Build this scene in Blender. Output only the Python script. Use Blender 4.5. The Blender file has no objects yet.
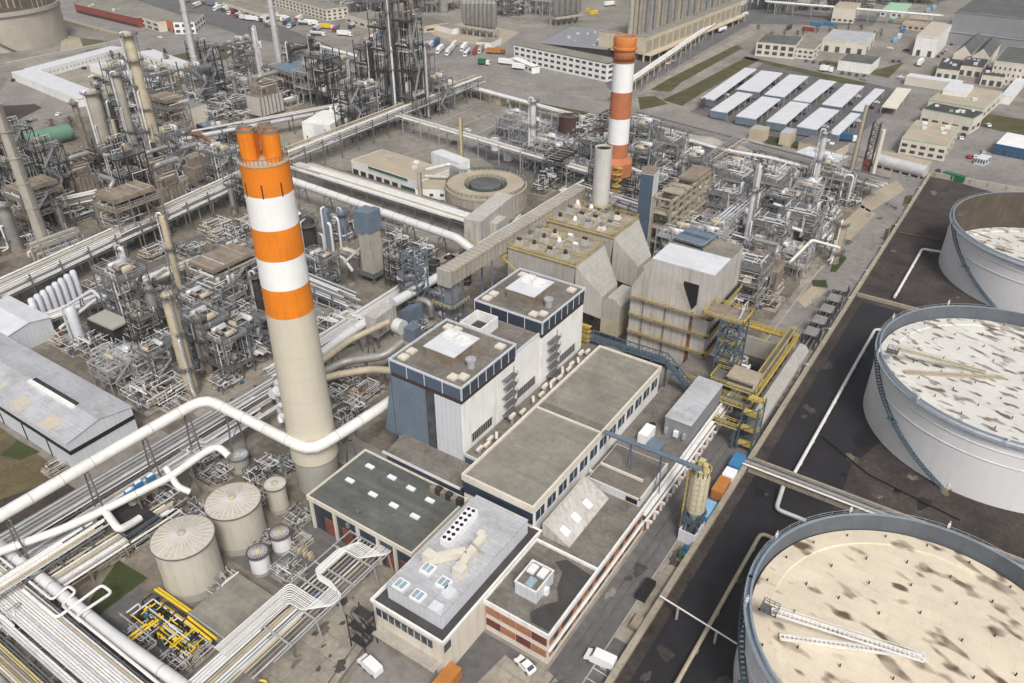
SUNAZ = 135
import bpy, math, random
from math import sin, cos, pi, radians
R = random.Random(11)
SC = bpy.context.scene
COL = SC.collection
# ---------------------------------------------------------------- camera model (drone, 125 m up, 28 mm lens)
FPX, PITCH, YAW, ALT = 790.0, radians(32.4), radians(33.9), 125.0
_f = (-sin(YAW)*cos(PITCH), cos(YAW)*cos(PITCH), -sin(PITCH))
_r = (cos(YAW), sin(YAW), 0.0)
_u = (-sin(YAW)*sin(PITCH), cos(YAW)*sin(PITCH), cos(PITCH))
def W(p, z=0.0):
    """survey helper: the site coordinate of a photo point known to lie at height z"""
    a = (p[0]-512)/FPX; b = -(p[1]-341.5)/FPX
    d = [_f[i]+a*_r[i]+b*_u[i] for i in range(3)]
    t = (z-ALT)/d[2]
    return (d[0]*t, d[1]*t)
def PX(x, y, z=0.0):
    v = (x, y, z-ALT); c = sum(v[i]*_f[i] for i in range(3))
    return (512+FPX*sum(v[i]*_r[i] for i in range(3))/c, 341.5-FPX*sum(v[i]*_u[i] for i in range(3))/c)
def HT(base, ty, z0=0.0):
    """height of a vertical thing from the photo rows of its foot and top"""
    x, y = W(base, z0); lo, hi = z0, 124.5
    for _ in range(50):
        m = (lo+hi)/2
        if PX(x, y, m)[1] > ty: lo = m
        else: hi = m
    return lo

# ---------------------------------------------------------------- materials
MATS = {}
def mat(name, col, rough=0.8, metal=0.0, var=0.25, scale=0.25, dirt=0.0, dirtcol=(0.10, 0.075, 0.05), streak=False, bump=0.0, fine=0.0, spec=0.3, joint=None, rib=None):
    m = bpy.data.materials.new(name); m.use_nodes = True
    nt = m.node_tree; N = nt.nodes; Lk = nt.links
    b = N['Principled BSDF']
    b.inputs['Roughness'].default_value = rough; b.inputs['Metallic'].default_value = metal
    b.inputs['Specular IOR Level'].default_value = spec
    geo = N.new('ShaderNodeNewGeometry')
    def noise(sc, det=4, vec=None, ro=0.6):
        n = N.new('ShaderNodeTexNoise'); n.inputs['Scale'].default_value = sc; n.inputs['Detail'].default_value = det
        n.inputs['Roughness'].default_value = ro
        Lk.new(vec or geo.outputs['Position'], n.inputs['Vector']); return n.outputs['Fac']
    def ramp(src, a, b_):
        r = N.new('ShaderNodeMapRange'); r.inputs[1].default_value = a; r.inputs[2].default_value = b_
        Lk.new(src, r.inputs[0]); return r.outputs[0]
    def mix(fac, c1, c2):
        x = N.new('ShaderNodeMix'); x.data_type = 'RGBA'
        if isinstance(fac, float): x.inputs[0].default_value = fac
        else: Lk.new(fac, x.inputs[0])
        for i, c in ((6, c1), (7, c2)):
            if isinstance(c, tuple): x.inputs[i].default_value = (*c[:3], 1)
            else: Lk.new(c, x.inputs[i])
        return x.outputs[2]
    lo = tuple(max(0, c*(1-var)) for c in col); hi = tuple(min(1, c*(1+var)) for c in col)
    c = mix(ramp(noise(scale), 0.3, 0.7), lo, hi)
    if fine > 0:
        c2 = mix(ramp(noise(scale*9, 3), 0.3, 0.7), tuple(x*(1-fine) for x in (1, 1, 1)), (1, 1, 1))
        x = N.new('ShaderNodeMix'); x.data_type = 'RGBA'; x.blend_type = 'MULTIPLY'; x.inputs[0].default_value = 1
        Lk.new(c, x.inputs[6]); Lk.new(c2, x.inputs[7]); c = x.outputs[2]
    if dirt > 0:
        vec = geo.outputs['Position']
        if streak:
            mp = N.new('ShaderNodeMapping'); mp.inputs['Scale'].default_value = (1, 1, 0.09)
            Lk.new(vec, mp.inputs['Vector']); vec = mp.outputs['Vector']
            d = ramp(noise(0.9, 5, vec, 0.7), 0.50, 0.78)
        else:
            d = ramp(noise(scale*1.7, 6, vec, 0.7), 0.50, 0.75)
        mm = N.new('ShaderNodeMath'); mm.operation = 'MULTIPLY'; mm.inputs[1].default_value = dirt
        Lk.new(d, mm.inputs[0]); c = mix(mm.outputs[0], c, dirtcol)
    if joint:      # sheet or slab joints laid in plan
        bk = N.new('ShaderNodeTexBrick'); bk.inputs['Scale'].default_value = 1; bk.inputs['Brick Width'].default_value = joint[0]; bk.inputs['Row Height'].default_value = joint[1]
        bk.inputs['Mortar Size'].default_value = joint[3]; bk.inputs['Mortar Smooth'].default_value = 0.3; bk.inputs['Color1'].default_value = (1, 1, 1, 1); k_ = 1-joint[4]
        bk.inputs['Color2'].default_value = (k_, k_, k_, 1); k_ = 1-joint[2]; bk.inputs['Mortar'].default_value = (k_, k_, k_*.97, 1)
        Lk.new(geo.outputs['Position'], bk.inputs['Vector'])
        x = N.new('ShaderNodeMix'); x.data_type = 'RGBA'; x.blend_type = 'MULTIPLY'; x.inputs[0].default_value = 1; Lk.new(c, x.inputs[6]); Lk.new(bk.outputs['Color'], x.inputs[7]); c = x.outputs[2]
    if rib:        # upright sheet seams on walls
        sp = N.new('ShaderNodeSeparateXYZ'); Lk.new(geo.outputs['Position'], sp.inputs[0])
        ad = N.new('ShaderNodeMath'); Lk.new(sp.outputs[0], ad.inputs[0]); Lk.new(sp.outputs[1], ad.inputs[1])
        md = N.new('ShaderNodeMath'); md.operation = 'PINGPONG'; md.inputs[1].default_value = rib[0]/2; Lk.new(ad.outputs[0], md.inputs[0])
        f_ = ramp(md.outputs[0], rib[0]*.07, rib[0]*.02); mm = N.new('ShaderNodeMath'); mm.operation = 'MULTIPLY'; mm.inputs[1].default_value = rib[1]; Lk.new(f_, mm.inputs[0])
        c = mix(mm.outputs[0], c, tuple(k*.45 for k in col))
    Lk.new(c, b.inputs['Base Color'])
    if bump > 0:
        bp = N.new('ShaderNodeBump'); bp.inputs['Strength'].default_value = bump; bp.inputs['Distance'].default_value = 0.1
        Lk.new(noise(scale*8, 3), bp.inputs['Height']); Lk.new(bp.outputs[0], b.inputs['Normal'])
    MATS[name] = m
    return m
def M(n): return MATS[n]
def spotted(name, base, spot, sx, sy, th, ang, rough=0.6, spot2=None, fine=0.1):
    """sheet metal roof with stretched puddle stains"""
    m = mat(name, base, rough, 0, 0.08, 0.12, 0.45, tuple(c*0.68 for c in base), fine=.06, joint=(7.5, 2.4, .16, .05, .05))
    nt = m.node_tree; N = nt.nodes; Lk = nt.links; b = N['Principled BSDF']
    old = b.inputs['Base Color'].links[0].from_socket
    tc = N.new('ShaderNodeTexCoord'); mp0 = N.new('ShaderNodeMapping'); mp0.inputs['Rotation'].default_value = (0, 0, ang)
    mp = N.new('ShaderNodeMapping'); mp.inputs['Scale'].default_value = (sx, sy, 1)
    Lk.new(tc.outputs['Object'], mp0.inputs['Vector']); Lk.new(mp0.outputs[0], mp.inputs['Vector'])
    n1 = N.new('ShaderNodeTexNoise'); n1.inputs['Scale'].default_value = 1; n1.inputs['Detail'].default_value = 1.5; n1.inputs['Roughness'].default_value = 0.45; n1.inputs['Distortion'].default_value = 0.1
    Lk.new(mp.outputs[0], n1.inputs['Vector'])
    big = N.new('ShaderNodeTexNoise'); big.inputs['Scale'].default_value = 0.06; big.inputs['Detail'].default_value = 2; Lk.new(tc.outputs['Object'], big.inputs['Vector'])
    ad = N.new('ShaderNodeMath'); ad.operation = 'MULTIPLY_ADD'; ad.inputs[1].default_value = 0.25; Lk.new(big.outputs['Fac'], ad.inputs[0]); Lk.new(n1.outputs['Fac'], ad.inputs[2])
    mr = N.new('ShaderNodeMapRange'); mr.inputs[1].default_value = th; mr.inputs[2].default_value = th+0.085; Lk.new(ad.outputs[0], mr.inputs[0])
    n2 = N.new('ShaderNodeTexNoise'); n2.inputs['Scale'].default_value = 0.25; Lk.new(tc.outputs['Object'], n2.inputs['Vector'])
    o2 = N.new('ShaderNodeMapRange'); o2.inputs[1].default_value = 0.35; o2.inputs[2].default_value = 0.6; o2.inputs[3].default_value = 0.45; o2.inputs[4].default_value = 0.95; Lk.new(n2.outputs['Fac'], o2.inputs[0])
    op = N.new('ShaderNodeMath'); op.operation = 'MULTIPLY'; Lk.new(mr.outputs[0], op.inputs[0]); Lk.new(o2.outputs[0], op.inputs[1])
    x = N.new('ShaderNodeMix'); x.data_type = 'RGBA'; Lk.new(op.outputs[0], x.inputs[0]); Lk.new(old, x.inputs[6]); x.inputs[7].default_value = (*spot, 1)
    Lk.new(x.outputs[2], b.inputs['Base Color'])
    return m

# ---------------------------------------------------------------- mesh builder
class MB:
    def __init__(s): s.v = []; s.f = []
    def add(s, vs, fs):
        o = len(s.v); s.v += vs; s.f += [tuple(i+o for i in f) for f in fs]; return s
    def box(s, x0, x1, y0, y1, z0, z1):
        if x0 > x1: x0, x1 = x1, x0
        if y0 > y1: y0, y1 = y1, y0
        return s.add([(x0,y0,z0),(x1,y0,z0),(x1,y1,z0),(x0,y1,z0),(x0,y0,z1),(x1,y0,z1),(x1,y1,z1),(x0,y1,z1)],
            [(3,2,1,0),(4,5,6,7),(0,1,5,4),(1,2,6,5),(2,3,7,6),(3,0,4,7)])
    def cbox(s, cx, cy, z0, sx, sy, h): return s.box(cx-sx/2, cx+sx/2, cy-sy/2, cy+sy/2, z0, z0+h)
    def obox(s, p, q, w, z0, z1, off=0.0):
        """box along the plan line p-q, w wide"""
        dx, dy = q[0]-p[0], q[1]-p[1]; l = math.hypot(dx, dy) or 1; nx, ny = -dy/l, dx/l
        pts = [(p[0]+nx*(off-w/2), p[1]+ny*(off-w/2)), (q[0]+nx*(off-w/2), q[1]+ny*(off-w/2)), (q[0]+nx*(off+w/2), q[1]+ny*(off+w/2)), (p[0]+nx*(off+w/2), p[1]+ny*(off+w/2))]
        return s.prism(pts, z0, z1)
    def prism(s, poly, z0, z1):
        n = len(poly)
        a = sum(poly[i][0]*poly[(i+1) % n][1]-poly[(i+1) % n][0]*poly[i][1] for i in range(n))
        if a < 0: poly = poly[::-1]
        zt = z1 if isinstance(z1, (list, tuple)) else [z1]*n
        if a < 0 and isinstance(z1, (list, tuple)): zt = list(z1)[::-1]
        vs = [(x, y, z0) for x, y in poly]+[(p[0], p[1], z) for p, z in zip(poly, zt)]
        return s.add(vs, [tuple(range(n-1, -1, -1)), tuple(range(n, 2*n))]+[(i, (i+1) % n, n+(i+1) % n, n+i) for i in range(n)])
    def sheet(s, poly, z):
        n = len(poly)
        a = sum(poly[i][0]*poly[(i+1) % n][1]-poly[(i+1) % n][0]*poly[i][1] for i in range(n))
        if a < 0: poly = poly[::-1]
        return s.add([(x, y, z) for x, y in poly], [tuple(range(n))])
    def xprism(s, prof, x0, x1):
        """profile in (y,z) swept along x"""
        n = len(prof)
        a = sum(prof[i][0]*prof[(i+1) % n][1]-prof[(i+1) % n][0]*prof[i][1] for i in range(n))
        if a < 0: prof = prof[::-1]
        vs = [(x0, y, z) for y, z in prof]+[(x1, y, z) for y, z in prof]
        return s.add(vs, [tuple(range(n-1, -1, -1)), tuple(range(n, 2*n))]+[(i, (i+1) % n, n+(i+1) % n, n+i) for i in range(n)])
    def yprism(s, prof, y0, y1):
        """profile in (x,z) swept along y"""
        n = len(prof)
        a = sum(prof[i][0]*prof[(i+1) % n][1]-prof[(i+1) % n][0]*prof[i][1] for i in range(n))
        if a > 0: prof = prof[::-1]
        vs = [(x, y0, z) for x, z in prof]+[(x, y1, z) for x, z in prof]
        return s.add(vs, [tuple(range(n-1, -1, -1)), tuple(range(n, 2*n))]+[(i, (i+1) % n, n+(i+1) % n, n+i) for i in range(n)])
    def lathe(s, prof, c=(0, 0), n=24, axis='z', cap=True):
        vs = []; fs = []
        for r, z in prof:
            for k in range(n):
                a = 2*pi*k/n
                if axis == 'z': vs.append((c[0]+r*cos(a), c[1]+r*sin(a), z))
                elif axis == 'x': vs.append((z, c[0]+r*cos(a), c[1]+r*sin(a)))
                else: vs.append((c[0]+r*sin(a), z, c[1]+r*cos(a)))
        for i in range(len(prof)-1):
            for k in range(n):
                k2 = (k+1) % n
                fs.append((i*n+k, i*n+k2, (i+1)*n+k2, (i+1)*n+k))
        if cap:
            if prof[0][0] > 1e-4: fs.append(tuple(range(n-1, -1, -1)))
            m = (len(prof)-1)*n
            if prof[-1][0] > 1e-4: fs.append(tuple(range(m, m+n)))
        return s.add(vs, fs)
    def cyl(s, x, y, z0, z1, r, r1=None, n=14): return s.lathe([(r, z0), (r if r1 is None else r1, z1)], (x, y), n)
    def tube(s, pts, r, n=6, bend=0.0, cap=True):
        pts = [tuple(map(float, p)) for p in pts]
        if bend > 0 and len(pts) > 2:
            out = [pts[0]]
            for a, b, c in zip(pts, pts[1:], pts[2:]):
                la = math.dist(a, b); lc = math.dist(b, c)
                d = min(bend, la*0.45, lc*0.45)
                if d < 1e-3: out.append(b); continue
                p = [b[i]+(a[i]-b[i])*d/la for i in range(3)]; q = [b[i]+(c[i]-b[i])*d/lc for i in range(3)]
                for t in (0, 0.33, 0.67, 1):
                    out.append(tuple((1-t)**2*p[i]+2*t*(1-t)*b[i]+t*t*q[i] for i in range(3)))
            out.append(pts[-1]); pts = out
        vs = []; fs = []; up = None
        m = len(pts)
        for i, p in enumerate(pts):
            a = pts[max(0, i-1)]; b = pts[min(m-1, i+1)]
            t = [b[k]-a[k] for k in range(3)]; l = math.sqrt(sum(k*k for k in t)) or 1; t = [k/l for k in t]
            if up is None: up = (0, 0, 1) if abs(t[2]) < 0.9 else (1, 0, 0)
            d = sum(up[k]*t[k] for k in range(3)); u = [up[k]-d*t[k] for k in range(3)]
            l = math.sqrt(sum(k*k for k in u))
            if l < 1e-4:
                up = (1, 0, 0) if abs(t[0]) < 0.9 else (0, 1, 0)
                d = sum(up[k]*t[k] for k in range(3)); u = [up[k]-d*t[k] for k in range(3)]; l = math.sqrt(sum(k*k for k in u))
            u = [k/l for k in u]; up = tuple(u)
            w = (t[1]*u[2]-t[2]*u[1], t[2]*u[0]-t[0]*u[2], t[0]*u[1]-t[1]*u[0])
            for k in range(n):
                g = 2*pi*k/n+pi/n
                vs.append(tuple(p[j]+r*(cos(g)*u[j]+sin(g)*w[j]) for j in range(3)))
        for i in range(m-1):
            for k in range(n):
                k2 = (k+1) % n
                fs.append((i*n+k, i*n+k2, (i+1)*n+k2, (i+1)*n+k))
        if cap: fs += [tuple(range(n-1, -1, -1)), tuple(range((m-1)*n, m*n))]
        return s.add(vs, fs)
    def bar(s, p, q, w): return s.tube([p, q], w*0.7071, 4)
    def rail(s, pts, h=1.1, w=0.07, step=2.0):
        """handrail along a 3D polyline at its deck height"""
        for a, b in zip(pts, pts[1:]):
            l = math.dist(a, b); k = max(1, int(l/step))
            for i in range(k+1):
                t = i/k; x, y, z = (a[j]+(b[j]-a[j])*t for j in range(3))
                s.add([(x-w/2,y-w/2,z),(x+w/2,y-w/2,z),(x+w/2,y+w/2,z),(x-w/2,y+w/2,z),(x-w/2,y-w/2,z+h),(x+w/2,y-w/2,z+h),(x+w/2,y+w/2,z+h),(x-w/2,y+w/2,z+h)],
                      [(0,1,5,4),(1,2,6,5),(2,3,7,6),(3,0,4,7)])
            for hh in (h, h*0.55): s.bar((a[0],a[1],a[2]+hh), (b[0],b[1],b[2]+hh), w)
        return s
    def build(s, name, m, parent=None, smooth=False):
        if not s.v: s.v = [(0,0,0)]
        me = bpy.data.meshes.new(name)
        if parent is None:
            xs = [p[0] for p in s.v]; ys = [p[1] for p in s.v]; o = ((min(xs)+max(xs))/2, (min(ys)+max(ys))/2, min(p[2] for p in s.v))
        else: o = ROOTLOC[parent]
        me.from_pydata([(p[0]-o[0], p[1]-o[1], p[2]-o[2]) for p in s.v], [], s.f)
        if smooth:
            me.polygons.foreach_set('use_smooth', [True]*len(me.polygons))
        me.materials.append(M(m) if isinstance(m, str) else m)
        ob = bpy.data.objects.new(name, me); COL.objects.link(ob)
        if parent is None: ob.location = o
        else: ob.parent = parent
        ROOTLOC[ob] = o
        if smooth:
            try: me.set_sharp_from_angle(angle=radians(40))
            except Exception: pass
        return ob
ROOTLOC = {}
def thing(name, loc, label, cat, group=None):
    o = bpy.data.objects.new(name, None); o.empty_display_size = 0.5; COL.objects.link(o); o.location = loc
    ROOTLOC[o] = tuple(loc)
    return tag(o, label, cat, group)
TAGGED = []
def tag(o, label, cat, group=None):
    o['label'] = label; o['category'] = cat; o['kind'] = 'thing'
    if group: o['group'] = group
    TAGGED.append(o)
    return o
def copy_thing(o, loc, rz=0.0, label=None, scale=None):
    """a copy of a thing, of its parts and of their sub-parts"""
    r = o.copy(); COL.objects.link(r); r.location = loc; r.rotation_euler = (0, 0, rz)
    if scale: r.scale = scale
    if label: r['label'] = label
    def kids(src, dst):
        for ch in src.children:
            c = ch.copy(); COL.objects.link(c); c.parent = dst; kids(ch, c)
    kids(o, r)
    TAGGED.append(r); return r
def setting(o): o['kind'] = 'structure'; return o

def build_setting(name, mb, m): return setting(mb.build(name, m))
def rect_px(L, Nn, Rr, z):
    """plan rectangle from the photo's left, near and right roof corners at height z"""
    a, b, c = W(L, z), W(Nn, z), W(Rr, z)
    e1 = (b[0]-a[0], b[1]-a[1]); e2 = (c[0]-b[0], c[1]-b[1])
    l1 = math.hypot(*e1); l2 = math.hypot(*e2)
    if l1 > l2: u = (e1[0]/l1, e1[1]/l1); v = (-u[1], u[0]); s2 = e2[0]*v[0]+e2[1]*v[1]; s1 = l1
    else: v = (e2[0]/l2, e2[1]/l2); u = (v[1], -v[0]); s1 = e1[0]*u[0]+e1[1]*u[1]; s2 = l2
    return [(b[0]-u[0]*s1, b[1]-u[1]*s1), b, (b[0]+v[0]*s2, b[1]+v[1]*s2), (b[0]-u[0]*s1+v[0]*s2, b[1]-u[1]*s1+v[1]*s2)]
def lerp(a, b, t): return tuple(a[i]+(b[i]-a[i])*t for i in range(len(a)))
# ================================================================ materials
mat('ground', (0.30, 0.275, 0.24), 0.95, 0, 0.26, 0.035, 0.7, (0.125, 0.10, 0.075), fine=0.35, joint=(9, 6, .22, .06, .10))
mat('slab', (0.36, 0.325, 0.27), 0.9, 0, 0.2, 0.09, 0.65, (0.17, 0.13, 0.09), fine=0.28, joint=(6, 4, .4, .07, .12))
mat('process_floor', (0.255, 0.222, 0.178), 0.95, 0, 0.3, 0.06, 0.95, (0.075, 0.063, 0.052), fine=0.4, joint=(6, 6, .3, .08, .2))
mat('asphalt', (0.145, 0.14, 0.138), 0.9, 0, 0.2, 0.06, 0.6, (0.085, 0.077, 0.072), fine=0.3)
mat('asphalt_pale', (0.27, 0.25, 0.235), 0.9, 0, 0.2, 0.05, 0.6, (0.15, 0.135, 0.12), fine=0.3)
mat('bund_tar', (0.024, 0.022, 0.025), 0.62, 0, 0.3, 0.05, 0.25, (0.045, 0.038, 0.034), fine=0.25, spec=0.35)
mat('bund_earth', (0.070, 0.057, 0.051), 0.95, 0, 0.4, 0.10, 0.8, (0.030, 0.026, 0.026), fine=0.45)
mat('bund_wet', (0.012, 0.011, 0.013), 0.35, 0, 0.3, 0.1, spec=0.5)
mat('grass', (0.085, 0.082, 0.030), 1.0, 0, 0.35, 0.12, 0.6, (0.13, 0.105, 0.055), fine=0.35)
mat('grass_dry', (0.14, 0.112, 0.060), 1.0, 0, 0.3, 0.12, 0.7, (0.070, 0.062, 0.028), fine=0.35)
mat('grass_green', (0.052, 0.066, 0.022), 1.0, 0, 0.3, 0.2, 0.4, (0.075, 0.062, 0.03), fine=0.35)
mat('sand', (0.40, 0.345, 0.26), 0.95, 0, 0.15, 0.08, 0.4, (0.3, 0.22, 0.13), fine=0.2)
mat('paint_line', (0.62, 0.60, 0.56), 0.8, 0, 0.1, 0.5)
mat('concrete', (0.40, 0.37, 0.32), 0.9, 0, 0.12, 0.2, 0.6, (0.20, 0.165, 0.125), True, fine=0.12)
mat('concrete_old', (0.36, 0.315, 0.245), 0.9, 0, 0.16, 0.2, 0.75, (0.16, 0.12, 0.08), True, fine=0.15)
mat('concrete_tank', (0.42, 0.39, 0.32), 0.9, 0, 0.10, 0.15, 0.55, (0.25, 0.21, 0.155), True, fine=0.08)
mat('roof_brown', (0.21, 0.193, 0.168), 0.95, 0, 0.24, 0.14, 0.8, (0.085, 0.062, 0.045), fine=0.3, joint=(40, 1.4, .25, .05, .12))
mat('roof_felt', (0.27, 0.255, 0.215), 0.9, 0, 0.2, 0.12, 0.7, (0.17, 0.145, 0.11), fine=0.2, joint=(60, 1.1, .16, .05, .12))
mat('roof_slate', (0.125, 0.13, 0.122), 0.85, 0, 0.2, 0.1, 0.6, (0.20, 0.205, 0.185), fine=0.2, joint=(9, 1.3, .25, .05, .25))
mat('roof_dark', (0.065, 0.062, 0.06), 0.85, 0, 0.25, 0.2, 0.4, (0.03, 0.03, 0.03), fine=0.2)
mat('roof_grit', (0.42, 0.36, 0.275), 0.95, 0, 0.10, 0.1, 0.5, (0.27, 0.22, 0.155), fine=0.12)
mat('roof_metal', (0.60, 0.61, 0.635), 0.45, 0.25, 0.12, 0.14, 0.7, (0.35, 0.31, 0.26), fine=0.15, joint=(7, .9, .22, .05, .1))
mat('roof_white', (0.66, 0.67, 0.70), 0.5, 0, 0.07, 0.2, 0.45, (0.47, 0.45, 0.42), fine=0.08, joint=(12, .8, .12, .06, .05))
mat('white_wall', (0.76, 0.755, 0.735), 0.75, 0, 0.07, 0.15, 0.6, (0.40, 0.33, 0.25), True)
mat('cream_wall', (0.64, 0.595, 0.51), 0.8, 0, 0.06, 0.15, 0.45, (0.38, 0.31, 0.22), True)
mat('tan_wall', (0.52, 0.45, 0.33), 0.85, 0, 0.10, 0.15, 0.5, (0.30, 0.23, 0.15), True)
mat('blue_panel', (0.085, 0.115, 0.165), 0.55, 0.1, 0.10, 0.3, 0.25, (0.12, 0.125, 0.13), True)
mat('navy_panel', (0.040, 0.052, 0.075), 0.35, 0.1, 0.2, 0.4)
mat('slate_panel', (0.15, 0.195, 0.25), 0.6, 0.1, 0.12, 0.3, 0.35, (0.22, 0.22, 0.22), True, rib=(.9, .45))
mat('pale_panel', (0.60, 0.62, 0.66), 0.55, 0.05, 0.06, 0.2, 0.4, (0.42, 0.40, 0.37), True, rib=(1.2, .35))
mat('grey_panel', (0.53, 0.51, 0.475), 0.6, 0.15, 0.12, 0.2, 0.9, (0.27, 0.19, 0.115), True, rib=(1.6, .4))
mat('esp_panel', (0.47, 0.455, 0.42), 0.55, 0.2, 0.10, 0.2, 0.8, (0.34, 0.25, 0.15), True, rib=(1.5, .35))
mat('shed_grey', (0.27, 0.275, 0.29), 0.6, 0.15, 0.06, 0.2, 0.3, (0.2, 0.19, 0.18), rib=(.6, .3))
mat('brown_trim', (0.055, 0.038, 0.034), 0.7, 0, 0.2, 0.5)
mat('glass', (0.06, 0.068, 0.078), 0.12, 0, 0.4, 0.6, spec=0.6)
mat('skylight', (0.30, 0.38, 0.44), 0.15, 0, 0.2, 0.6, spec=0.5)
mat('skylight_white', (0.74, 0.75, 0.76), 0.35, 0, 0.05, 0.6)
mat('white_paint', (0.80, 0.79, 0.77), 0.5, 0, 0.04, 0.2, 0.25, (0.5, 0.45, 0.38), True)
mat('white_clean', (0.80, 0.80, 0.80), 0.45, 0, 0.04, 0.3, 0.25, (0.55, 0.53, 0.49), True)
mat('rust_orange', (0.56, 0.19, 0.045), 0.7, 0, 0.12, 0.3, 0.5, (0.28, 0.11, 0.05), True)
mat('orange', (0.74, 0.215, 0.012), 0.65, 0, 0.09, 0.2, 0.5, (0.40, 0.115, 0.02), True, fine=.08)
mat('brick_orange', (0.44, 0.155, 0.065), 0.75, 0, 0.12, 0.2, 0.6, (0.29, 0.12, 0.06), True)
mat('stack_cream', (0.56, 0.52, 0.42), 0.7, 0, 0.04, 0.15, 0.3, (0.42, 0.36, 0.26), True)
mat('stack_grey', (0.36, 0.35, 0.31), 0.8, 0, 0.06, 0.2, 0.3, (0.25, 0.22, 0.17), True)
mat('tank_white', (0.72, 0.72, 0.73), 0.5, 0, 0.05, 0.08, 0.4, (0.53, 0.50, 0.46), True)
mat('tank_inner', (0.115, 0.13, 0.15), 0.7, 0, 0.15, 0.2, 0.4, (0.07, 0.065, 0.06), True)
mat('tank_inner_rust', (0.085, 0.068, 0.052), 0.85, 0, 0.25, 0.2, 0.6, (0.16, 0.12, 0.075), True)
mat('rim_blue', (0.25, 0.31, 0.37), 0.5, 0.2, 0.12, 0.4, 0.3, (0.3, 0.28, 0.25))
mat('beige_tank', (0.50, 0.475, 0.40), 0.7, 0, 0.05, 0.2, 0.55, (0.29, 0.255, 0.20), True)
mat('beige_roof', (0.52, 0.47, 0.39), 0.75, 0, 0.08, 0.5, 0.7, (0.33, 0.24, 0.15), fine=0.15)
mat('steel', (0.19, 0.19, 0.19), 0.55, 0.4, 0.2, 0.4, 0.4, (0.16, 0.13, 0.10))
mat('galv', (0.46, 0.465, 0.47), 0.5, 0.35, 0.12, 0.4, 0.35, (0.27, 0.24, 0.20))
mat('steel_blue', (0.085, 0.125, 0.165), 0.6, 0.2, 0.2, 0.4, 0.3, (0.15, 0.14, 0.13))
mat('dark_steel', (0.042, 0.04, 0.04), 0.7, 0.2, 0.35, 0.4, 0.5, (0.10, 0.075, 0.055))
mat('black', (0.018, 0.018, 0.018), 0.6, 0, 0.3, 0.5)
mat('clad', (0.62, 0.62, 0.62), 0.42, 0.3, 0.10, 0.35, 0.4, (0.36, 0.32, 0.27))
mat('clad_dull', (0.33, 0.32, 0.305), 0.5, 0.4, 0.16, 0.35, 0.55, (0.21, 0.17, 0.13))
mat('clad_bright', (0.71, 0.71, 0.71), 0.42, 0.15, 0.06, 0.35, 0.25, (0.5, 0.44, 0.36))
mat('pipe_white', (0.74, 0.73, 0.70), 0.5, 0.05, 0.08, 0.3, 0.5, (0.50, 0.45, 0.38))
mat('pipe_beige', (0.47, 0.41, 0.30), 0.6, 0.1, 0.12, 0.3, 0.5, (0.28, 0.20, 0.12))
mat('rust', (0.21, 0.095, 0.045), 0.85, 0.1, 0.3, 0.4, 0.6, (0.11, 0.05, 0.028))
mat('rusty_grey', (0.26, 0.215, 0.17), 0.8, 0.15, 0.25, 0.35, 0.7, (0.15, 0.08, 0.045))
mat('maroon', (0.075, 0.038, 0.036), 0.7, 0, 0.2, 0.3, 0.4, (0.13, 0.07, 0.055))
mat('yellow', (0.50, 0.375, 0.10), 0.6, 0, 0.15, 0.4, 0.4, (0.36, 0.27, 0.12))
mat('yellow_bright', (0.72, 0.50, 0.03), 0.5, 0, 0.10, 0.4, 0.2, (0.45, 0.3, 0.06))
mat('yellow_pale', (0.50, 0.42, 0.21), 0.6, 0, 0.10, 0.4, 0.4, (0.42, 0.33, 0.15))
mat('blue', (0.05, 0.19, 0.37), 0.5, 0, 0.12, 0.4, 0.2, (0.08, 0.2, 0.32))
mat('blue_dark', (0.03, 0.10, 0.20), 0.5, 0, 0.15, 0.4)
mat('pale_blue', (0.24, 0.42, 0.60), 0.5, 0, 0.10, 0.4)
mat('green', (0.025, 0.14, 0.06), 0.5, 0, 0.2, 0.4)
mat('green_trim', (0.045, 0.115, 0.075), 0.6, 0, 0.12, 0.3)
mat('mint', (0.30, 0.52, 0.34), 0.7, 0, 0.10, 0.3)
mat('bullet_green', (0.115, 0.225, 0.165), 0.6, 0, 0.10, 0.15, 0.5, (0.22, 0.19, 0.13), True)
mat('red', (0.27, 0.06, 0.045), 0.6, 0, 0.12, 0.3, 0.3, (0.24, 0.08, 0.06), True)
mat('container_orange', (0.43, 0.175, 0.045), 0.6, 0, 0.12, 0.4, 0.4, (0.28, 0.12, 0.05), True)
mat('spandrel_orange', (0.36, 0.165, 0.095), 0.6, 0, 0.15, 0.6)
mat('spandrel_red', (0.15, 0.045, 0.042), 0.6, 0, 0.2, 0.6)
mat('brick_red', (0.22, 0.075, 0.05), 0.8, 0, 0.2, 0.5, 0.4, (0.12, 0.06, 0.045))
mat('tyre', (0.02, 0.02, 0.02), 0.9, 0, 0.1, 1)
mat('car_white', (0.78, 0.78, 0.78), 0.25, 0, 0.02, 0.3, spec=0.5)
mat('car_silver', (0.42, 0.43, 0.44), 0.3, 0.5, 0.03, 0.3, spec=0.5)
mat('car_dark', (0.028, 0.032, 0.04), 0.25, 0.2, 0.1, 0.3, spec=0.5)
mat('car_red', (0.24, 0.02, 0.02), 0.3, 0, 0.1, 0.3, spec=0.5)
mat('car_blue', (0.03, 0.05, 0.10), 0.3, 0.1, 0.1, 0.3, spec=0.5)
mat('leaf', (0.045, 0.055, 0.028), 0.9, 0, 0.4, 0.6)
mat('twig', (0.10, 0.075, 0.055), 0.9, 0, 0.3, 0.6)
mat('bark', (0.09, 0.07, 0.055), 0.9, 0, 0.3, 0.8)
spotted('roof_spots_white', (0.66, 0.645, 0.60), (0.115, 0.08, 0.055), 0.27, 0.56, 0.675, radians(15))
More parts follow.
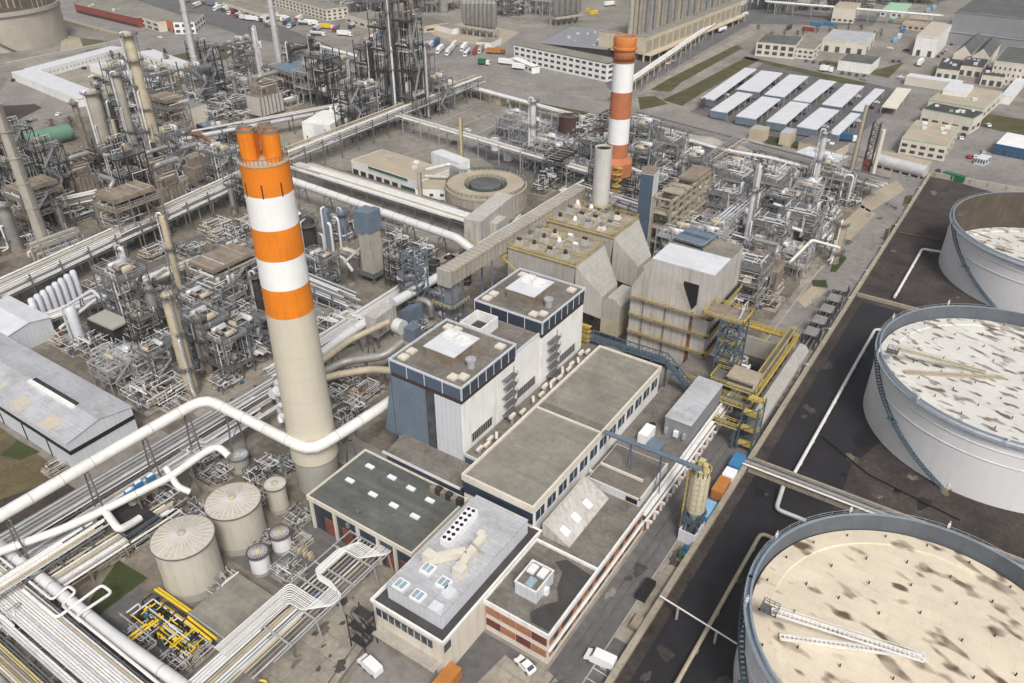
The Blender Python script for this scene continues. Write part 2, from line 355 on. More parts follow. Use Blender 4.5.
spotted('roof_spots_cream', (0.69, 0.605, 0.47), (0.10, 0.058, 0.036), 0.20, 0.40, 0.70, radians(12))

# ================================================================ the ground and what is laid on it
def sheet(name, poly, z, m, px=True, kind='structure'):
    mb = MB(); mb.sheet([W(p) for p in poly] if px else poly, z)
    o = mb.build(name, m); o['kind'] = kind; return o
def strip(name, a, b, w, z, m):
    mb = MB(); dx, dy = b[0]-a[0], b[1]-a[1]; l = math.hypot(dx, dy); nx, ny = -dy/l*w/2, dx/l*w/2
    mb.sheet([(a[0]+nx, a[1]+ny), (b[0]+nx, b[1]+ny), (b[0]-nx, b[1]-ny), (a[0]-nx, a[1]-ny)], z)
    return setting(mb.build(name, m))
g = MB(); g.sheet([(-4000, -500), (2500, -500), (2500, 5000), (-4000, 5000)], 0); build_setting('ground', g, 'ground')
# tank yard east of the long wall
def rsheet(name, x0, x1, y0, y1, z, m): return sheet(name, [(x0, y0), (x1, y0), (x1, y1), (x0, y1)], z, m, False)
rsheet('bund_floor', -32.6, 120, 20, 379, 0.004, 'bund_earth')
rsheet('bund_tar', -30.4, -12.5, 20, 147, 0.008, 'bund_tar')
rsheet('bund_tar', -30.0, -12.5, 150.5, 246, 0.008, 'bund_tar')
sheet('bund_puddle', [(842, 463), (850, 446), (868, 430), (884, 440), (868, 452), (850, 468), (840, 500), (826, 498)], 0.012, 'bund_tar')
sheet('wet_patch', [(852, 437), (866, 425), (880, 432), (872, 446), (858, 450)], 0.016, 'bund_wet')
sheet('wet_patch', [(868, 305), (884, 309), (890, 316), (878, 318), (868, 314)], 0.016, 'bund_wet')
# roads
rsheet('road', -47.5, -33.4, 176, 380, 0.004, 'asphalt_pale')
rsheet('street', -43.6, -33.4, 30, 176, 0.004, 'asphalt')
rsheet('concrete_strip', -36.9, -33.4, 89, 119, 0.008, 'slab')
rsheet('yard', -58, -33.4, 30, 76.5, 0.006, 'asphalt')
sheet('yard', [(505, 683), (540, 662), (560, 683)], 0.010, 'slab')
sheet('pavement', [(470, 690), (505, 655), (548, 690), (520, 700)], 0.012, 'slab')
rsheet('road', -900, 30, 381, 402, 0.004, 'asphalt_pale')          # long cross road behind the plant
rsheet('grass_verge', -420, -205, 368, 380, 0.008, 'grass')

for i_, (n_, r_) in enumerate((('a', (-252, -156, 80, 200)), ('b', (-350, -252, 80, 215)), ('c', (-425, -285, 130, 375)), ('d', (-192, -140, 222, 350)), ('e', (-140, -50, 200, 348)), ('f', (-160, -100, 105, 200)), ('g', (-136, -104, 36, 96)))):
    rsheet('process_floor', r_[0], r_[1], r_[2], r_[3], .0047+.0002*i_, 'process_floor')

mat('esp_roof', (0.34, 0.30, 0.245), .85, 0, .3, .3, .8, (.24, .15, .08), fine=.3); mat('tyre_mark', (0.125, 0.12, 0.117), 0.9, 0, .3, .3, fine=.4); mat('stack_pale', (0.53, 0.52, 0.49), .7, 0, .08, .2, .6, (.33, .30, .26), True); mat('stain_dark', (0.085, 0.075, 0.066), 0.8, 0, 0.3, 0.3, fine=.4); mat('stain_brown', (0.19, 0.155, 0.115), 0.9, 0, 0.3, 0.3, fine=.4); mat('stain_pale', (0.28, 0.262, 0.235), 0.9, 0, 0.2, 0.3, fine=.3); mat('stain_grey', (0.105, 0.10, 0.098), 0.85, 0, 0.25, 0.3, fine=.3)
RB = random.Random(77); NB = [0]
def blob(x, y, rx, ry, m, rot=0.0, name='ground_stain'):
    n = 22; ph = [RB.uniform(0, 6.28) for _ in range(4)]; pts = []
    for k in range(n):
        a = 2*pi*k/n; r_ = 1+.22*sin(2*a+ph[0])+.16*sin(3*a+ph[1])+.12*sin(5*a+ph[2])+.08*sin(9*a+ph[3]); u, v = rx*r_*cos(a), ry*r_*sin(a); pts.append((x+u*cos(rot)-v*sin(rot), y+u*sin(rot)+v*cos(rot)))
    NB[0] += 1; mb = MB(); mb.add([(p[0], p[1], .021+.0006*(NB[0] % 40)) for p in pts], [tuple(range(n))]); setting(mb.build(name, m))
def scatter(n, x0, x1, y0, y1, r0, r1, ms, ratio=.5):
    for _ in range(n): r_ = RB.uniform(r0, r1); blob(RB.uniform(x0, x1), RB.uniform(y0, y1), r_*RB.uniform(ratio, 1), r_, RB.choice(ms))
scatter(14, -43, -35, 40, 165, .4, 1.6, ['stain_grey', 'stain_dark', 'stain_pale'])
scatter(16, -46, -35, 200, 370, .6, 2.2, ['stain_grey', 'stain_pale', 'stain_dark'])
scatter(14, -31, -16, 40, 145, .4, 1.6, ['bund_wet', 'bund_earth', 'stain_dark'])
scatter(10, -30, -19, 152, 244, .5, 2.0, ['bund_wet', 'bund_earth', 'stain_dark'])
scatter(24, -30, 20, 251, 375, .6, 2.6, ['stain_dark', 'bund_wet', 'bund_earth', 'stain_brown'])
scatter(30, -16, 30, 130, 172, .5, 2.2, ['stain_dark', 'bund_wet', 'stain_brown'])
scatter(20, -84, -60, 40, 62, .3, 1.3, ['stain_brown', 'stain_dark', 'stain_pale'])
scatter(20, -95, -78, 55, 76, .3, 1.3, ['stain_brown', 'stain_dark'])
scatter(26, -262, -160, 268, 345, .8, 4, ['stain_brown', 'stain_pale', 'stain_dark'])
scatter(26, -230, -160, 85, 200, .6, 2.5, ['stain_brown', 'stain_dark', 'stain_pale'])
for a_, b_, w_ in (((-42.2, 50), (-40.6, 172), .35), ((-40.4, 50), (-38.9, 172), .35), ((-72, 40), (-78, 74), .3), ((-70.2, 40), (-76.2, 74), .3)): strip('tyre_track', a_, b_, w_, .019, 'tyre_mark')
kb = MB(); kb.box(-47.9, -47.5, 200, 350, 0, .14); build_setting('kerb', kb, 'concrete'); kb = MB(); kb.box(-37.2, -36.95, 40, 119, 0, .13); build_setting('kerb', kb, 'concrete')
# more ground cover, taken down from the photo
sheet('truck_yard', [(300, 60), (420, 28), (560, 28), (600, 75), (618, 100), (520, 80), (430, 66), (330, 70)], 0.010, 'asphalt_pale')
sheet('sand_lot', [(420, 28), (470, 22), (520, 32), (500, 46), (450, 42)], 0.016, 'sand')
sheet('loading_road', [(600, 75), (640, 60), (745, 8), (775, 10), (640, 88), (615, 98)], 0.014, 'asphalt')
sheet('parking_lot', [(690, 112), (765, 62), (905, 88), (880, 132), (862, 158), (770, 135)], 0.010, 'asphalt')
sheet('forecourt', [(840, 150), (880, 118), (905, 95), (960, 108), (1040, 150), (1040, 205), (905, 168)], 0.012, 'asphalt_pale')
sheet('footpath', [(640, 92), (648, 86), (750, 30), (757, 33), (672, 80), (656, 92)], 0.010, 'slab')
sheet('lawn', [(650, 90), (668, 79), (736, 45), (743, 48), (682, 82), (670, 92)], 0.014, 'grass')
sheet('lawn', [(662, 100), (690, 87), (754, 53), (764, 57), (704, 92), (682, 106)], 0.014, 'grass')
sheet('lawn', [(638, 97), (655, 96), (668, 104), (640, 110)], 0.014, 'grass')
sheet('lawn', [(742, 58), (757, 50), (870, 80), (860, 88)], 0.014, 'grass')
sheet('lawn', [(824, 60), (875, 70), (905, 62), (880, 86), (812, 70)], 0.012, 'grass')
sheet('lawn', [(976, 112), (1040, 122), (1040, 140), (978, 126)], 0.018, 'grass')
sheet('avenue', [(740, 55), (752, 47), (905, 82), (1040, 112), (1040, 122), (900, 90)], 0.016, 'asphalt_pale')
sheet('lawn', [(760, 134), (788, 139), (782, 147), (754, 141)], 0.018, 'grass_green')
sheet('lawn', [(794, 141), (812, 144), (808, 150), (790, 148)], 0.018, 'grass_green')
sheet('loading_yard', [(470, 150), (505, 112), (560, 118), (585, 150), (520, 185)], 0.010, 'asphalt')
sheet('service_road', [(445, 148), (506, 105), (520, 108), (470, 150)], 0.014, 'asphalt_pale')
sheet('lawn', [(336, 178), (348, 170), (425, 200), (450, 190), (500, 215), (470, 222), (420, 212)], 0.010, 'grass_dry')
sheet('lawn', [(430, 200), (448, 192), (462, 215), (445, 212)], 0.014, 'grass_green')
# left side
sheet('road', [(0, 212), (40, 200), (140, 170), (60, 178), (0, 190)], 0.010, 'asphalt')
sheet('road', [(0, 345), (60, 318), (150, 270), (215, 240), (205, 232), (120, 268), (0, 322)], 0.010, 'asphalt')
sheet('dry_lawn', [(-20, 430), (0, 427), (60, 470), (70, 482), (20, 512), (-30, 530)], 0.010, 'grass_dry')
sheet('lawn', [(18, 440), (40, 452), (20, 460), (0, 455)], 0.014, 'grass_green')
sheet('bare_earth', [(0, 500), (60, 478), (105, 510), (40, 540), (-10, 545)], 0.012, 'bund_earth')
sheet('lawn', [(90, 600), (118, 560), (148, 578), (110, 607), (96, 618)], 0.014, 'grass_green')
sheet('asphalt_pad', [(70, 640), (96, 618), (112, 606), (140, 588), (170, 640), (150, 690), (100, 690)], 0.010, 'asphalt')
sheet('slab_strip', [(255, 690), (330, 600), (400, 560), (440, 600), (370, 640), (330, 690)], 0.008, 'slab')
sheet('slab_strip', [(230, 560), (310, 500), (365, 560), (300, 600)], 0.010, 'asphalt')
sheet('slab_lot', [(345, 690), (375, 640), (440, 690)], 0.014, 'asphalt_pale')
sheet('slab_strip', [(210, 400), (420, 300), (455, 318), (300, 420)], 0.008, 'slab')
sheet('slab_strip', [(175, 395), (255, 345), (275, 360), (240, 395), (200, 420)], 0.012, 'slab')
sheet('slab_strip', [(100, 150), (200, 105), (270, 120), (300, 150), (240, 175), (160, 170)], 0.008, 'slab')
sheet('slab_lot', [(255, 118), (290, 108), (325, 140), (300, 160)], 0.012, 'slab')
# far left
sheet('road', [(0, 92), (11, 74), (75, 98), (80, 112), (30, 122), (0, 130)], 0.012, 'asphalt_pale')
sheet('earth_lot', [(0, 106), (35, 104), (42, 108), (10, 124), (0, 124)], 0.016, 'bund_earth')
sheet('car_park', [(55, 76), (90, 66), (150, 85), (130, 100), (92, 92)], 0.012, 'slab')
sheet('lawn', [(118, 60), (185, 78), (180, 90), (140, 100), (115, 75)], 0.010, 'grass_dry')
sheet('lawn', [(170, 55), (255, 30), (262, 34), (225, 60), (185, 62)], 0.012, 'grass')
sheet('earth_lot', [(62, 35), (120, 45), (60, 52)], 0.012, 'sand')
sheet('dry_lawn', [(80, 38), (120, 42), (85, 52)], 0.016, 'grass_dry')
sheet('road', [(58, 12), (120, 20), (170, 36), (260, 22), (360, 55), (430, 66), (430, 80), (330, 68), (240, 42), (150, 60), (60, 30)], 0.014, 'asphalt_pale')
sheet('lorry_park', [(120, -5), (200, -5), (330, 45), (350, 60), (240, 35)], 0.018, 'asphalt')
# beside the right road
sheet('slab_lot', [(866, 196), (897, 180), (905, 190), (870, 212), (858, 206)], 0.012, 'sand')
sheet('slab_lot', [(840, 225), (862, 205), (876, 214), (850, 240), (835, 236)], 0.012, 'sand')
sheet('slab_lot', [(797, 300), (812, 286), (828, 290), (805, 308)], 0.012, 'sand')
sheet('lawn', [(834, 255), (842, 254), (847, 258), (836, 272), (830, 272)], 0.016, 'grass_green')
sheet('lawn', [(811, 280), (826, 280), (828, 288), (813, 286)], 0.018, 'grass_green')
sheet('slab_strip', [(800, 270), (840, 240), (846, 248), (800, 290)], 0.008, 'slab')
sheet('weeds', [(905, 196), (918, 194), (910, 206), (902, 206)], 0.016, 'grass')
sheet('weeds', [(886, 228), (898, 222), (890, 240), (882, 240)], 0.016, 'grass')
# painted marks on the yard
for a, b in (((592, 667), (613, 680)), ((600, 655+12), (618, 677)), ((585, 677), (600, 686))):
    pa, pb = W(a), W(b); strip('parking_line', pa, pb, 0.14, 0.016, 'paint_line')
for i in range(6):
    strip('road_line', (-200+0.0*i, 470+i*22), (-200, 478+i*22), 0.3, 0.022, 'yellow_pale')
for k in range(9): strip('yard_line', (-262+k*7, 300), (-262+k*7, 350), 0.25, 0.018, 'paint_line') if k % 2 == 0 else None

# ---------------------------------------------------------------- walls round the tank yard
m = MB(); m.box(-33.4, -32.6, 20, 379, 0, 1.5); m.box(-33.6, -32.4, 20, 379, 1.5, 1.62)
w = tag(m.build('bund_wall', 'concrete_old'), 'long low concrete wall dividing the street from the black tank yard', 'wall')
m = MB(); m.box(-32.3, 120, 378.6, 379.4, 0, 2.2)
for i in range(20): m.box(-31+i*7, -30.6+i*7, 378.2, 378.6, 0, 2.3)
tag(m.build('bund_wall', 'concrete'), 'pale concrete wall with buttresses closing the far end of the tank yard', 'wall')
m = MB(); m.box(-32.3, 90, 147.0, 147.5, 0, 2.0); m.box(-32.3, 90, 150.0, 150.5, 0, 2.0)
t = thing('pipe_trench', (-10, 148.7, 0), 'concrete pipe trench crossing the black yard between the two nearer tanks', 'pipe trench')
m.build('trench_wall', 'concrete_old', t)
m = MB(); m.box(-32.3, 90, 147.5, 150.0, 1.2, 1.5); m.build('trench_cover', 'concrete', t)
m = MB()
for i in range(18):
    x = -31+i*4.2; m.box(x, x+0.12, 146.9, 147.0, 0, 2.2); m.box(x, x+0.1, 147.5, 150, 1.5, 1.6)
m.build('rib', 'galv', t)
for y, r_, mm in ((146.6, 0.22, 'pipe_white'), (148.2, 0.3, 'clad_dull'), (149.3, 0.2, 'steel_blue')):
    m = MB(); m.tube([(-34, y, 2.2 if y < 147 else 1.8), (90, y, 2.2 if y < 147 else 1.8)], r_, 8); m.build('pipe', mm, t, True)
m = MB(); m.box(-32.3, 60, 248.6, 249.2, 0, 1.2)
t = tag(m.build('bund_wall', 'concrete_old'), 'low dark kerb wall between the two farther white tanks', 'wall')

# ---------------------------------------------------------------- the three floating-roof tanks
def ang(c, p, z):
    q = W(p, z); return math.atan2(q[1]-c[1], q[0]-c[0]) % (2*pi)
def floating_tank(c, rad, h, roofz, shell, inner, roof, label, stair_a, stair_b, group='floating-roof tanks'):
    t = thing('storage_tank', (c[0], c[1], 0), label, 'storage tank', group)
    n = 96
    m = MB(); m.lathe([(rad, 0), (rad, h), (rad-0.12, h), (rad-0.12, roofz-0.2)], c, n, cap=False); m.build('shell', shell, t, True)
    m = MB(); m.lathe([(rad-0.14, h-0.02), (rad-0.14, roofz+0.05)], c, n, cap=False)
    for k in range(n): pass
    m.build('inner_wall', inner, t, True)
    m = MB(); m.lathe([(rad-0.45, roofz-0.4), (rad-0.45, roofz+0.35), (rad-3.6, roofz+0.42), (rad-3.75, roofz+0.15), (0.001, roofz+0.28)], c, n, cap=False)
    m.build('floating_roof', roof, t, False)
    m = MB(); m.lathe([(rad-0.13, roofz+0.0), (rad-0.13, roofz+0.2), (rad-0.5, roofz+0.22), (rad-0.5, roofz)], c, n, cap=False); m.build('seal', 'black', t)
    # wind girder with walkway and rail
    m = MB(); m.lathe([(rad, h-1.0), (rad+1.0, h-1.0), (rad+1.0, h-0.9), (rad, h-0.9)], c, n, cap=False)
    m.lathe([(rad-0.05, h-0.05), (rad+0.18, h-0.05), (rad+0.18, h+0.12), (rad-0.2, h+0.12), (rad-0.2, h-0.05)], c, n, cap=False)
    m.build('wind_girder', 'rim_blue', t, False)
    m = MB(); m.lathe([(rad+0.02, h*0.62), (rad+0.16, h*0.62), (rad+0.16, h*0.62+0.12), (rad+0.02, h*0.62+0.12)], c, n, cap=False)
    m.lathe([(rad+0.02, h*0.80), (rad+0.16, h*0.80), (rad+0.16, h*0.80+0.12), (rad+0.02, h*0.80+0.12)], c, n, cap=False)
    m.build('stiffener_ring', shell, t)
    m = MB(); pts = [(c[0]+(rad+0.95)*cos(2*pi*k/72), c[1]+(rad+0.95)*sin(2*pi*k/72), h-0.9) for k in range(73)]
    for a, b in zip(pts, pts[1:]):
        m.bar((a[0], a[1], a[2]), (a[0], a[1], a[2]+1.1), 0.06); m.bar((a[0], a[1], a[2]+1.1), (b[0], b[1], b[2]+1.1), 0.06); m.bar((a[0], a[1], a[2]+0.55), (b[0], b[1], b[2]+0.55), 0.045)
    m.build('railing', 'galv', t)
    # spiral stair hugging the shell
    m = MB(); r2 = MB(); span = stair_b-stair_a
    N_ = 44
    pts = []
    for k in range(N_+1):
        a = stair_a+span*k/N_; z = (h-0.9)*(1-k/N_)
        pts.append((c[0]+(rad+0.55)*cos(a), c[1]+(rad+0.55)*sin(a), z, a))
    for k in range(N_):
        x, y, z, a = pts[k]; m.obox((c[0]+(rad+0.05)*cos(a), c[1]+(rad+0.05)*sin(a)), (c[0]+(rad+1.1)*cos(a), c[1]+(rad+1.1)*sin(a)), 0.55, z-0.08, z)
    for rr in (0.1, 1.05):
        for p, q in zip(pts, pts[1:]):
            P_ = (c[0]+(rad+rr)*cos(p[3]), c[1]+(rad+rr)*sin(p[3])); Q_ = (c[0]+(rad+rr)*cos(q[3]), c[1]+(rad+rr)*sin(q[3]))
            m.bar((*P_, p[2]-0.15), (*Q_, q[2]-0.15), 0.22)
            if rr > 1:
                r2.bar((*P_, p[2]+1.0), (*Q_, q[2]+1.0), 0.06); r2.bar((*P_, p[2]), (*P_, p[2]+1.0), 0.05)
    k = N_//2; x, y, z, a = pts[k]; m.obox((c[0]+rad*cos(a), c[1]+rad*sin(a)), (c[0]+(rad+1.6)*cos(a), c[1]+(rad+1.6)*sin(a)), 2.4, z-0.1, z)
    s = m.build('spiral_stair', 'steel_blue', t); r2.build('handrail', 'steel_blue', s)
    # roof legs poking through
    leg0 = None
    for rr in (rad*0.30, rad*0.52, rad*0.72, rad*0.93):
        k = int(2*pi*rr/7)
        for i in range(k):
            a = 2*pi*i/k+rr; x, y = c[0]+rr*cos(a), c[1]+rr*sin(a); 
            if leg0 is None: m = MB(); m.box(x-0.1, x+0.1, y-0.1, y+0.1, roofz, roofz+0.9); leg0 = m.build('roof_leg', 'dark_steel', t); l0 = (x, y)
            else: d_ = leg0.copy(); COL.objects.link(d_); d_.parent = t; d_.location = (x-l0[0], y-l0[1], 0)
    return t
def roof_ladder(t, p0, p1, m_, w=1.2, rh=0.8):
    m = MB(); l = math.dist(p0[:2], p1[:2]); dx, dy = (p1[0]-p0[0])/l, (p1[1]-p0[1])/l; nx, ny = -dy, dx
    for s in (-w/2, w/2): 
        m.bar((p0[0]+nx*s, p0[1]+ny*s, p0[2]), (p1[0]+nx*s, p1[1]+ny*s, p1[2]), 0.28)
        m.bar((p0[0]+nx*s, p0[1]+ny*s, p0[2]+rh), (p1[0]+nx*s, p1[1]+ny*s, p1[2]+rh), 0.08)
    k = int(l/0.7)
    for i in range(k+1):
        q = lerp(p0, p1, i/k)
        m.bar((q[0]-nx*w/2, q[1]-ny*w/2, q[2]), (q[0]+nx*w/2, q[1]+ny*w/2, q[2]), 0.22)
        for s in (-w/2, w/2): m.bar((q[0]+nx*s, q[1]+ny*s, q[2]), (q[0]+nx*s, q[1]+ny*s, q[2]+rh), 0.05) if i % 2 else None
    return m.build('rolling_ladder', m_, t)
T1, T2, T3 = (19.4, 297.0), (13.6, 197.0), (9.3, 103.0)
t1 = floating_tank(T1, 34.7, 17.5, 3.5, 'tank_white', 'tank_inner_rust', 'roof_spots_white', 'farthest of the three white tanks, its roof sunk deep below a rusty brown inner wall', ang((19.4, 297.0), (960, 222), 17.5), ang((19.4, 297.0), (1003, 308), 0))
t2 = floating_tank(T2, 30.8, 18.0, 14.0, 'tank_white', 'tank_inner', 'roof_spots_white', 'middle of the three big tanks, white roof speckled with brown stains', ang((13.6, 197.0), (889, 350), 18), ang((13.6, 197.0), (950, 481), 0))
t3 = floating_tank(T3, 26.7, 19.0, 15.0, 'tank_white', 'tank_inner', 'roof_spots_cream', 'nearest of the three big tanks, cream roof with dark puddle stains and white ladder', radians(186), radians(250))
def on(p, z): q = W(p, z); return (q[0], q[1], z)
roof_ladder(t3, on((772, 611), 19.0), on((923, 659), 15.6), 'pipe_white', 1.1)
m = MB(); a_, b_ = on((780, 637), 15.5), on((925, 657), 15.5); roof_ladder(t3, a_, b_, 'pipe_white', 0.9, 0.4)
roof_ladder(t2, on((905, 372), 14.5), on((1004, 378), 14.5), 'pipe_beige', 1.0, .4)
roof_ladder(t2, on((898, 349), 18.0), on((985, 372), 14.6), 'pipe_beige', 0.9)
m = MB()
for p, tk in (((770, 608), t3), ((893, 350), t2), ((962, 214), t1)):
    x, y, z = on(p, 19 if tk is t3 else 18)
    m = MB(); m.cbox(x, y, z-0.6, 2.6, 2.0, 0.15); m.rail([(x-1.3, y-1, z-0.45), (x+1.3, y-1, z-0.45), (x+1.3, y+1, z-0.45), (x-1.3, y+1, z-0.45), (x-1.3, y-1, z-0.45)], 1.2, 0.09, 0.8)
    m.build('gauge_platform', 'steel', tk)
# tall marker posts round the rims
for tk, c, rad, h in ((t3, T3, 26.7, 19.0), (t2, T2, 30.8, 18.0)):
    for i in range(10):
        a = radians(20+i*36); x, y = c[0]+(rad+0.6)*cos(a), c[1]+(rad+0.6)*sin(a)
        m = MB(); m.cbox(x, y, h-0.9, 0.14, 0.14, 2.6); m.cbox(x, y, h+0.2, 0.45, 0.3, 0.9); m.build('foam_pourer', 'pipe_white', tk)
# pipes feeding the tanks
def pipe_thing(name, pts, r_, mm, label, cat='pipe', bend=1.0, sup=None, n=10, group=None):
    if not sup:
        m = MB(); m.tube(pts, r_, n, bend); return tag(m.build(name, mm, None, True), label, cat, group)
    t = thing(name, (pts[0][0], pts[0][1], 0), label, cat, group)
    m = MB(); m.tube(pts, r_, n, bend); m.build('pipe', mm, t, True)
    for a, b in zip(pts, pts[1:]):
        l = math.dist(a, b)
        if abs(a[2]-b[2]) > 0.3*l or l < 3: continue
        k = max(1, int(l/sup))
        for i in range(k):
            q = lerp(a, b, (i+0.5)/k); m = MB(); m.cbox(q[0], q[1], 0, 0.4, 0.4, q[2]-r_*0.6); m.cbox(q[0], q[1], q[2]-r_*1.15, r_*2.4, r_*2.4, r_*0.5); m.build('support', 'concrete', t)
    return t
pipe_thing('tank_pipe', [(-23.6, 30, 1.1), (-22.9, 128.7, 1.1), (-16, 128.4, 1.1), (-12.5, 122, 1.1)], 0.42, 'pipe_beige', 'pale pipe running along the tar beside the nearest tank and elbowing into it', 'pipe', 1.5, 9)
pipe_thing('tank_pipe', [(-22.8, 151, 1.1), (-22.3, 228.9, 1.1), (-13, 229.5, 1.1), (-9.5, 218, 1.1)], 0.42, 'pipe_white', 'long pale pipe crossing the tar and elbowing into the middle tank', 'pipe', 1.5, 9)
pipe_thing('tank_pipe', [(-21.8, 252.9, 1.0), (-21.3, 296, 1.0), (-15, 297, 1.0)], 0.45, 'pipe_white', 'white pipe elbowing into the farthest tank across the brown earth', 'pipe', 1.5, 9)
pipe_thing('trench_pipe', [W((783, 487), 2)+(2.0,), W((776, 509), 1)+(1.0,), W((806, 521), 1)+(1.0,)], 0.5, 'clad', 'short bent white pipe dropping off the trench beside the nearest tank', 'pipe', 1.2)
pipe_thing('thin_pipe', [(-33.0, 99.7, 3.4), (-17.0, 97.6, 3.4)], 0.16, 'pipe_white', 'thin white pipe crossing above the tar to the nearest tank', 'pipe', 0, 7)
pipe_thing('drain_pipe', [W((822, 436), .3)+(.3,), W((868, 474), .3)+(.3,), W((960, 520), .3)+(.3,)], 0.18, 'black', 'thin black drain line over the earth under the middle tank', 'pipe')
pipe_thing('rust_pipe', [W((898, 232), .4)+(.4,), W((945, 241), .4)+(.4,)], 0.22, 'rust', 'rusty red pipe on the brown earth by the farthest tank', 'pipe')
for p, lab in (((968, 492), 'sand coloured square pit with posts at the foot of the middle tank'), ((954, 487), 'narrow concrete plinth at the foot of the middle tank')):
    x, y = W(p); t = thing('valve_pit', (x, y, 0), lab, 'pit')
    m = MB(); m.cbox(x, y, 0, 2.6 if p[0] > 960 else 1.2, 3.4, 0.5); m.build('slab', 'sand', t)
    m = MB()
    for sx in (-1.2, 1.2):
        for sy in (-1.6, 1.6): m.cbox(x+sx, y+sy, 0, 0.15, 0.15, 1.6)
    m.rail([(x-1.2, y-1.6, .5), (x+1.2, y-1.6, .5), (x+1.2, y+1.6, .5)], 1.1, 0.07, 1.2); m.build('railing', 'pipe_white', t)
m = MB()
x, y = W((961, 478)); t = thing('valve_cluster', (x, y, 0), 'dark valve cluster bolted to the foot of the middle tank', 'valves')
m.cyl(x, y, 0, 2.2, 0.3); m.tube([(x-2, y, 1), (x+2, y+1.2, 1)], 0.35, 8); m.build('valve_body', 'dark_steel', t); m = MB(); m.lathe([(0.7, 2.2), (0.7, 2.35)], (x, y), 12); m.build('handwheel', 'steel', t)
x, y = W((1012, 508)); t = thing('pipe_gantry', (x, y, 0), 'white steel goalpost frame beside the middle tank at the picture edge', 'frame')
m = MB()
for dx in (-2.4, 2.4): m.cbox(x+dx, y, 0, 0.25, 0.25, 3.2); m.build('post', 'pipe_white', t); m = MB()
m.cbox(x, y, 3.2, 5.4, 0.3, 0.3); m.cbox(x, y, 2.0, 5.0, 0.2, 0.2); m.build('crossbeam', 'pipe_white', t)
# ================================================================ power house
def parapet(m, x0, x1, y0, y1, z, h=0.5, t=0.35):
    m.box(x0, x1, y0, y0+t, z, z+h); m.box(x0, x1, y1-t, y1, z, z+h); m.box(x0, x0+t, y0+t, y1-t, z, z+h); m.box(x1-t, x1, y0+t, y1-t, z, z+h)
def roof_unit(x, y, z, sx, sy, h, mm, t, name='roof_vent'):
    m = MB(); m.cbox(x, y, z, sx, sy, h); m.cbox(x, y, z+h, sx+0.3, sy+0.3, 0.12); return m.build(name, mm, t)
def windows_x(t, y, x0, x1, z0, z1, n, gap=0.25, mm='glass', out=-0.04, frame=None):
    """n windows in a wall of constant y"""
    w = (x1-x0)/n
    for i in range(n):
        m = MB(); m.box(x0+w*i+w*gap/2, x0+w*(i+1)-w*gap/2, y+out, y+out*0.2, z0, z1); p = m.build('window', mm, t)
        if frame:
            f = MB(); a, b = x0+w*i+w*gap/2, x0+w*(i+1)-w*gap/2; f.box(a-.08, b+.08, y+out*2, y+out*0.9, z0-.1, z0); f.box((a+b)/2-.04, (a+b)/2+.04, y+out*1.8, y+out*1.02, z0, z1); f.build('frame', frame, p)
def windows_y(t, x, y0, y1, z0, z1, n, gap=0.25, mm='glass', out=0.04):
    w = (y1-y0)/n
    for i in range(n):
        m = MB(); m.box(x+out*0.2, x+out, y0+w*i+w*gap/2, y0+w*(i+1)-w*gap/2, z0, z1); m.build('window', mm, t)

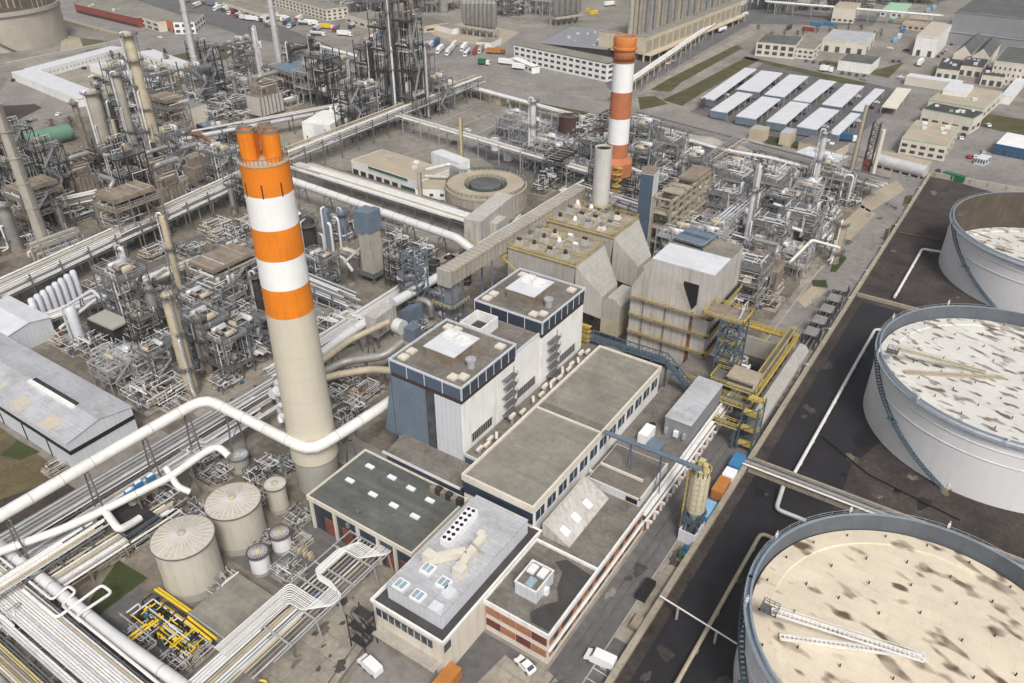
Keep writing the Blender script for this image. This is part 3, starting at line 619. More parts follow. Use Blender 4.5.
# two boiler towers and the link between them
t = thing('boiler_house', (-90, 127, 0), 'white and dark blue power house with two roof blocks and stepped recess beside the chimney', 'power house')
m = MB(); m.box(-99.7, -81.3, 102.3, 121.4, 0, 27.2); m.box(-99.7, -81.3, 133.3, 152.3, 0, 26.8); m.box(-97, -81.6, 121.4, 133.3, 0, 28); m.build('wall', 'white_wall', t)
for (y0, y1, nm) in ((102, 121.7, 0), (133, 152.6, 1)):
    m = MB(); m.box(-100, -81, y0, y1, 27.2, 28.3); m.build('brown_band', 'brown_trim', t)
    m = MB(); m.box(-100.15, -80.85, y0-.15, y1+.15, 28.3, 31.2); b = m.build('upper_band', 'blue_panel' if nm == 0 else 'navy_panel', t)
    m = MB()
    for i in range(5):
        x = -100.1+19.2*i/4; m.box(x-.07, x+.07, y0-.28, y0-.16, 28.3, 31.3)
    for i in range(8):
        y = y0+(y1-y0)*i/7; m.box(-80.84, -80.72, y-.07, y+.07, 28.3, 31.3)
    m.build('mullion', 'pale_panel', b)
    m = MB()
    for i in range(7):
        ya = y0+(y1-y0)*i/7; m.box(-80.84, -80.78, ya+.25, ya+2.6, 28.6, 30.9)
    m.build('glazing', 'navy_panel', b)
    m = MB(); m.box(-99.8, -81.2, y0+.2, y1-.2, 31.2, 31.3); m.build('roof', 'roof_brown', t)
    m = MB(); parapet(m, -100.25, -80.75, y0-.25, y1+.25, 31.2, 0.45, 0.3); m.build('parapet', 'pale_panel', t)
    m = MB(); m.cbox(-90.5, y0+9.5, 31.3, 7.6, 8.6, 2.6); h_ = m.build('plant_room', 'rusty_grey', t)
    m = MB(); m.cbox(-90.5, y0+9.5, 33.9, 8.2, 9.2, 0.25); m.build('plant_roof', 'roof_white', h_)
    for dx, dy in ((-1.6, 1.8), (1.8, 1.6)): 
        m = MB(); m.cbox(-90.5+dx, y0+9.5+dy, 34.15, 2.6, 2.4, 0.7); m.build('vent_box', 'white_wall', h_)
    for (x, y) in ((-98, y0+2.2), (-98, y0+4.9), (-84.6, y0+2.1), (-82.9, y0+3.4), (-97.6, y1-2.4), (-95.3, y1-2.2), (-83.2, y1-2.5)):
        m = MB(); m.cbox(x, y, 31.3, 1.9, 1.9, 0.5); m.build('roof_hatch', 'cream_wall', t)
    m = MB(); m.lathe([(0.9, 31.3), (0.9, 32.8), (1.15, 32.9), (1.15, 33.4), (0.6, 33.4), (0.6, 33.0), (0, 33.0)], (-83.9, y0+7.4), 16); m.build('exhaust_cowl', 'galv', t, True)
    m = MB(); m.cyl(-93.5, y0+13.6, 31.3, 31.9, 1.0); m.build('round_vent', 'rusty_grey', t)
m = MB(); m.box(-96.8, -81.8, 121.9, 132.8, 28, 28.1); m.build('link_roof', 'roof_brown', t)
m = MB(); m.box(-81.9, -81.55, 121.9, 132.8, 28, 28.5); m.build('coping', 'pale_panel', t)
m = MB(); parapet(m, -97.3, -91.3, 123.0, 130.0, 28.1, 3.0, 0.3); m.build('roof_well', 'white_wall', t)
m = MB(); m.box(-96.9, -91.7, 123.4, 129.6, 28.12, 28.5); m.build('well_floor', 'roof_dark', t)
# the tapering blue buttress, dark strip and pale panel of the near end
m = MB(); m.prism([(-100.2, 101.9), (-90.6, 101.9), (-90.6, 102.4), (-100.2, 102.4)], 11, 27.1)
m.yprism([(-103.4, 11), (-100.1, 11), (-100.1, 27.1)], 101.9, 119)
m.build('buttress', 'slate_panel', t)
m = MB(); m.box(-90.5, -88.2, 101.95, 102.4, 11, 27.1); m.build('dark_strip', 'glass', t)
m = MB(); m.box(-88.1, -81.2, 101.9, 102.4, 11, 27.1); m.build('end_panel', 'pale_panel', t)
m = MB(); m.box(-81.25, -81.0, 102.2, 121.5, 14, 27.1); m.build('side_panel', 'white_wall', t); m = MB(); m.box(-81.25, -81.0, 133.2, 152.5, 14, 26.8); m.build('side_panel', 'white_wall', t)
for y0 in (104, 122.6, 140.5):
    m = MB(); m.box(-81.1 if y0 != 122.6 else -81.75, -80.94 if y0 != 122.6 else -81.5, y0+1, y0+8.6, 15.2, 17.4); lv = m.build('louvre_band', 'dark_steel', t)
    m = MB()
    for i in range(10): m.box(-80.95 if y0 != 122.6 else -81.5, -80.85 if y0 != 122.6 else -81.4, y0+1+i*.8, y0+1.14+i*.8, 15.2, 17.4)
    m.build('slat', 'galv', lv)
for y0 in (116.5, 135.2):
    for k in range(5):
        m = MB(); z = 15.0+k*2.4; m.box(-81, -79.6, y0+(k % 2)*0.4, y0+4.4, z, z+.1); m.rail([(-79.6, y0, z), (-79.6, y0+4.4, z)], 1.0, .06, 1.1); m.bar((-79.7, y0+.2, z), (-79.7, y0+4.2, z+2.4 if k < 4 else z), 0.14)
        m.build('escape_balcony', 'steel', t)
    m = MB(); m.box(-81.02, -80.93, y0+4.6, y0+4.9, 14.2, 26); m.build('downpipe', 'steel', t)
# ledge roof with its row of air units
t = thing('ledge_roof', (-78.9, 128, 0), 'narrow brown ledge roof between the power house and the long flat hall', 'roof')
m = MB(); m.box(-81.0, -76.9, 102.4, 158, 0, 13.7); m.build('wall', 'blue_panel', t)
m = MB(); m.box(-80.95, -76.95, 102.6, 157.9, 13.7, 13.8); m.build('roof', 'roof_brown', t)
m = MB(); m.box(-77.2, -76.75, 102.4, 158, 13.7, 14.3); m.build('gutter', 'concrete_old', t)
m = MB(); m.box(-81.0, -76.8, 102.2, 102.5, 13.3, 14.0); m.build('coping', 'pale_panel', t)
def tvent():
    r = thing('roof_vent', (0, 0, 0), '', 'vent', 'ventilator stubs along the ledge roof')
    m = MB(); m.cbox(0, 0, 0, 0.45, 0.5, 1.5); m.build('duct', 'galv', r)
    m = MB(); m.cbox(0, 0, 1.5, 0.6, 1.9, 0.55); m.build('cowl', 'cream_wall', r)
    return r
v0 = tvent()
ys = [104.0, 106.0, 107.9, 109.6, 116.5, 120.0, 125.2, 128.0, 130.3, 132.2, 134.2, 136.4, 138.4, 140.6, 142.9, 145.2, 147.6, 150.0]
for i, y in enumerate(ys):
    lab = 'short cream ventilator on the brown ledge roof beside the power house'
    loc = (-78.2+0.5*(i % 2), y, 13.8)
    if i == 0: v0.location = loc; v0['label'] = lab
    else: copy_thing(v0, loc, 0 if i % 3 else 0.6, lab, (1, 1, 1.0 if i % 4 else 1.4))

# the long flat hall
t = thing('turbine_hall', (-68, 125, 0), 'long hall with pale flat felt roof in two fields and cream parapet', 'hall')
m = MB(); m.box(-76.4, -59.5, 95.8, 154.2, 0, 13.6); m.build('wall', 'white_wall', t)
m = MB(); m.box(-76.7, -59.2, 95.5, 154.5, 13.9, 15.0); m.box(-76.2, -59.7, 96, 154, 15.0, 15.05); m.build('roof_edge', 'cream_wall', t)
m = MB(); m.box(-76.1, -59.8, 96.1, 123.4, 15.05, 15.12); m.box(-76.1, -59.8, 126.2, 153.9, 15.05, 15.12); m.build('roof', 'roof_felt', t)
m = MB(); m.box(-76.1, -59.8, 123.4, 126.2, 15.06, 15.09); m.build('roof_seam', 'roof_brown', t)
m = MB(); parapet(m, -76.72, -59.18, 95.48, 154.52, 15.0, 0.45, 0.45); m.box(-76.3, -59.7, 123.2, 123.6, 15.1, 15.5); m.build('parapet', 'cream_wall', t)
m = MB(); m.box(-76.4, -59.4, 95.6, 95.79, 10.6, 13.4); m.build('window_band', 'navy_panel', t)
for i in range(13):
    y0 = 97.0+i*4.4; m = MB(); m.box(-59.48, -59.36, y0, y0+3.0, 10.4, 12.9); w1 = m.build('window', 'navy_panel', t); m = MB(); m.box(-59.37, -59.28, y0+1.45, y0+1.55, 10.4, 12.9); m.box(-59.44, -59.2, y0-.1, y0+3.1, 10.2, 10.39); m.build('frame', 'pale_panel', w1)
# office wing along the street
t = thing('office_wing', (-51, 118, 0), 'two-storey wing with orange and dark red panel bands along the street', 'office')
m = MB(); m.box(-57.7, -44.2, 77.2, 176, 0, 7.4); m.box(-59.2, -57.7, 95.2, 160, 0, 7.4); m.build('wall', 'cream_wall', t)
m = MB(); m.box(-58.0, -43.85, 76.8, 178, 7.4, 8.0); m.box(-59.2, -58, 95.2, 160, 7.4, 8.0); m.build('roof_edge', 'white_wall', t)
m = MB(); m.box(-57.6, -44.2, 77.2, 94.6, 8.0, 8.06); m.box(-59.1, -44.2, 95.2, 177, 8.0, 8.06); m.build('roof', 'roof_brown', t)
m = MB(); m.box(-53.2, -44.4, 77.6, 93.4, 8.07, 8.075); m.sheet([(-46, 84), (-48.5, 82.5), (-49, 79), (-47.2, 77.8), (-44.6, 78), (-44.5, 93), (-50.3, 93.6), (-52, 92), (-49.4, 90.6), (-48.4, 87)], 8.09)
m = MB(); m.sheet([(-46.6, 84.4), (-48.2, 82.5), (-49.6, 79.5), (-48.2, 77.8), (-44.6, 77.9), (-44.5, 93), (-50.3, 93.8), (-52, 92), (-49.4, 90.6), (-48.4, 87)], 8.085); m.build('damp_patch', 'roof_dark', t)
m = MB(); m.box(-58, -43.85, 76.8, 77.1, 8.0, 8.5); m.box(-44.25, -43.85, 77.1, 178, 8.0, 8.5); m.box(-58, -57.6, 77.1, 95, 8, 8.5); m.box(-57.6, -44.25, 94.4, 94.9, 8.0, 8.6); m.box(-59, -50, 118, 118.4, 8.06, 8.7); m.build('parapet', 'white_wall', t)
for z0, z1 in ((4.9, 6.7), (1.7, 3.5)):
    for i in range(4):
        x0 = -57.5+i*3.3; m = MB(); m.box(x0, x0+3.1, 77.05, 77.19, z0, z1); m.build('panel', ('spandrel_orange', 'spandrel_orange', 'spandrel_orange', 'spandrel_red')[i] if z0 > 4 else ('spandrel_red', 'spandrel_orange', 'spandrel_red', 'spandrel_orange')[i], t)
    for i in range(9):
        y0 = 77.6+i*4.2; m = MB(); m.box(-44.19, -44.05, y0, y0+3.9, z0, z1); m.build('panel', 'spandrel_orange' if i % 3 != 1 else 'spandrel_red', t)
        m = MB(); m.box(-44.05, -43.98, y0+1.2, y0+2.6, z0+.2, z1-.2); m.build('window', 'glass', t)
m = MB(); m.box(-44.19, -43.4, 114.5, 178, 6.2, 6.45); m.box(-44.19, -43.1, 114.5, 178, 4.7, 4.95); m.box(-44.1, -43.7, 77, 178, 3.75, 4.05); m.build('ledge', 'white_wall', t)
m = MB(); m.box(-44.19, -43.6, 114.5, 178, 4.96, 6.1); m.build('dark_recess', 'navy_panel', t)
m = MB(); m.box(-44.19, -44.0, 116, 176, 0.3, 4.6); m.build('brick_base', 'brick_red', t)
for i in range(18):
    y = 117+i*3.3; m = MB(); m.box(-44.0, -42.9, y, y+.5, 2.2, 2.7); m.box(-44.0, -43.5, y+.1, y+.4, 0.2, 2.2); m.build('bracket', 'white_wall', t)
# rooftop plant room, sloping glass roof, step block
h_ = thing('plant_room', (-52, 84.5, 8.1), 'grey roof box with two white skylights standing on the near end of the office wing', 'roof box')
m = MB(); m.box(-54.2, -49.6, 81.6, 87.6, 8.06, 11.0); m.build('wall', 'pale_panel', h_)
m = MB(); parapet(m, -54.3, -49.5, 81.5, 87.7, 11.0, 0.35, 0.25); m.build('coping', 'white_wall', h_)
m = MB(); m.box(-54.0, -49.8, 81.8, 87.4, 11.0, 11.05); m.build('roof', 'roof_brown', h_)
for x, y, mm in ((-53.0, 85.8, 'skylight_white'), (-50.9, 86.0, 'skylight_white'), (-51.6, 83.0, 'skylight')):
    m = MB(); m.cbox(x, y, 11.05, 1.5, 2.2, 0.4); m.build('skylight', mm, h_)
m = MB(); m.cbox(-49.2, 84.6, 8.06, 0.7, 0.9, 1.6); m.build('air_unit', 'white_clean', h_)
h_ = thing('glazed_roof', (-52, 104, 8.1), 'sloping grey glazed roof monitor with white skylights on the office wing', 'roof monitor')
m = MB(); m.yprism([(-57.6, 8.06), (-51.4, 8.06), (-51.4, 8.3), (-57.0, 11.4), (-57.6, 11.4)], 96.5, 113); m.build('slope', 'grey_panel', h_)
for y in (97.9, 102.3, 107.0):
    m = MB(); f = lambda x: 8.3+(x+51.4)/(-57.0+51.4)*3.1
    m.add([(-54.6, y, f(-54.6)+.06), (-52.8, y, f(-52.8)+.06), (-52.8, y+1.7, f(-52.8)+.06), (-54.6, y+1.7, f(-54.6)+.06)], [(0, 1, 2, 3)]); m.build('skylight', 'skylight_white', h_)
h_ = thing('vent_block', (-50, 118, 8.1), 'low grey step wall with a dark louvre on the brown office wing roof', 'roof step')
m = MB(); m.box(-57.5, -45.0, 114.4, 128, 8.06, 9.9); m.build('wall', 'pale_panel', h_)
m = MB(); m.box(-57.3, -45.2, 114.6, 127.8, 9.9, 9.95); m.build('roof', 'roof_brown', h_); m = MB(); m.box(-48.2, -45.6, 114.3, 114.39, 8.4, 9.6); m.build('louvre', 'black', h_)
m = MB(); m.box(-45.3, -44.9, 114.3, 128, 9.9, 10.2); m.box(-57.6, -45, 114.3, 114.6, 9.9, 10.2); m.box(-57.2, -47, 119.6, 120.0, 9.95, 10.5); m.build('coping', 'cream_wall', h_)
h_ = thing('roof_shed', (-49, 148, 8.1), 'long plain grey sheet-metal shed sitting on the office wing roof', 'shed')
q = rect_px((663.5, 419.5), (691, 426.5), (722.8, 385), 13.3)
m = MB(); m.prism(q, 8.06, [13.3, 13.0, 13.0, 13.3]); m.build('wall', 'shed_grey', h_)
c_ = [sum(p[i] for p in q)/4 for i in (0, 1)]; q2 = [(c_[0]+(p[0]-c_[0])*1.03, c_[1]+(p[1]-c_[1])*1.01) for p in q]
m = MB(); n_ = len(m.v); m.prism(q2, 13.32, [13.62, 13.5, 13.5, 13.62]); m.build('roof', 'roof_metal', h_)
for i, u in enumerate((0.12, 0.5, 0.82)):
    p = lerp(q[0], q[1], u); m = MB(); m.cbox(p[0], p[1]-0.4, 9.3, 1.1 if i == 1 else 0.7, 0.7, 1.5); m.build('air_unit', 'white_clean' if i == 1 else 'galv', h_)
h_ = thing('air_handler', (-54, 133, 8.1), 'white air handling box with black fan on the brown roof before the grey shed', 'air handler')
x, y = W((643, 442), 8.1); m = MB(); m.cbox(x, y+1.6, 8.06, 2.3, 4.6, 2.6); m.build('casing', 'white_clean', h_)
m = MB(); m.cbox(x+3.0, y, 8.06, 3.4, 3.6, 0.9); m.build('cooler', 'slate_panel', h_); m = MB(); m.cyl(x-.4, y+5.5, 8.06, 9.6, 0.8); m.build('fan', 'black', h_)
for i, (px, lab) in enumerate((((600, 590), ''), ((0, 0), ''))): pass
m = MB(); m.tube([W((604.8, 432), 15.8)+(15.8,), W((700, 469), 20.5)+(20.5,)], 0.55, 8)
tb = MB(); 
h_ = thing('conveyor_tube', (-55, 126, 8.1), 'straight blue grey conveyor tube from the flat hall roof down to the silo top', 'conveyor')
m.build('casing', 'slate_panel', h_)
a, b = W((604.8, 432), 15.8)+(15.8,), W((700, 469), 20.5)+(20.5,)
for u in (0.3, 0.62):
    q_ = lerp(a, b, u); m = MB(); m.bar((q_[0]-.6, q_[1], 8), q_, 0.16); m.bar((q_[0]+.6, q_[1], 8), q_, 0.16); m.build('trestle', 'steel_blue', h_)

# low strip roof and the skylit hall to its left
t = thing('strip_roof', (-87, 97, 0), 'long narrow brown lean-to roof in front of the power house', 'lean-to')
m = MB(); m.prism([(-97.6, 95.7), (-76.8, 95.7), (-76.8, 101.8), (-97.6, 101.8)], 0, [11.3, 11.3, 12.1, 12.1]); m.build('wall', 'navy_panel', t)
m = MB(); m.add([(-97.8, 95.5, 11.4), (-76.75, 95.5, 11.4), (-76.75, 101.85, 12.2), (-97.8, 101.85, 12.2)], [(0, 1, 2, 3)]); m.build('roof', 'roof_brown', t)
m = MB(); m.tube([(-98.2, 95.2, 11.4), (-77, 95.2, 11.4)], 0.35, 8); m.build('gutter', 'clad', t, True)
t = thing('workshop_hall', (-90, 86, 0), 'flat slate grey roof hall with eleven white skylights and brick red wall panels', 'hall')
m = MB(); m.box(-103.5, -75.9, 78.2, 95, 0, 8.1); m.build('wall', 'navy_panel', t)
m = MB(); m.box(-104.0, -75.3, 77.5, 95.5, 8.1, 9.0); m.build('roof_edge', 'cream_wall', t)
m = MB(); m.box(-103.6, -75.6, 77.9, 95.1, 9.0, 9.06); m.build('roof', 'roof_slate', t)
m = MB(); parapet(m, -104.02, -75.28, 77.48, 95.52, 9.0, 0.3, 0.3); m.build('parapet', 'cream_wall', t)
for p in ((370, 467), (350, 481), (392, 478), (373, 495), (411, 489), (394, 506), (430, 501), (453, 511), (415, 517), (433, 527), (448, 519)):
    x, y = W(p, 9.06)
    if x > -76.6: continue
    m = MB(); m.cbox(x, y, 9.06, 2.0, 1.0, 0.35); m.build('skylight', 'skylight_white', t)
for x in (-100, -95, -88, -83, -79): 
    m = MB(); m.box(x, x+2.8, 78.02, 78.19, 0.3, 4.6); m.build('door', 'brick_red', t)
for x in (-103.7, -97, -90.5, -85, -80.5):
    m = MB(); m.box(x, x+.6, 77.7, 78.19, 0, 8.1); m.build('pilaster', 'cream_wall', t)
for p, r_ in (((358, 514), .45), ((348, 527), .45)):
    x, y = W(p, 9.06); m = MB(); m.cyl(x, y, 9.06, 10.0, r_); m.build('roof_vent', 'steel', t)
for i in range(6):
    x, y = W((434+i*5.2, 491+i*2.7), 9.06); m = MB(); m.cbox(x, y, 9.06, 1.3, 1.2, 1.3+.4*(i % 2)); m.build('cooling_unit', ('rusty_grey', 'dark_steel')[i % 2], t)

# control building with silver roof
t = thing('control_building', (-66, 81, 0), 'cream block with silver metal roof, blue skylights and ducts on top', 'control building')
m = MB(); m.box(-73.9, -57.9, 64.9, 96.5, 0, 9.0); m.build('wall', 'cream_wall', t)
m = MB(); m.box(-74.1, -57.7, 64.7, 96.6, 9.0, 9.4); m.box(-74.2, -57.6, 64.6, 65.0, 9.4, 9.9); m.box(-74.2, -73.8, 65, 96, 9.4, 9.9); m.box(-58.0, -57.6, 65, 95, 9.4, 9.7); m.build('roof_edge', 'white_wall', t)
m = MB(); m.box(-73.7, -58.1, 65.1, 96, 9.4, 9.45); m.build('terrace', 'roof_dark', t)
m = MB(); m.box(-71.9, -59.6, 67.0, 94.2, 9.45, 12.9); pw = m.build('penthouse', 'pale_panel', t)
m = MB(); m.box(-72.0, -59.5, 66.9, 94.3, 12.9, 13.1); m.build('penthouse_roof', 'roof_metal', pw)
for p in ((401, 585), (428, 569), (418, 596), (444, 583)):
    x, y = W((p[0], p[1]), 13.3); m = MB(); m.cbox(x, y, 13.1, 2.3, 2.3, 0.5); s_ = m.build('skylight', 'white_clean', t)
    for dx in (-.5, .5): 
        m = MB(); m.cbox(x+dx, y, 13.6, 0.8, 1.7, 0.04); m.build('pane', 'skylight', s_)
for p in ((449, 592), (436, 607)):
    x, y = W(p, 13.3); m = MB(); m.cbox(x, y, 13.1, 2.1, 2.0, 0.5); m.build('roof_hatch', 'roof_white', t)
ch = thing('chiller', (-70, 87, 13.1), 'long white chiller with two rows of round black fans on the silver roof', 'chiller')
a, b = W((445, 543), 14), W((473, 510), 14)
m = MB(); m.obox(a, b, 2.3, 13.1, 14.6); m.build('casing', 'white_clean', ch)
for i in range(7):
    for s in (-.55, .55):
        q_ = lerp(a, b, (i+.5)/7); dx, dy = b[0]-a[0], b[1]-a[1]; l = math.hypot(dx, dy); x, y = q_[0]-dy/l*s, q_[1]+dx/l*s
        m = MB(); m.lathe([(0.38, 14.6), (0.38, 14.72), (0.3, 14.72), (0.3, 14.66), (0, 14.66)], (x, y), 12); m.build('fan', 'black', ch)
dk = thing('air_duct', (-64, 83, 13.1), 'cranked pale ventilation duct lying across the silver roof', 'duct')
for pts, w_ in ((((428, 560), (445, 556), (466, 552)), 1.5), (((462, 566), (468, 556), (484, 536), (478, 533)), 1.5)):
    m = MB(); P_ = [W(p, 14) for p in pts]
    for u, v in zip(P_, P_[1:]): m.obox(u, v, w_, 13.25, 14.6+.003*len(m.v)/8)
    m.build('duct_run', 'cream_wall', dk)
for p in ((430, 557), (460, 571)):
    x, y = W(p, 14); m = MB(); m.cbox(x, y, 13.12, 2.2, 1.9, 1.9); m.build('fan_box', 'cream_wall', dk)
m = MB(); a, b = W((470, 541), 15), W((484, 553), 15); m.obox(a, b, 0.3, 14.75, 15.0); m.build('cable_tray', 'galv', dk)
m = MB(); m.box(-73.2, -60.2, 64.72, 64.89, 6.4, 8.2); m.build('window_band', 'glass', t)
for i in range(9): 
    m = MB(); m.box(-73.2+i*1.5, -73.06+i*1.5, 64.62, 64.71, 6.4, 8.2); m.build('mullion', 'pale_panel', t)
for i, x in enumerate((-72.5, -69.5, -65.5, -61.5)):
    m = MB(); m.box(x, x+1.8, 64.75, 64.89, 0.2, 2.6); m.build('door', 'brown_trim' if i % 2 else 'glass', t)
m = MB(); m.box(-73.6, -58.4, 62.6, 64.9, 3.4, 3.6); m.build('canopy', 'concrete', t)
m = MB(); m.box(-57.89, -57.78, 65.2, 67.0, 6.4, 8.2); m.build('window', 'glass', t)
st = thing('stair_tower', (-75.2, 62.5, 0), 'dark open steel stair tower leaning against the cream control building', 'stair tower')
x0, y0 = W((380, 640)); x0, y0 = -74.5, 61.5
for k in range(4):
    z = 2.0+k*2; m = MB(); m.box(x0-1.5, x0+2.0, y0-1.2+(k % 2)*1.6, y0+1.0+(k % 2)*1.2, z, z+.1); m.rail([(x0-1.5, y0-1.2, z), (x0+2.0, y0-1.2, z), (x0+2, y0+1.8, z)], 1.0, .07, .9); m.build('landing', 'dark_steel', st)
    m = MB(); m.bar((x0-1.4+(k % 2)*3, y0, z-2), (x0+1.6-(k % 2)*3, y0, z), 0.5); m.bar((x0-1.4+(k % 2)*3, y0+.8, z-2), (x0+1.6-(k % 2)*3, y0+.8, z), 0.2); m.build('flight', 'steel', st)
for sx in (-1.5, 2):
    for sy in (-1.2, 2): m = MB(); m.cbox(x0+sx, y0+sy, 0, .18, .18, 9); m.build('post', 'dark_steel', st)

# main chimney
cx, cy = W((320, 482))
t = thing('chimney', (cx, cy, 0), 'huge cream chimney with orange and white bands and flues on top', 'chimney')
Hc = HT((320, 482), 158.5)
# band limits from the photo rows along the axis
def zrow(y, bx=320, by=482): return HT((bx, by), y)
rows = [474, 318, 290, 262, 231, 196, 163]
zz = [0, 4.6] + [zrow(y) for y in (308, 280.5, 252, 222, 189.5)] + [Hc]
def rad(z): return 5.35-(5.35-4.3)*(z/Hc) if z > 9 else 4.75
m = MB()
for k in range(1, 6):
    z = 9.5+k*5.5; m.lathe([(rad(z)-.01, z), (rad(z)+.008, z), (rad(z)+.008, z+.07), (rad(z)-.01, z+.07)], (cx, cy), 56, cap=False)
m.build('lift_joint_rim', 'concrete_tank', t)
m = MB(); a_ = 1.3
for s_ in (-.03, .03): m.tube([(cx+(rad(10)+.25)*cos(a_+s_), cy+(rad(10)+.25)*sin(a_+s_), 10), (cx+(rad(Hc)+.25)*cos(a_+s_), cy+(rad(Hc)+.25)*sin(a_+s_), Hc+1)], .06, 4)
m.build('ladder', 'steel', t)
cols = ['stack_grey', 'stack_cream', 'orange', 'white_clean', 'orange', 'white_clean', 'orange']
zz[1] = 8.9; zz[2:2] = [9.05]; cols[1:1] = ['stack_grey']
for i in range(len(zz)-1):
    m = MB(); m.lathe([(rad(zz[i]), zz[i]), (rad(zz[i+1]), zz[i+1])], (cx, cy), 56, cap=False); m.build('shaft_band', cols[i], t, True)
m = MB(); m.lathe([(rad(Hc)+.02, Hc-.25), (rad(Hc)+.14, Hc-.25), (rad(Hc)+.14, Hc+.1), (rad(Hc)-.3, Hc+.1), (rad(Hc)-.3, Hc-.2), (0, Hc-.2)], (cx, cy), 56, cap=False); m.build('rim', 'pipe_beige', t)
for i, (dx, dy, r_, h_) in enumerate(((-1.9, -1.5, 1.5, 5.6), (1.75, 0.9, 1.5, 5.4), (-1.2, 2.3, 1.2, 5.4), (-3.0, 0.6, 1.1, 4.6))):
    m = MB(); x, y = cx+dx, cy+dy
    m.lathe([(r_, Hc-.2), (r_, Hc+h_), (r_-.25, Hc+h_), (r_-.25, Hc+h_-2)], (x, y), 22, cap=False); f_ = m.build('flue', 'orange', t, True)
    m = MB(); m.lathe([(r_+.02, Hc+h_-.6), (r_+.05, Hc+h_+.04), (r_-.27, Hc+h_+.04), (r_-.27, Hc+h_-.4)], (x, y), 22, cap=False); m.build('flue_lip', 'rusty_grey', f_)
m = MB()
for a in (-1.75, -0.95, -0.15, .7): k_ = rad(Hc-3.5)+.07; m.obox((cx+(k_-.4)*cos(a), cy+(k_-.4)*sin(a)), (cx+k_*cos(a), cy+k_*sin(a)), .25, Hc-6.0, Hc-3.4)
m.build('vent_slot', 'brown_trim', t)
m = MB()
for i in range(34):
    a = 2*pi*i/34; m.cbox(cx+(rad(Hc)-.1)*cos(a), cy+(rad(Hc)-.1)*sin(a), Hc, .08, .08, 1.1)
m.lathe([(rad(Hc)-.14, Hc+1.05), (rad(Hc)-.06, Hc+1.05), (rad(Hc)-.06, Hc+1.12), (rad(Hc)-.14, Hc+1.12)], (cx, cy), 34, cap=False); m.build('railing', 'steel', t)

# big insulated pipes round the chimney
def P3(p, z): q = W(p, z); return (q[0], q[1], z)
def bigpipe(name, pts, r_, mm, label, sup=0, bend=3.0, sm='steel', posts=True, n=14):
    t = thing(name, (pts[0][0], pts[0][1], 0), label, 'pipe')
    m = MB(); m.tube(pts, r_, n, bend); p_ = m.build('pipe', mm, t, True)
    m = MB()
    for a, b in zip(pts, pts[1:]):
        l = math.dist(a, b); k = int(l/6)
        for i in range(1, k): q = lerp(a, b, i/k); d = [(b[j]-a[j])/l*0.07 for j in range(3)]; m.tube([tuple(q[j]-d[j] for j in range(3)), tuple(q[j]+d[j] for j in range(3))], r_*1.04, n)
    if m.v: m.build('joint_ring', 'pipe_beige' if mm == 'pipe_white' else 'clad_dull', p_)
    if sup:
        for a, b in zip(pts, pts[1:]):
            l = math.dist(a[:2], b[:2])
            if l < 5: continue
            k = max(1, round(l/sup))
            for i in range(k):
                q = lerp(a, b, (i+.5)/k); dx, dy = (b[0]-a[0])/l, (b[1]-a[1])/l; nx, ny = -dy, dx
                m = MB()
                for s in (-1, 1): m.bar((q[0]+nx*s*(r_+1.2), q[1]+ny*s*(r_+1.2), 0), (q[0]+nx*s*r_*.8, q[1]+ny*s*r_*.8, q[2]-r_), .28)
                m.bar((q[0]-nx*(r_+.3), q[1]-ny*(r_+.3), q[2]-r_-.1), (q[0]+nx*(r_+.3), q[1]+ny*(r_+.3), q[2]-r_-.1), .3)
                m.bar((q[0]-nx*(r_+.9), q[1]-ny*(r_+.9), q[2]*.4), (q[0]+nx*(r_+.5), q[1]+ny*(r_+.5), q[2]*.75), .16)
                m.build('trestle', sm, t)
    return t
# flue-gas main: comes in from the left edge, climbs, turns round the chimney and runs back to the power house
bigpipe('flue_main', [P3((-40, 539), 15.5), P3((120, 446), 15.5), P3((205, 398), 15.5), P3((311, 452), 15.5), P3((382, 407), 15), P3((392, 400), 15)], 1.25, 'pipe_white', 'fat white pipe crossing from the picture edge and bending round the foot of the chimney', 14, 4.0)
bigpipe('product_main', [P3((-30, 562), 7), P3((60, 530), 7), P3((100, 512), 7.2), P3((170, 477), 7.6), P3((205, 452), 8), P3((218, 446), 8), P3((229, 456), 6.5)], 0.85, 'pipe_white', 'white pipe ending in a swan neck above the small grey tank left of the chimney', 13, 2.5)
bigpipe('branch_pipe', [P3((104, 510), 7.1), P3((119, 530), 6.5), P3((131, 524), 5.5), P3((140, 518), 5)], 0.8, 'pipe_white', 'short white elbow pipe dropping from the middle of the white main', 0, 1.2)
bigpipe('return_pipe', [P3((166, 468), 7.8), P3((178, 487), 6.4), P3((190, 492), 5)], 0.7, 'pipe_white', 'short white branch dropping toward the beige tank roofs', 0, 1.0)
bigpipe('gas_duct', [P3((272, 395), 6.5), P3((335, 343), 6.5), P3((372, 317), 7)], 1.35, 'clad_bright', 'thick silver duct rising behind the chimney to the ribbed grey box', 15, 2)
bigpipe('gas_duct', [P3((393, 303), 8), P3((438, 277), 8)], 1.5, 'clad_bright', 'thick silver duct between the ribbed grey box and the tall grey conveyor tower', 12, 2)
bigpipe('hot_duct', [P3((318, 375), 5), P3((345, 361), 5.5), P3((385, 356), 7.5), P3((402, 342), 9)], 1.2, 'clad_dull', 'grey duct curving from the chimney to the power house roof', 14, 3)
bigpipe('hot_duct', [P3((318, 380), 4.5), P3((336, 375), 5), P3((372, 369), 6), P3((392, 371), 7)], 1.0, 'pipe_beige', 'yellowish stained duct curving low from the chimney to the power house', 14, 3)
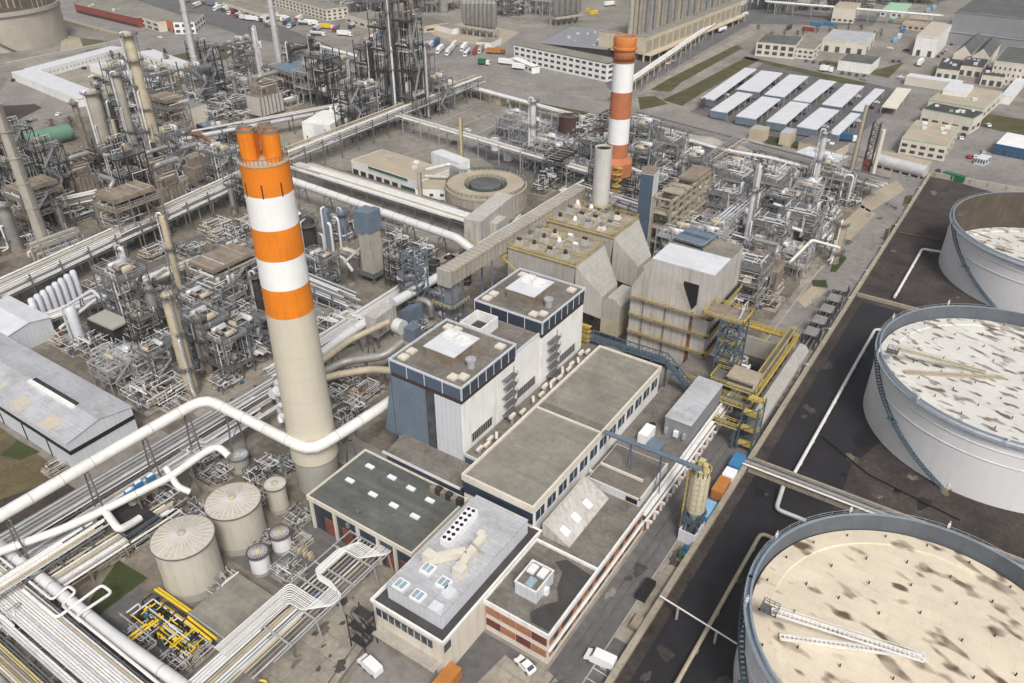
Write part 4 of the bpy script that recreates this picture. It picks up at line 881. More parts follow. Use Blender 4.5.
bigpipe('flue_pipe', [P3((318, 364), 7.5), P3((350, 340), 8), P3((388, 322), 9)], 0.9, 'pipe_beige', 'beige stained duct running between the silver duct and the power house', 14, 3)
for i, y in enumerate((382, 393, 404, 415)):
    bigpipe('inlet_stub', [P3((278+i*1.2, y+8), 4), P3((276+i*1.2, y), 9-i*1.2), P3((292, y+4), 9.5-i*1.2)], 0.75, 'clad_bright', 'fat silver elbow at the foot of the chimney, %s of four stacked elbows' % ('topmost', 'second from top', 'third from top', 'lowest')[i], 0, 1.5)
x, y = W((382, 322), 0); t = thing('ribbed_box', (-127, 152, 0), 'ribbed grey duct box between two thick silver ducts', 'duct box')
q = rect_px((367, 314), (376, 319), (395, 305), 10)
m = MB(); m.prism(q, 3.5, 10); m.build('casing', 'grey_panel', t)
m = MB()
for i in range(8):
    p = lerp(q[1], q[2], i/7); m.cbox(p[0]+.1, p[1], 3.5, .25, .25, 6.5)
m.build('rib', 'galv', t)
for p in (q[0], q[1], q[2]): m = MB(); m.cbox(p[0], p[1], 0, .5, .5, 3.5); m.build('leg', 'steel', t)
x, y = W((400, 330), 3); t = thing('induced_fan', (x, y, 0), 'white snail-shaped fan with dark blue motor housing behind the power house', 'fan')
m = MB(); m.lathe([(0.5, x-1.4), (2.3, x-1.4), (2.3, x+1.2), (0.8, x+1.2)], (y, 4.2), 18, 'x'); m.build('scroll', 'clad_bright', t, True)
m = MB(); m.cbox(x+3.6, y+1.5, 0, 3.6, 3.6, 4.6); m.build('motor_house', 'slate_panel', t); m = MB(); m.cbox(x, y, 0, 2.6, 3, 2.2); m.build('plinth', 'concrete', t)
x, y = W((412, 318), 3); t = thing('blue_duct_box', (x, y, 0), 'dark blue angular duct transition beside the silver duct', 'duct box')
m = MB(); m.prism([(x-3, y-2.4), (x+2, y-2.4), (x+2, y+3), (x-3, y+3)], 2, [5.5, 7.5, 7.5, 5.5]); m.build('casing', 'slate_panel', t)
for sx in (-2.6, 1.7):
    for sy in (-2.0, 2.7): m = MB(); m.cbox(x+sx, y+sy, 0, .4, .4, 2); m.build('leg', 'steel', t)
x, y = W((408, 352), 4); t = thing('steel_cabin', (x, y, 0), 'small pale grey steel box against the power house roof edge', 'cabin')
m = MB(); m.box(-104.5, -100.6, 117, 122, 0, 14.0); m.build('wall', 'shed_grey', t); m = MB(); m.box(-104.6, -100.5, 116.9, 122.1, 14, 14.2); m.build('roof', 'pale_panel', t)
# ================================================================ flue-gas plant, silo, containers
t = thing('scrubber_house', (-66, 183, 0), 'big rain-streaked grey panelled house with white roof patch, black hopper opening and yellow galleries', 'scrubber house')
Y0, Y1 = 174.0, 194.5
m = MB(); m.yprism([(-78.0, 3), (-55.8, 3), (-55.8, 33), (-73.0, 33), (-78.0, 23.5)], Y0, Y1); m.build('casing', 'grey_panel', t)
m = MB(); m.box(-73.0, -55.8, Y0, Y0+11, 33.0, 33.25); m.build('roof_patch', 'roof_white', t)
m = MB(); m.box(-73.0, -55.8, Y0+11.05, Y1, 33.0, 33.12); m.build('roof', 'roof_felt', t)
m = MB(); m.add([(-63.6, Y0-.06, 29.3), (-59.4, Y0-.06, 29.3), (-59.4, Y0-.06, 23.6), (-60.6, Y0-.06, 21.6), (-63.6, Y0-.06, 28.2)], [(4, 3, 2, 1, 0)]); m.build('hopper_opening', 'black', t)
m = MB(); m.add([(-66.0, Y0-.05, 28.4), (-63.7, Y0-.05, 28.4), (-60.7, Y0-.05, 21.4), (-61.4, Y0-.05, 21.2)], [(3, 2, 1, 0)]); m.build('hopper_plate', 'esp_panel', t)
for dx, w_ in ((-68.2, .9), (-61.0, 1.3), (-74.5, .7)):
    m = MB(); m.add([(dx, Y0-.03, 3.2), (dx+w_, Y0-.03, 3.2), (dx+w_*.8, Y0-.03, 21), (dx+w_*.2, Y0-.03, 21)], [(0, 1, 2, 3)]); m.build('rust_streak', 'rust' if dx == -61.0 else 'rusty_grey', t)
for z in (20.6, 15.2, 9.8):
    m = MB(); m.box(-77.6, -55.0, Y0-1.3, Y0-.05, z, z+.18); m.box(-55.75, -54.4, Y0-1.3, Y1, z, z+.18); g_ = m.build('gallery', 'rusty_grey', t)
    m = MB(); m.rail([(-77.6, Y0-1.3, z+.18), (-54.4, Y0-1.3, z+.18), (-54.4, Y1, z+.18)], 1.2, .1, 1.6); m.build('railing', 'yellow', g_)
    m = MB()
    for i in range(14): m.cyl(-54.9, Y0+1+i*1.4, z+.2, z+2.4, .35, .2, 6)
    m.build('burner', 'dark_steel', g_)
for x in (-77.5, -70, -63, -56.2):
    for y in (Y0+.4, Y1-.6): m = MB(); m.cbox(x, y, 0, .7, .7, 3); m.build('leg', 'steel_blue', t)
m = MB(); m.prism([(-71.3, 196), (-60.5, 196), (-60.5, 204), (-71.3, 204)], 30.8, 31.0); sk = None
t = thing('cooler_frame', (-66, 199, 0), 'blue steel fan deck with four bays of grilles behind the white roof patch', 'fan deck')
q = rect_px((672, 239), (703, 246.5), (718, 235), 34.4)
m = MB(); m.prism(q, 34.0, 34.3); m.build('deck', 'steel_blue', t)
for i in range(4):
    for j in range(2):
        a = lerp(lerp(q[0], q[1], (i+.5)/4), lerp(q[3], q[2], (i+.5)/4), (j+.5)/2); m = MB(); m.cbox(a[0], a[1], 34.3, 2.1, 2.6, .25); m.build('grille', 'slate_panel', t)
for p in q: m = MB(); m.cbox(p[0], p[1], 33.1, .3, .3, .9); m.build('leg', 'steel_blue', t)
m = MB(); m.rail([(*q[0], 34.3), (*q[1], 34.3), (*q[2], 34.3)], .6, .07, 2); m.build('railing', 'galv', t)
# two precipitator boxes
def esp(y0, y1, label, withbox):
    t = thing('precipitator', (-103, (y0+y1)/2, 0), label, 'precipitator', 'dust precipitators')
    z0, z1 = 9, 25.5
    m = MB(); m.yprism([(-117, z0+1), (-96, z0+1), (-94.5, z1), (-117, z1)], y0, y1); m.build('casing', 'esp_panel', t)
    m = MB(); m.box(-117.2, -94.3, y0-.2, y1+.2, z1, z1+.2); m.build('roof', 'esp_roof', t)
    m = MB(); m.rail([(-117, y0, z1+.2), (-94.6, y0, z1+.2), (-94.6, y1, z1+.2), (-117, y1, z1+.2)], 1.2, .1, 1.6); m.box(-117.3, -94.0, y0-.4, y0-.2, z1-.1, z1+.15); m.build('railing', 'yellow', t)
    # sloping outlet nozzle
    ym = (y0+y1)/2; m = MB()
    m.add([(-94.45, y0+.2, z1-.1), (-94.45, y1-.2, z1-.1), (-94.45, y1-.2, z0+3), (-94.45, y0+.2, z0+3), (-87.5, ym-4.6, z1-9.2), (-87.5, ym+4.6, z1-9.2), (-87.5, ym+4.6, z0), (-87.5, ym-4.6, z0)],
          [(0, 4, 5, 1), (1, 5, 6, 2), (2, 6, 7, 3), (3, 7, 4, 0), (4, 7, 6, 5), (0, 1, 2, 3)])
    n_ = m.build('nozzle', 'esp_panel', t)
    m = MB()
    for i in range(1, 7):
        u = i/7; a = lerp((-94.45, y0+.2, z1-.12), (-87.5, ym-4.6, z1-9.22), u); b = lerp((-94.45, y1-.2, z1-.12), (-87.5, ym+4.6, z1-9.22), u); m.bar(a, b, .12)
    m.build('rib', 'galv', n_)
    m = MB(); m.yprism([(-87.4, 5), (-81.8, 5), (-81.8, 14.6), (-83.2, 16.6), (-86.0, 16.6), (-87.4, 15)], ym-4.7, ym+4.7); b_ = m.build('outlet_box', 'esp_panel', t)
    m = MB(); m.yprism([(-87.45, 4.8), (-81.75, 4.8), (-81.75, 9.6), (-87.45, 9.6)], ym-4.75, ym+4.75); m.build('stained_base', 'pipe_beige' if withbox else 'rusty_grey', b_)
    rr = random.Random(int(y0))
    for i in range(4):
        for j in range(3):
            x, y = -114.6+i*5.0+rr.uniform(-.5, .5), y0+2.8+j*5.2+rr.uniform(-.6, .6); s = rr.uniform(1.5, 2.9); h_ = rr.uniform(.8, 1.9); zb = z1+.2
            m = MB(); m.add([(x-s/2, y-s/2, zb), (x+s/2, y-s/2, zb), (x+s/2, y+s/2, zb), (x-s/2, y+s/2, zb), (x-s*.3, y-s*.3, zb+h_), (x+s*.3, y-s*.3, zb+h_), (x+s*.3, y+s*.3, zb+h_), (x-s*.3, y+s*.3, zb+h_)], [(4, 5, 6, 7), (0, 1, 5, 4), (1, 2, 6, 5), (2, 3, 7, 6), (3, 0, 4, 7)]); u_ = m.build('hood', rr.choice(('esp_panel', 'cream_wall', 'galv', 'concrete')), t)
            m = MB(); m.lathe([(.45, x-.7), (.45, x+.7)], (y, zb+h_+.4), 10, 'x') if rr.random() < .5 else m.cyl(x, y, zb+h_, zb+h_+1.1, .7, .4, 10); m.build('motor', rr.choice(('steel_blue', 'white_clean', 'slate_panel', 'dark_steel')), u_, True)
    for i in range(14):
        px_, py_ = rr.uniform(-116, -96), rr.uniform(y0+.6, y1-3); m = MB(); l_ = rr.uniform(1.5, 6); zz_ = z1+rr.uniform(.5, 2.2); m.tube([(px_, py_, z1+.2), (px_, py_, zz_), ((px_+l_, py_, zz_) if rr.random() < .5 else (px_, min(y1-.3, py_+l_), zz_))], .09, 6, .2); m.build('cable_pipe', rr.choice(('galv', 'clad_bright', 'yellow_pale', 'rusty_grey')), t)
    m = MB(); m.rail([(-116.6, y0+6.2, z1+.25), (-95, y0+6.2, z1+.25)], 1.1, .09, 1.6); m.rail([(-106, y0+.3, z1+.25), (-106, y1-.3, z1+.25)], 1.1, .09, 1.6); m.rail([(-116.6, y0+12, z1+.25), (-102, y0+12, z1+.25)], 1.1, .09, 1.6); m.build('inner_railing', 'yellow_pale', t)
    for x in (-115, -105, -96.5):
        for y in (y0+1, y1-1): m = MB(); m.cbox(x, y, 0, .8, .8, z0+1); m.build('leg', 'steel', t)
    m = MB(); m.box(-118.5, -117.3, y0-1.5, y1, z1-3, z1-2.8); m.rail([(-118.5, y0-1.5, z1-2.8), (-118.5, y1, z1-2.8)], 1.2, .14, 1.6); m.bar((-118, y0-1.4, z1-3), (-112, y0-1.4, z1-7), .3); m.build('stair', 'yellow', t)
    for k in range(5):
        z = 1.5+k*1.6; m = MB(); m.box(-93.5, -88.5, y0-1.4+.5*(k % 2), y0+.6, z, z+.12); m.rail([(-93.5, y0-1.4, z), (-88.5, y0-1.4, z)], 1.1, .12, 1.2); m.build('landing', 'yellow', t)
    return t
esp(172.0, 189.0, 'nearer of the two grey precipitators, yellow stained outlet box, beside the white power house', True)
esp(194.5, 211.5, 'farther of the two grey precipitators, directly before the slim white steel stack', False)
# slim grey-white stack on the second precipitator
x, y = W((600, 206), 25.7); ht = HT((600, 206), 147, 25.7)
t = thing('steel_stack', (x, y, 25.7), 'slim dirty white steel stack with black mouth standing on the far precipitator', 'stack')
m = MB(); m.lathe([(2.75, 25.7), (2.7, ht), (2.45, ht), (2.45, ht-3)], (x, y), 28, cap=False); m.build('shaft', 'stack_pale', t, True)
m = MB(); m.lathe([(2.44, ht-.6), (0, ht-.7)], (x, y), 20, cap=False); m.build('mouth', 'black', t)
m = MB(); m.cbox(x, y, 25.75, 7.5, 7.0, .4); m.build('base_deck', 'steel_blue', t); m = MB(); m.rail([(x-3.7, y-3.5, 26.1), (x+3.7, y-3.5, 26.1), (x+3.7, y+3.5, 26.1)], 1.1, .13, 1.4); m.build('railing', 'yellow', t)
# brick orange stack on an octagonal hood
x, y = W((613.5, 203)); ht = HT((613.5, 203), 36)
t = thing('banded_stack', (x, y, 0), 'brick orange and white banded stack rising from an octagonal orange hood', 'stack')
zs = [HT((613.5, 203), r_) for r_ in (155, 142, 117, 90.5, 62, 35)]
m = MB(); m.cyl(x, y, 0, zs[0]-7, 3.4, 3.4, 16); m.build('pedestal', 'rusty_grey', t)
m = MB(); m.lathe([(2.2, zs[0]-8.5), (6.6, zs[0]-7.5), (6.6, zs[0]-2.2), (3.9, zs[0]+.2)], (x, y), 8); m.build('hood', 'brick_orange', t)
for i, c_ in enumerate(('brick_orange', 'white_clean', 'brick_orange', 'white_clean', 'brick_orange')):
    rr = lambda z: 4.15-.25*(z-zs[0])/(ht-zs[0])
    top = zs[i+1] if i < 4 else ht-4.6
    m = MB(); m.lathe([(rr(zs[i]), zs[i]), (rr(top), top)], (x, y), 36, cap=False); m.build('shaft_band', c_, t, True)
m = MB(); m.lathe([(3.95, ht-4.6), (4.5, ht-4.4), (4.5, ht-3.7), (4.1, ht-3.5), (4.35, ht-1), (4.0, ht), (3.4, ht), (3.4, ht-3)], (x, y), 36, cap=False); m.build('crown', 'rust_orange', t, True)
m = MB(); m.lathe([(3.42, ht-.4), (0, ht-.5)], (x, y), 24, cap=False); m.build('mouth', 'rusty_grey', t)
m = MB(); m.lathe([(4.0, ht-7.4), (5.0, ht-7.4), (5.0, ht-7.2), (4.0, ht-7.2)], (x, y), 24, cap=False); m.rail([(x+5*cos(a*pi/8), y+5*sin(a*pi/8), ht-7.2) for a in range(17)], 1.1, .1, 1.5); m.build('platform', 'rust', t)
for k in range(7):
    z = 3+k*2.4; m = MB(); m.box(x+2.5, x+5.5, y-7-.8*(k % 2), y-5, z, z+.12); m.rail([(x+2.5, y-7, z), (x+5.5, y-7, z)], 1.1, .12, 1.2); m.bar((x+2.6+(k % 2)*2.6, y-6.5, z-2.4), (x+5.2-(k % 2)*2.6, y-6.5, z), .5); m.build('stair', 'yellow', t)
# the overhead ribbed gallery
t = thing('conveyor_gallery', (-116, 139, 0), 'long ribbed grey concrete gallery on stilts running back from the power house to the stacks', 'gallery')
gx0, gx1, gy, gz = -121.8, -117.4, 146.0, 28.4
m = MB(); m.box(gx0, gx1, gy, 219, gz-4.4, gz); m.build('casing', 'concrete', t)
m = MB()
for i in range(40): yy = gy+.4+i*1.95; m.box(gx1+.02, gx1+.14, yy, yy+.18, gz-4.3, gz-.1); m.box(gx0, gx1, yy, yy+.18, gz, gz+.1)
m.box(gx1+.02, gx1+.2, gy, 219, gz-.5, gz-.35); m.build('rib', 'concrete_old', t)
m = MB(); m.box(gx0+.1, gx1-.1, gy-1.0, gy-.02, gz-4.6, gz+.3); m.build('end_wall', 'esp_panel', t)
m = MB(); m.box(gx0+.9, gx1-.9, gy+.5, gy+3.6, 13, gz-4.42); m.build('drop_chute', 'shed_grey', t)
m = MB(); m.box(gx0-1.2, gx1+1.4, gy-2, gy+5.5, 17.6, 17.8); m.build('platform', 'steel_blue', t)
m = MB(); m.rail([(gx0-1.2, gy-2, 17.8), (gx1+1.4, gy-2, 17.8), (gx1+1.4, gy+5.5, 17.8)], 1.2, .12, 1.2); m.build('railing', 'yellow_pale', t)
for yy in (gy+.2, gy+5, 165, 185, 205):
    for xx in (gx0+.4, gx1-.4): m = MB(); m.cbox(xx, yy, 0, .45, .45, gz-4.4); m.build('leg', 'slate_panel', t)
m = MB(); m.tube([(gx0-.9, 165, gz-1), (gx0-.9, 226, gz-1)], .45, 8); m.build('side_pipe', 'clad_bright', t, True)
# grey flat boxes and fans beyond the gallery
for i, (L_, N_, R_, z0, z1, lab) in enumerate((
        ((471, 213), (481, 222), (514, 195), 4, 14, 'long pale grey duct box with pipes between the round concrete tank and the gallery'),
        ((489, 218), (497, 224), (507, 217), 2, 11, 'squat grey ribbed box standing in front of the gallery by the round tank'))):
    q = rect_px(L_, N_, R_, z1); cx_, cy_ = sum(p[0] for p in q)/4, sum(p[1] for p in q)/4
    t = thing('filter_box', (cx_, cy_, 0), lab, 'filter box'); m = MB(); m.prism(q, z0, z1); m.build('casing', 'grey_panel', t)
    m = MB()
    for k in range(7): p = lerp(q[1], q[2], k/6); m.cbox(p[0], p[1], z0, .25, .25, z1-z0)
    m.build('rib', 'galv', t)
    for p in q: m = MB(); m.cbox(p[0]*.995, p[1], 0, .5, .5, z0); m.build('leg', 'steel', t)
    m = MB(); m.rail([(*q[0], z0+1), (*q[1], z0+1), (*q[2], z0+1)], 1.2, .14, 1.4); m.build('railing', 'yellow', t)
# blue-headed concrete tower
x, y = W((374, 278)); hb = HT((374, 278), 210)
t = thing('concrete_tower', (x, y, 0), 'square grey concrete tower with dark blue boxed head', 'tower')
m = MB(); m.cbox(x, y, 3, 5.0, 5.0, hb-9.5); m.build('shaft', 'concrete', t)
m = MB(); m.box(x-3.4, x+.1, y-2.9, y+2.9, hb-7.5, hb); m.box(x+.2, x+3.0, y-2.9, y+2.9, hb-6.5, hb+.4); m.build('head', 'slate_panel', t)
m = MB(); m.cbox(x, y, 2.4, 8, 8, .6); m.build('base_slab', 'steel', t)
for sx in (-3, 3):
    for sy in (-3, 3): m = MB(); m.cbox(x+sx, y+sy, 0, .8, .8, 2.4); m.build('leg', 'steel', t)
m = MB(); m.rail([(x-4, y-4, 3), (x+4, y-4, 3), (x+4, y+4, 3)], 1.2, .13, 1.5); m.build('railing', 'steel_blue', t)
# blue-sided tall panel tower right of the stacks
x, y = W((651, 240), 0); x, y = -112, 256
q = rect_px((642, 172), (654, 175), (660, 168), 30); cx_, cy_ = sum(p[0] for p in q)/4, sum(p[1] for p in q)/4
t = thing('lift_tower', (cx_, cy_, 0), 'tall windowless lift tower with one dark blue face beside the concrete frame', 'tower')
m = MB(); m.prism(q, 0, 30); m.build('shaft', 'pale_panel', t)
m = MB(); dx, dy = q[1][0]-q[0][0], q[1][1]-q[0][1]; m.obox((q[0][0], q[0][1]-.12), (q[1][0], q[1][1]-.12), .1, 5, 29.8); m.build('blue_face', 'blue_panel', t)
m = MB(); m.prism([(p[0], p[1]) for p in q], 30.02, 30.3); m.build('roof', 'rusty_grey', t)
# beige concrete frame behind it
t = thing('concrete_storeys', (cx_+6, cy_+14, 0), 'beige concrete storey frame with rusty roof behind the blue-faced tower', 'frame')
X0, X1, Y0_, Y1_ = q[1][0]+.3, q[1][0]+7, q[1][1]+1, q[1][1]+36
for yy in range(7):
    for xx in (X0, X1): m = MB(); m.cbox(xx, Y0_+yy*5.7, 0, .8, .8, 22); m.build('column', 'concrete_old', t)
for z in (5.5, 11, 16.5, 22):
    m = MB()
    for xx in (X0, X1): m.box(xx-.42, xx+.42, Y0_, Y1_, z-.8, z)
    for k in range(5): m.box(X0+.5, X1-.5, Y0_+k*7, Y0_+k*7+(2, 5, 1, 6, 3)[(k+int(z)) % 5], z-.4, z-.1)
    m.build('floor_beam', 'concrete_old', t)
m = MB(); m.box(X0, X1, Y0_+20, Y1_, 22.1, 23); m.build('roof', 'rusty_grey', t)
m = MB(); m.rail([(X1, Y0_, 12.2), (X1, Y1_, 12.2)], 1.2, .14, 2); m.rail([(X1, Y0_, 18.2), (X1, Y1_, 18.2)], 1.2, .14, 2); m.build('railing', 'yellow_pale', t)

# stair tower and yellow platforms east of the scrubber
t = thing('stair_tower', (-47, 170, 0), 'blue steel stair tower with yellow landings beside the grey scrubber house', 'stair tower')
for sx in (-50.6, -45.8):
    for sy in (168, 175): m = MB(); m.cbox(sx, sy, 0, .45, .45, 25); m.build('post', 'steel_blue', t)
m = MB()
for k in range(6):
    z = 1+k*4
    for a, b in (((-50.6, 168), (-45.8, 168)), ((-45.8, 168), (-45.8, 175)), ((-50.6, 175), (-45.8, 175)), ((-50.6, 168), (-50.6, 175))):
        m.bar((*a, z), (*b, z+4), .2); m.bar((*b, z), (*a, z+4), .2); m.bar((*a, z+4), (*b, z+4), .22)
m.build('bracing', 'steel_blue', t)
for k in range(9):
    z = 1.5+k*2.8; ya = 168.2+(k % 2)*3.6
    m = MB(); m.box(-50.4, -46.0, ya+.1, ya+3.1, z-.1, z+.1); m.build('tread_deck', 'steel', t); m = MB(); m.rail([(-50.6, ya, z), (-45.8, ya, z), (-45.8, ya+3.2, z), (-50.6, ya+3.2, z)], 1.2, .12, 1.2); m.build('landing', 'yellow', t)
    m = MB(); m.bar((-49.5 if k % 2 else -47, 169, z), (-49.5 if k % 2 else -47, 174, z+2.8), .5); m.build('flight', 'galv', t)
m = MB(); m.box(-55.3, -45.2, 168.1, 175.4, 24.9, 25.1); m.build('top_deck', 'rusty_grey', t); m = MB(); m.rail([(-55.4, 168, 25.1), (-45.1, 168, 25.1), (-45.1, 175.5, 25.1), (-55.4, 175.5, 25.1), (-55.4, 168, 25.1)], 1.2, .12, 1.2); m.build('top_railing', 'yellow', t)
t = thing('stair_tower', (-38, 151, 0), 'slim blue stair tower with yellow landings over the coloured containers', 'stair tower')
x0, y0 = W((741, 452)); x0, y0 = -37.6, 153.5
for sx in (0, 3.6):
    for sy in (0, 5): m = MB(); m.cbox(x0+sx, y0+sy, 0, .35, .35, 13.5); m.build('post', 'steel_blue', t)
for k in range(6):
    z = 1.6+k*2.3; m = MB(); ya = y0+(k % 2)*2.8; m.box(x0, x0+3.6, ya, ya+2.2, z, z+.14); m.rail([(x0, ya, z), (x0+3.6, ya, z), (x0+3.6, ya+2.2, z)], 1.1, .13, 1.0); m.build('landing', 'yellow', t)
m = MB()
for k in range(5):
    z = 1+k*2.4; m.bar((x0, y0, z), (x0+3.6, y0, z+2.4), .16); m.bar((x0+3.6, y0, z), (x0+3.6, y0+5, z+2.4), .16); m.bar((x0+3.6, y0+5, z), (x0+3.6, y0, z+2.4), .16)
m.build('bracing', 'steel_blue', t)
t = thing('loading_deck', (-44, 163, 0), 'yellow railed steel platforms with a flat beige cabin above the street end', 'platform')
for (xa, xb, ya, yb, z) in ((-51.5, -37.5, 157.5, 160.5, 9), (-49, -37.5, 160.9, 167, 11.5), (-50, -38, 152.5, 154.5, 6.2), (-39.8, -38.4, 167.2, 197, 10.9), (-56, -49.2, 161, 164, 7.4)):
    m = MB(); m.box(xa, xb, ya, yb, z, z+.25); d_ = m.build('deck', 'steel', t)
    m = MB(); m.rail([(xa, ya, z+.25), (xb, ya, z+.25), (xb, yb, z+.25), (xa, yb, z+.25), (xa, ya, z+.25)], 1.2, .12, 1.3); m.box(xa-.1, xb+.1, ya-.1, ya-.02, z-.05, z+.3); m.build('railing', 'yellow', d_)
    for sx in (xa+.6, xb-.6):
        for sy in (ya+.5, yb-.5): m = MB(); m.cbox(sx, sy, 0, .4, .4, z); m.build('leg', 'steel_blue', t)
m = MB(); m.box(-44.6, -38.2, 161.4, 166.4, 11.8, 14.2); c_ = m.build('cabin', 'cream_wall', t); m = MB(); m.box(-45, -37.8, 161, 166.8, 14.2, 14.4); m.build('cabin_roof', 'sand', c_)
m = MB(); m.box(-44.5, -38.3, 161.3, 161.38, 12.6, 13.6); m.build('window', 'glass', c_)
t = thing('open_bay', (-44, 181, 0), 'roofless concrete bay with dark floor between yellow gantries', 'bay')
m = MB(); m.box(-54, -53.5, 168, 196, 0, 6); m.box(-53.5, -40, 195.5, 196, 0, 6); m.box(-40.4, -39.9, 168, 195.5, 0, 6); m.box(-53.5, -40.5, 178.5, 179, 0, 6); m.build('wall', 'concrete', t)
m = MB(); m.box(-53.4, -40.5, 168, 195.4, .03, .06); m.build('floor', 'roof_dark', t)
m = MB(); m.cbox(-46, 186, .06, 4, 5, 3); m.cyl(-45, 184, 3, 5, 1.0); m.build('machine', 'black', t)
t = thing('long_duct', (-36.2, 175, 0), 'long grey round-backed duct with yellow walkway parallel to the bund wall', 'duct')
m = MB(); m.yprism([(-37.9, 2.4), (-34.4, 2.4), (-34.1, 5.0), (-35.2, 6.4), (-36.9, 6.6), (-38.1, 5.2)], 160, 199); m.build('casing', 'esp_panel', t)
m = MB(); m.box(-38.1, -37.5, 160, 199, 8.5, 8.7); m.rail([(-38.1, 160, 8.7), (-38.1, 199, 8.7)], 1.1, .13, 1.4); m.rail([(-37.5, 160, 8.7), (-37.5, 199, 8.7)], 1.1, .13, 1.4); m.build('walkway', 'yellow', t)
for i in range(10): m = MB(); m.cbox(-36.1, 161+i*4.1, 0, 3.0, .4, 2.4); m.cbox(-37.8, 161.6+i*4.1, 0, .25, .25, 8.5); m.build('support', 'steel', t)
t = thing('pipe_beam', (-44, 199, 0), 'fat yellow lagged beam bridging the road end behind the stair tower', 'gantry')
m = MB(); m.tube([(-56, 197.5, 8.4), (-37.5, 197.5, 8.4)], .9, 12); m.build('beam', 'yellow', t, True)
m = MB(); m.rail([(-56, 196.4, 9.3), (-37.5, 196.4, 9.3)], 1.2, .16, 1.4); m.build('railing', 'yellow', t)
for xx in (-55, -46, -38): m = MB(); m.cbox(xx, 197.5, 0, .7, .7, 7.6); m.build('leg', 'yellow_pale', t)
# truss footbridge off the hall roof
t = thing('footbridge', (-58, 156, 0), 'blue steel truss footbridge sloping down from the hall roof to the street', 'footbridge')
def truss(m, a, b, w_, h_, k):
    dx, dy = b[0]-a[0], b[1]-a[1]; l = math.hypot(dx, dy); nx, ny = -dy/l*w_/2, dx/l*w_/2
    for s in (-1, 1):
        for hh in (0, h_): m.bar((a[0]+nx*s, a[1]+ny*s, a[2]+hh), (b[0]+nx*s, b[1]+ny*s, b[2]+hh), .22)
        for i in range(k):
            p, q = lerp(a, b, i/k), lerp(a, b, (i+1)/k); m.bar((p[0]+nx*s, p[1]+ny*s, p[2]), (q[0]+nx*s, q[1]+ny*s, q[2]+h_), .14); m.bar((p[0]+nx*s, p[1]+ny*s, p[2]), (p[0]+nx*s, p[1]+ny*s, p[2]+h_), .14)
    m.add([(a[0]+nx, a[1]+ny, a[2]), (b[0]+nx, b[1]+ny, b[2]), (b[0]-nx, b[1]-ny, b[2]), (a[0]-nx, a[1]-ny, a[2])], [(0, 1, 2, 3)])
pa, pb, pc = (-80, 156.2, 15.5), (-59.0, 156.8, 15.5), (-52, 156.8, 9.5)
m = MB(); truss(m, pa, pb, 2.0, 1.8, 12); m.build('span', 'steel_blue', t); m = MB(); truss(m, pb, pc, 2.0, 1.6, 5); m.build('ramp', 'steel_blue', t)
for p in (pa, lerp(pa, pb, .5), pb): m = MB(); m.cbox(p[0], p[1], 0, .5, .5, p[2]); m.build('leg', 'steel_blue', t)

# silo on its stand
sx_, sy_ = -34.9, 121.0
t = thing('silo', (sx_, sy_, 0), 'yellow striped cream silo on a white stand beside the bund wall', 'silo')
sx_ = -35.3
m = MB(); m.lathe([(1.85, 7.5), (1.85, 17.5), (1.5, 18.4), (0, 18.6)], (sx_, sy_), 24, cap=False); m.lathe([(.6, 4.6), (1.85, 7.5)], (sx_, sy_), 24); m.build('body', 'beige_tank', t, True)
m = MB()
for k in range(7): z = 8.5+k*1.4; m = MB(); m.lathe([(1.86, z), (1.92, z), (1.92, z+.2), (1.86, z+.2)], (sx_, sy_), 24, cap=False); m.build('hoop', 'yellow_pale', t)
m = MB()
for k in range(10):
    a = 2*pi*k/10; m.bar((sx_+1.92*cos(a), sy_+1.92*sin(a), 8), (sx_+1.92*cos(a), sy_+1.92*sin(a), 17.5), .12)
m.build('hoop_rim', 'yellow_pale', t)
m = MB(); m.rail([(sx_+1.9*cos(a*pi/6), sy_+1.9*sin(a*pi/6), 17.5) for a in range(13)], 1.3, .15, .8); m.build('railing', 'yellow', t)
m = MB(); m.cbox(sx_-.3, sy_+.2, 18.7, 1.2, 1.3, 1.9); m.cyl(sx_+.8, sy_-.6, 18.6, 20.4, .55); m.build('filter_top', 'yellow_pale', t)
for dx in (-1.5, 1.5):
    for dy in (-1.5, 1.5): m = MB(); m.cbox(sx_+dx, sy_+dy, 0, .4, .4, 7.5); m.build('leg', 'steel_blue', t)
m = MB(); m.box(sx_-1.9, sx_+1.8, sy_-2.9, sy_-2.6, 0, 3.0); m.box(sx_-1.9, sx_-1.6, sy_-2.6, sy_+2.2, 0, 3.0); m.box(sx_+1.5, sx_+1.8, sy_-2.6, sy_+2.2, 0, 3.0); m.build('skirt_wall', 'pale_panel', t)
m = MB(); m.box(sx_-2.1, sx_+1.8, sy_-2.2, sy_+2.2, 5.0, 5.2); m.rail([(sx_-2.1, sy_-2.2, 5.2), (sx_+1.8, sy_-2.2, 5.2), (sx_+1.8, sy_+2.2, 5.2)], 1.1, .12, 1); m.build('platform', 'steel_blue', t)
m = MB(); m.bar((sx_-2.4, sy_-1, .2), (sx_-2.4, sy_-1, 18), .14); m.bar((sx_-2.4, sy_-.4, .2), (sx_-2.4, sy_-.4, 18), .12)
for k in range(12): m.cbox(sx_-2.4, sy_-.7, .8+k*1.45, .3, .7, .1)
m.build('ladder', 'yellow', t)
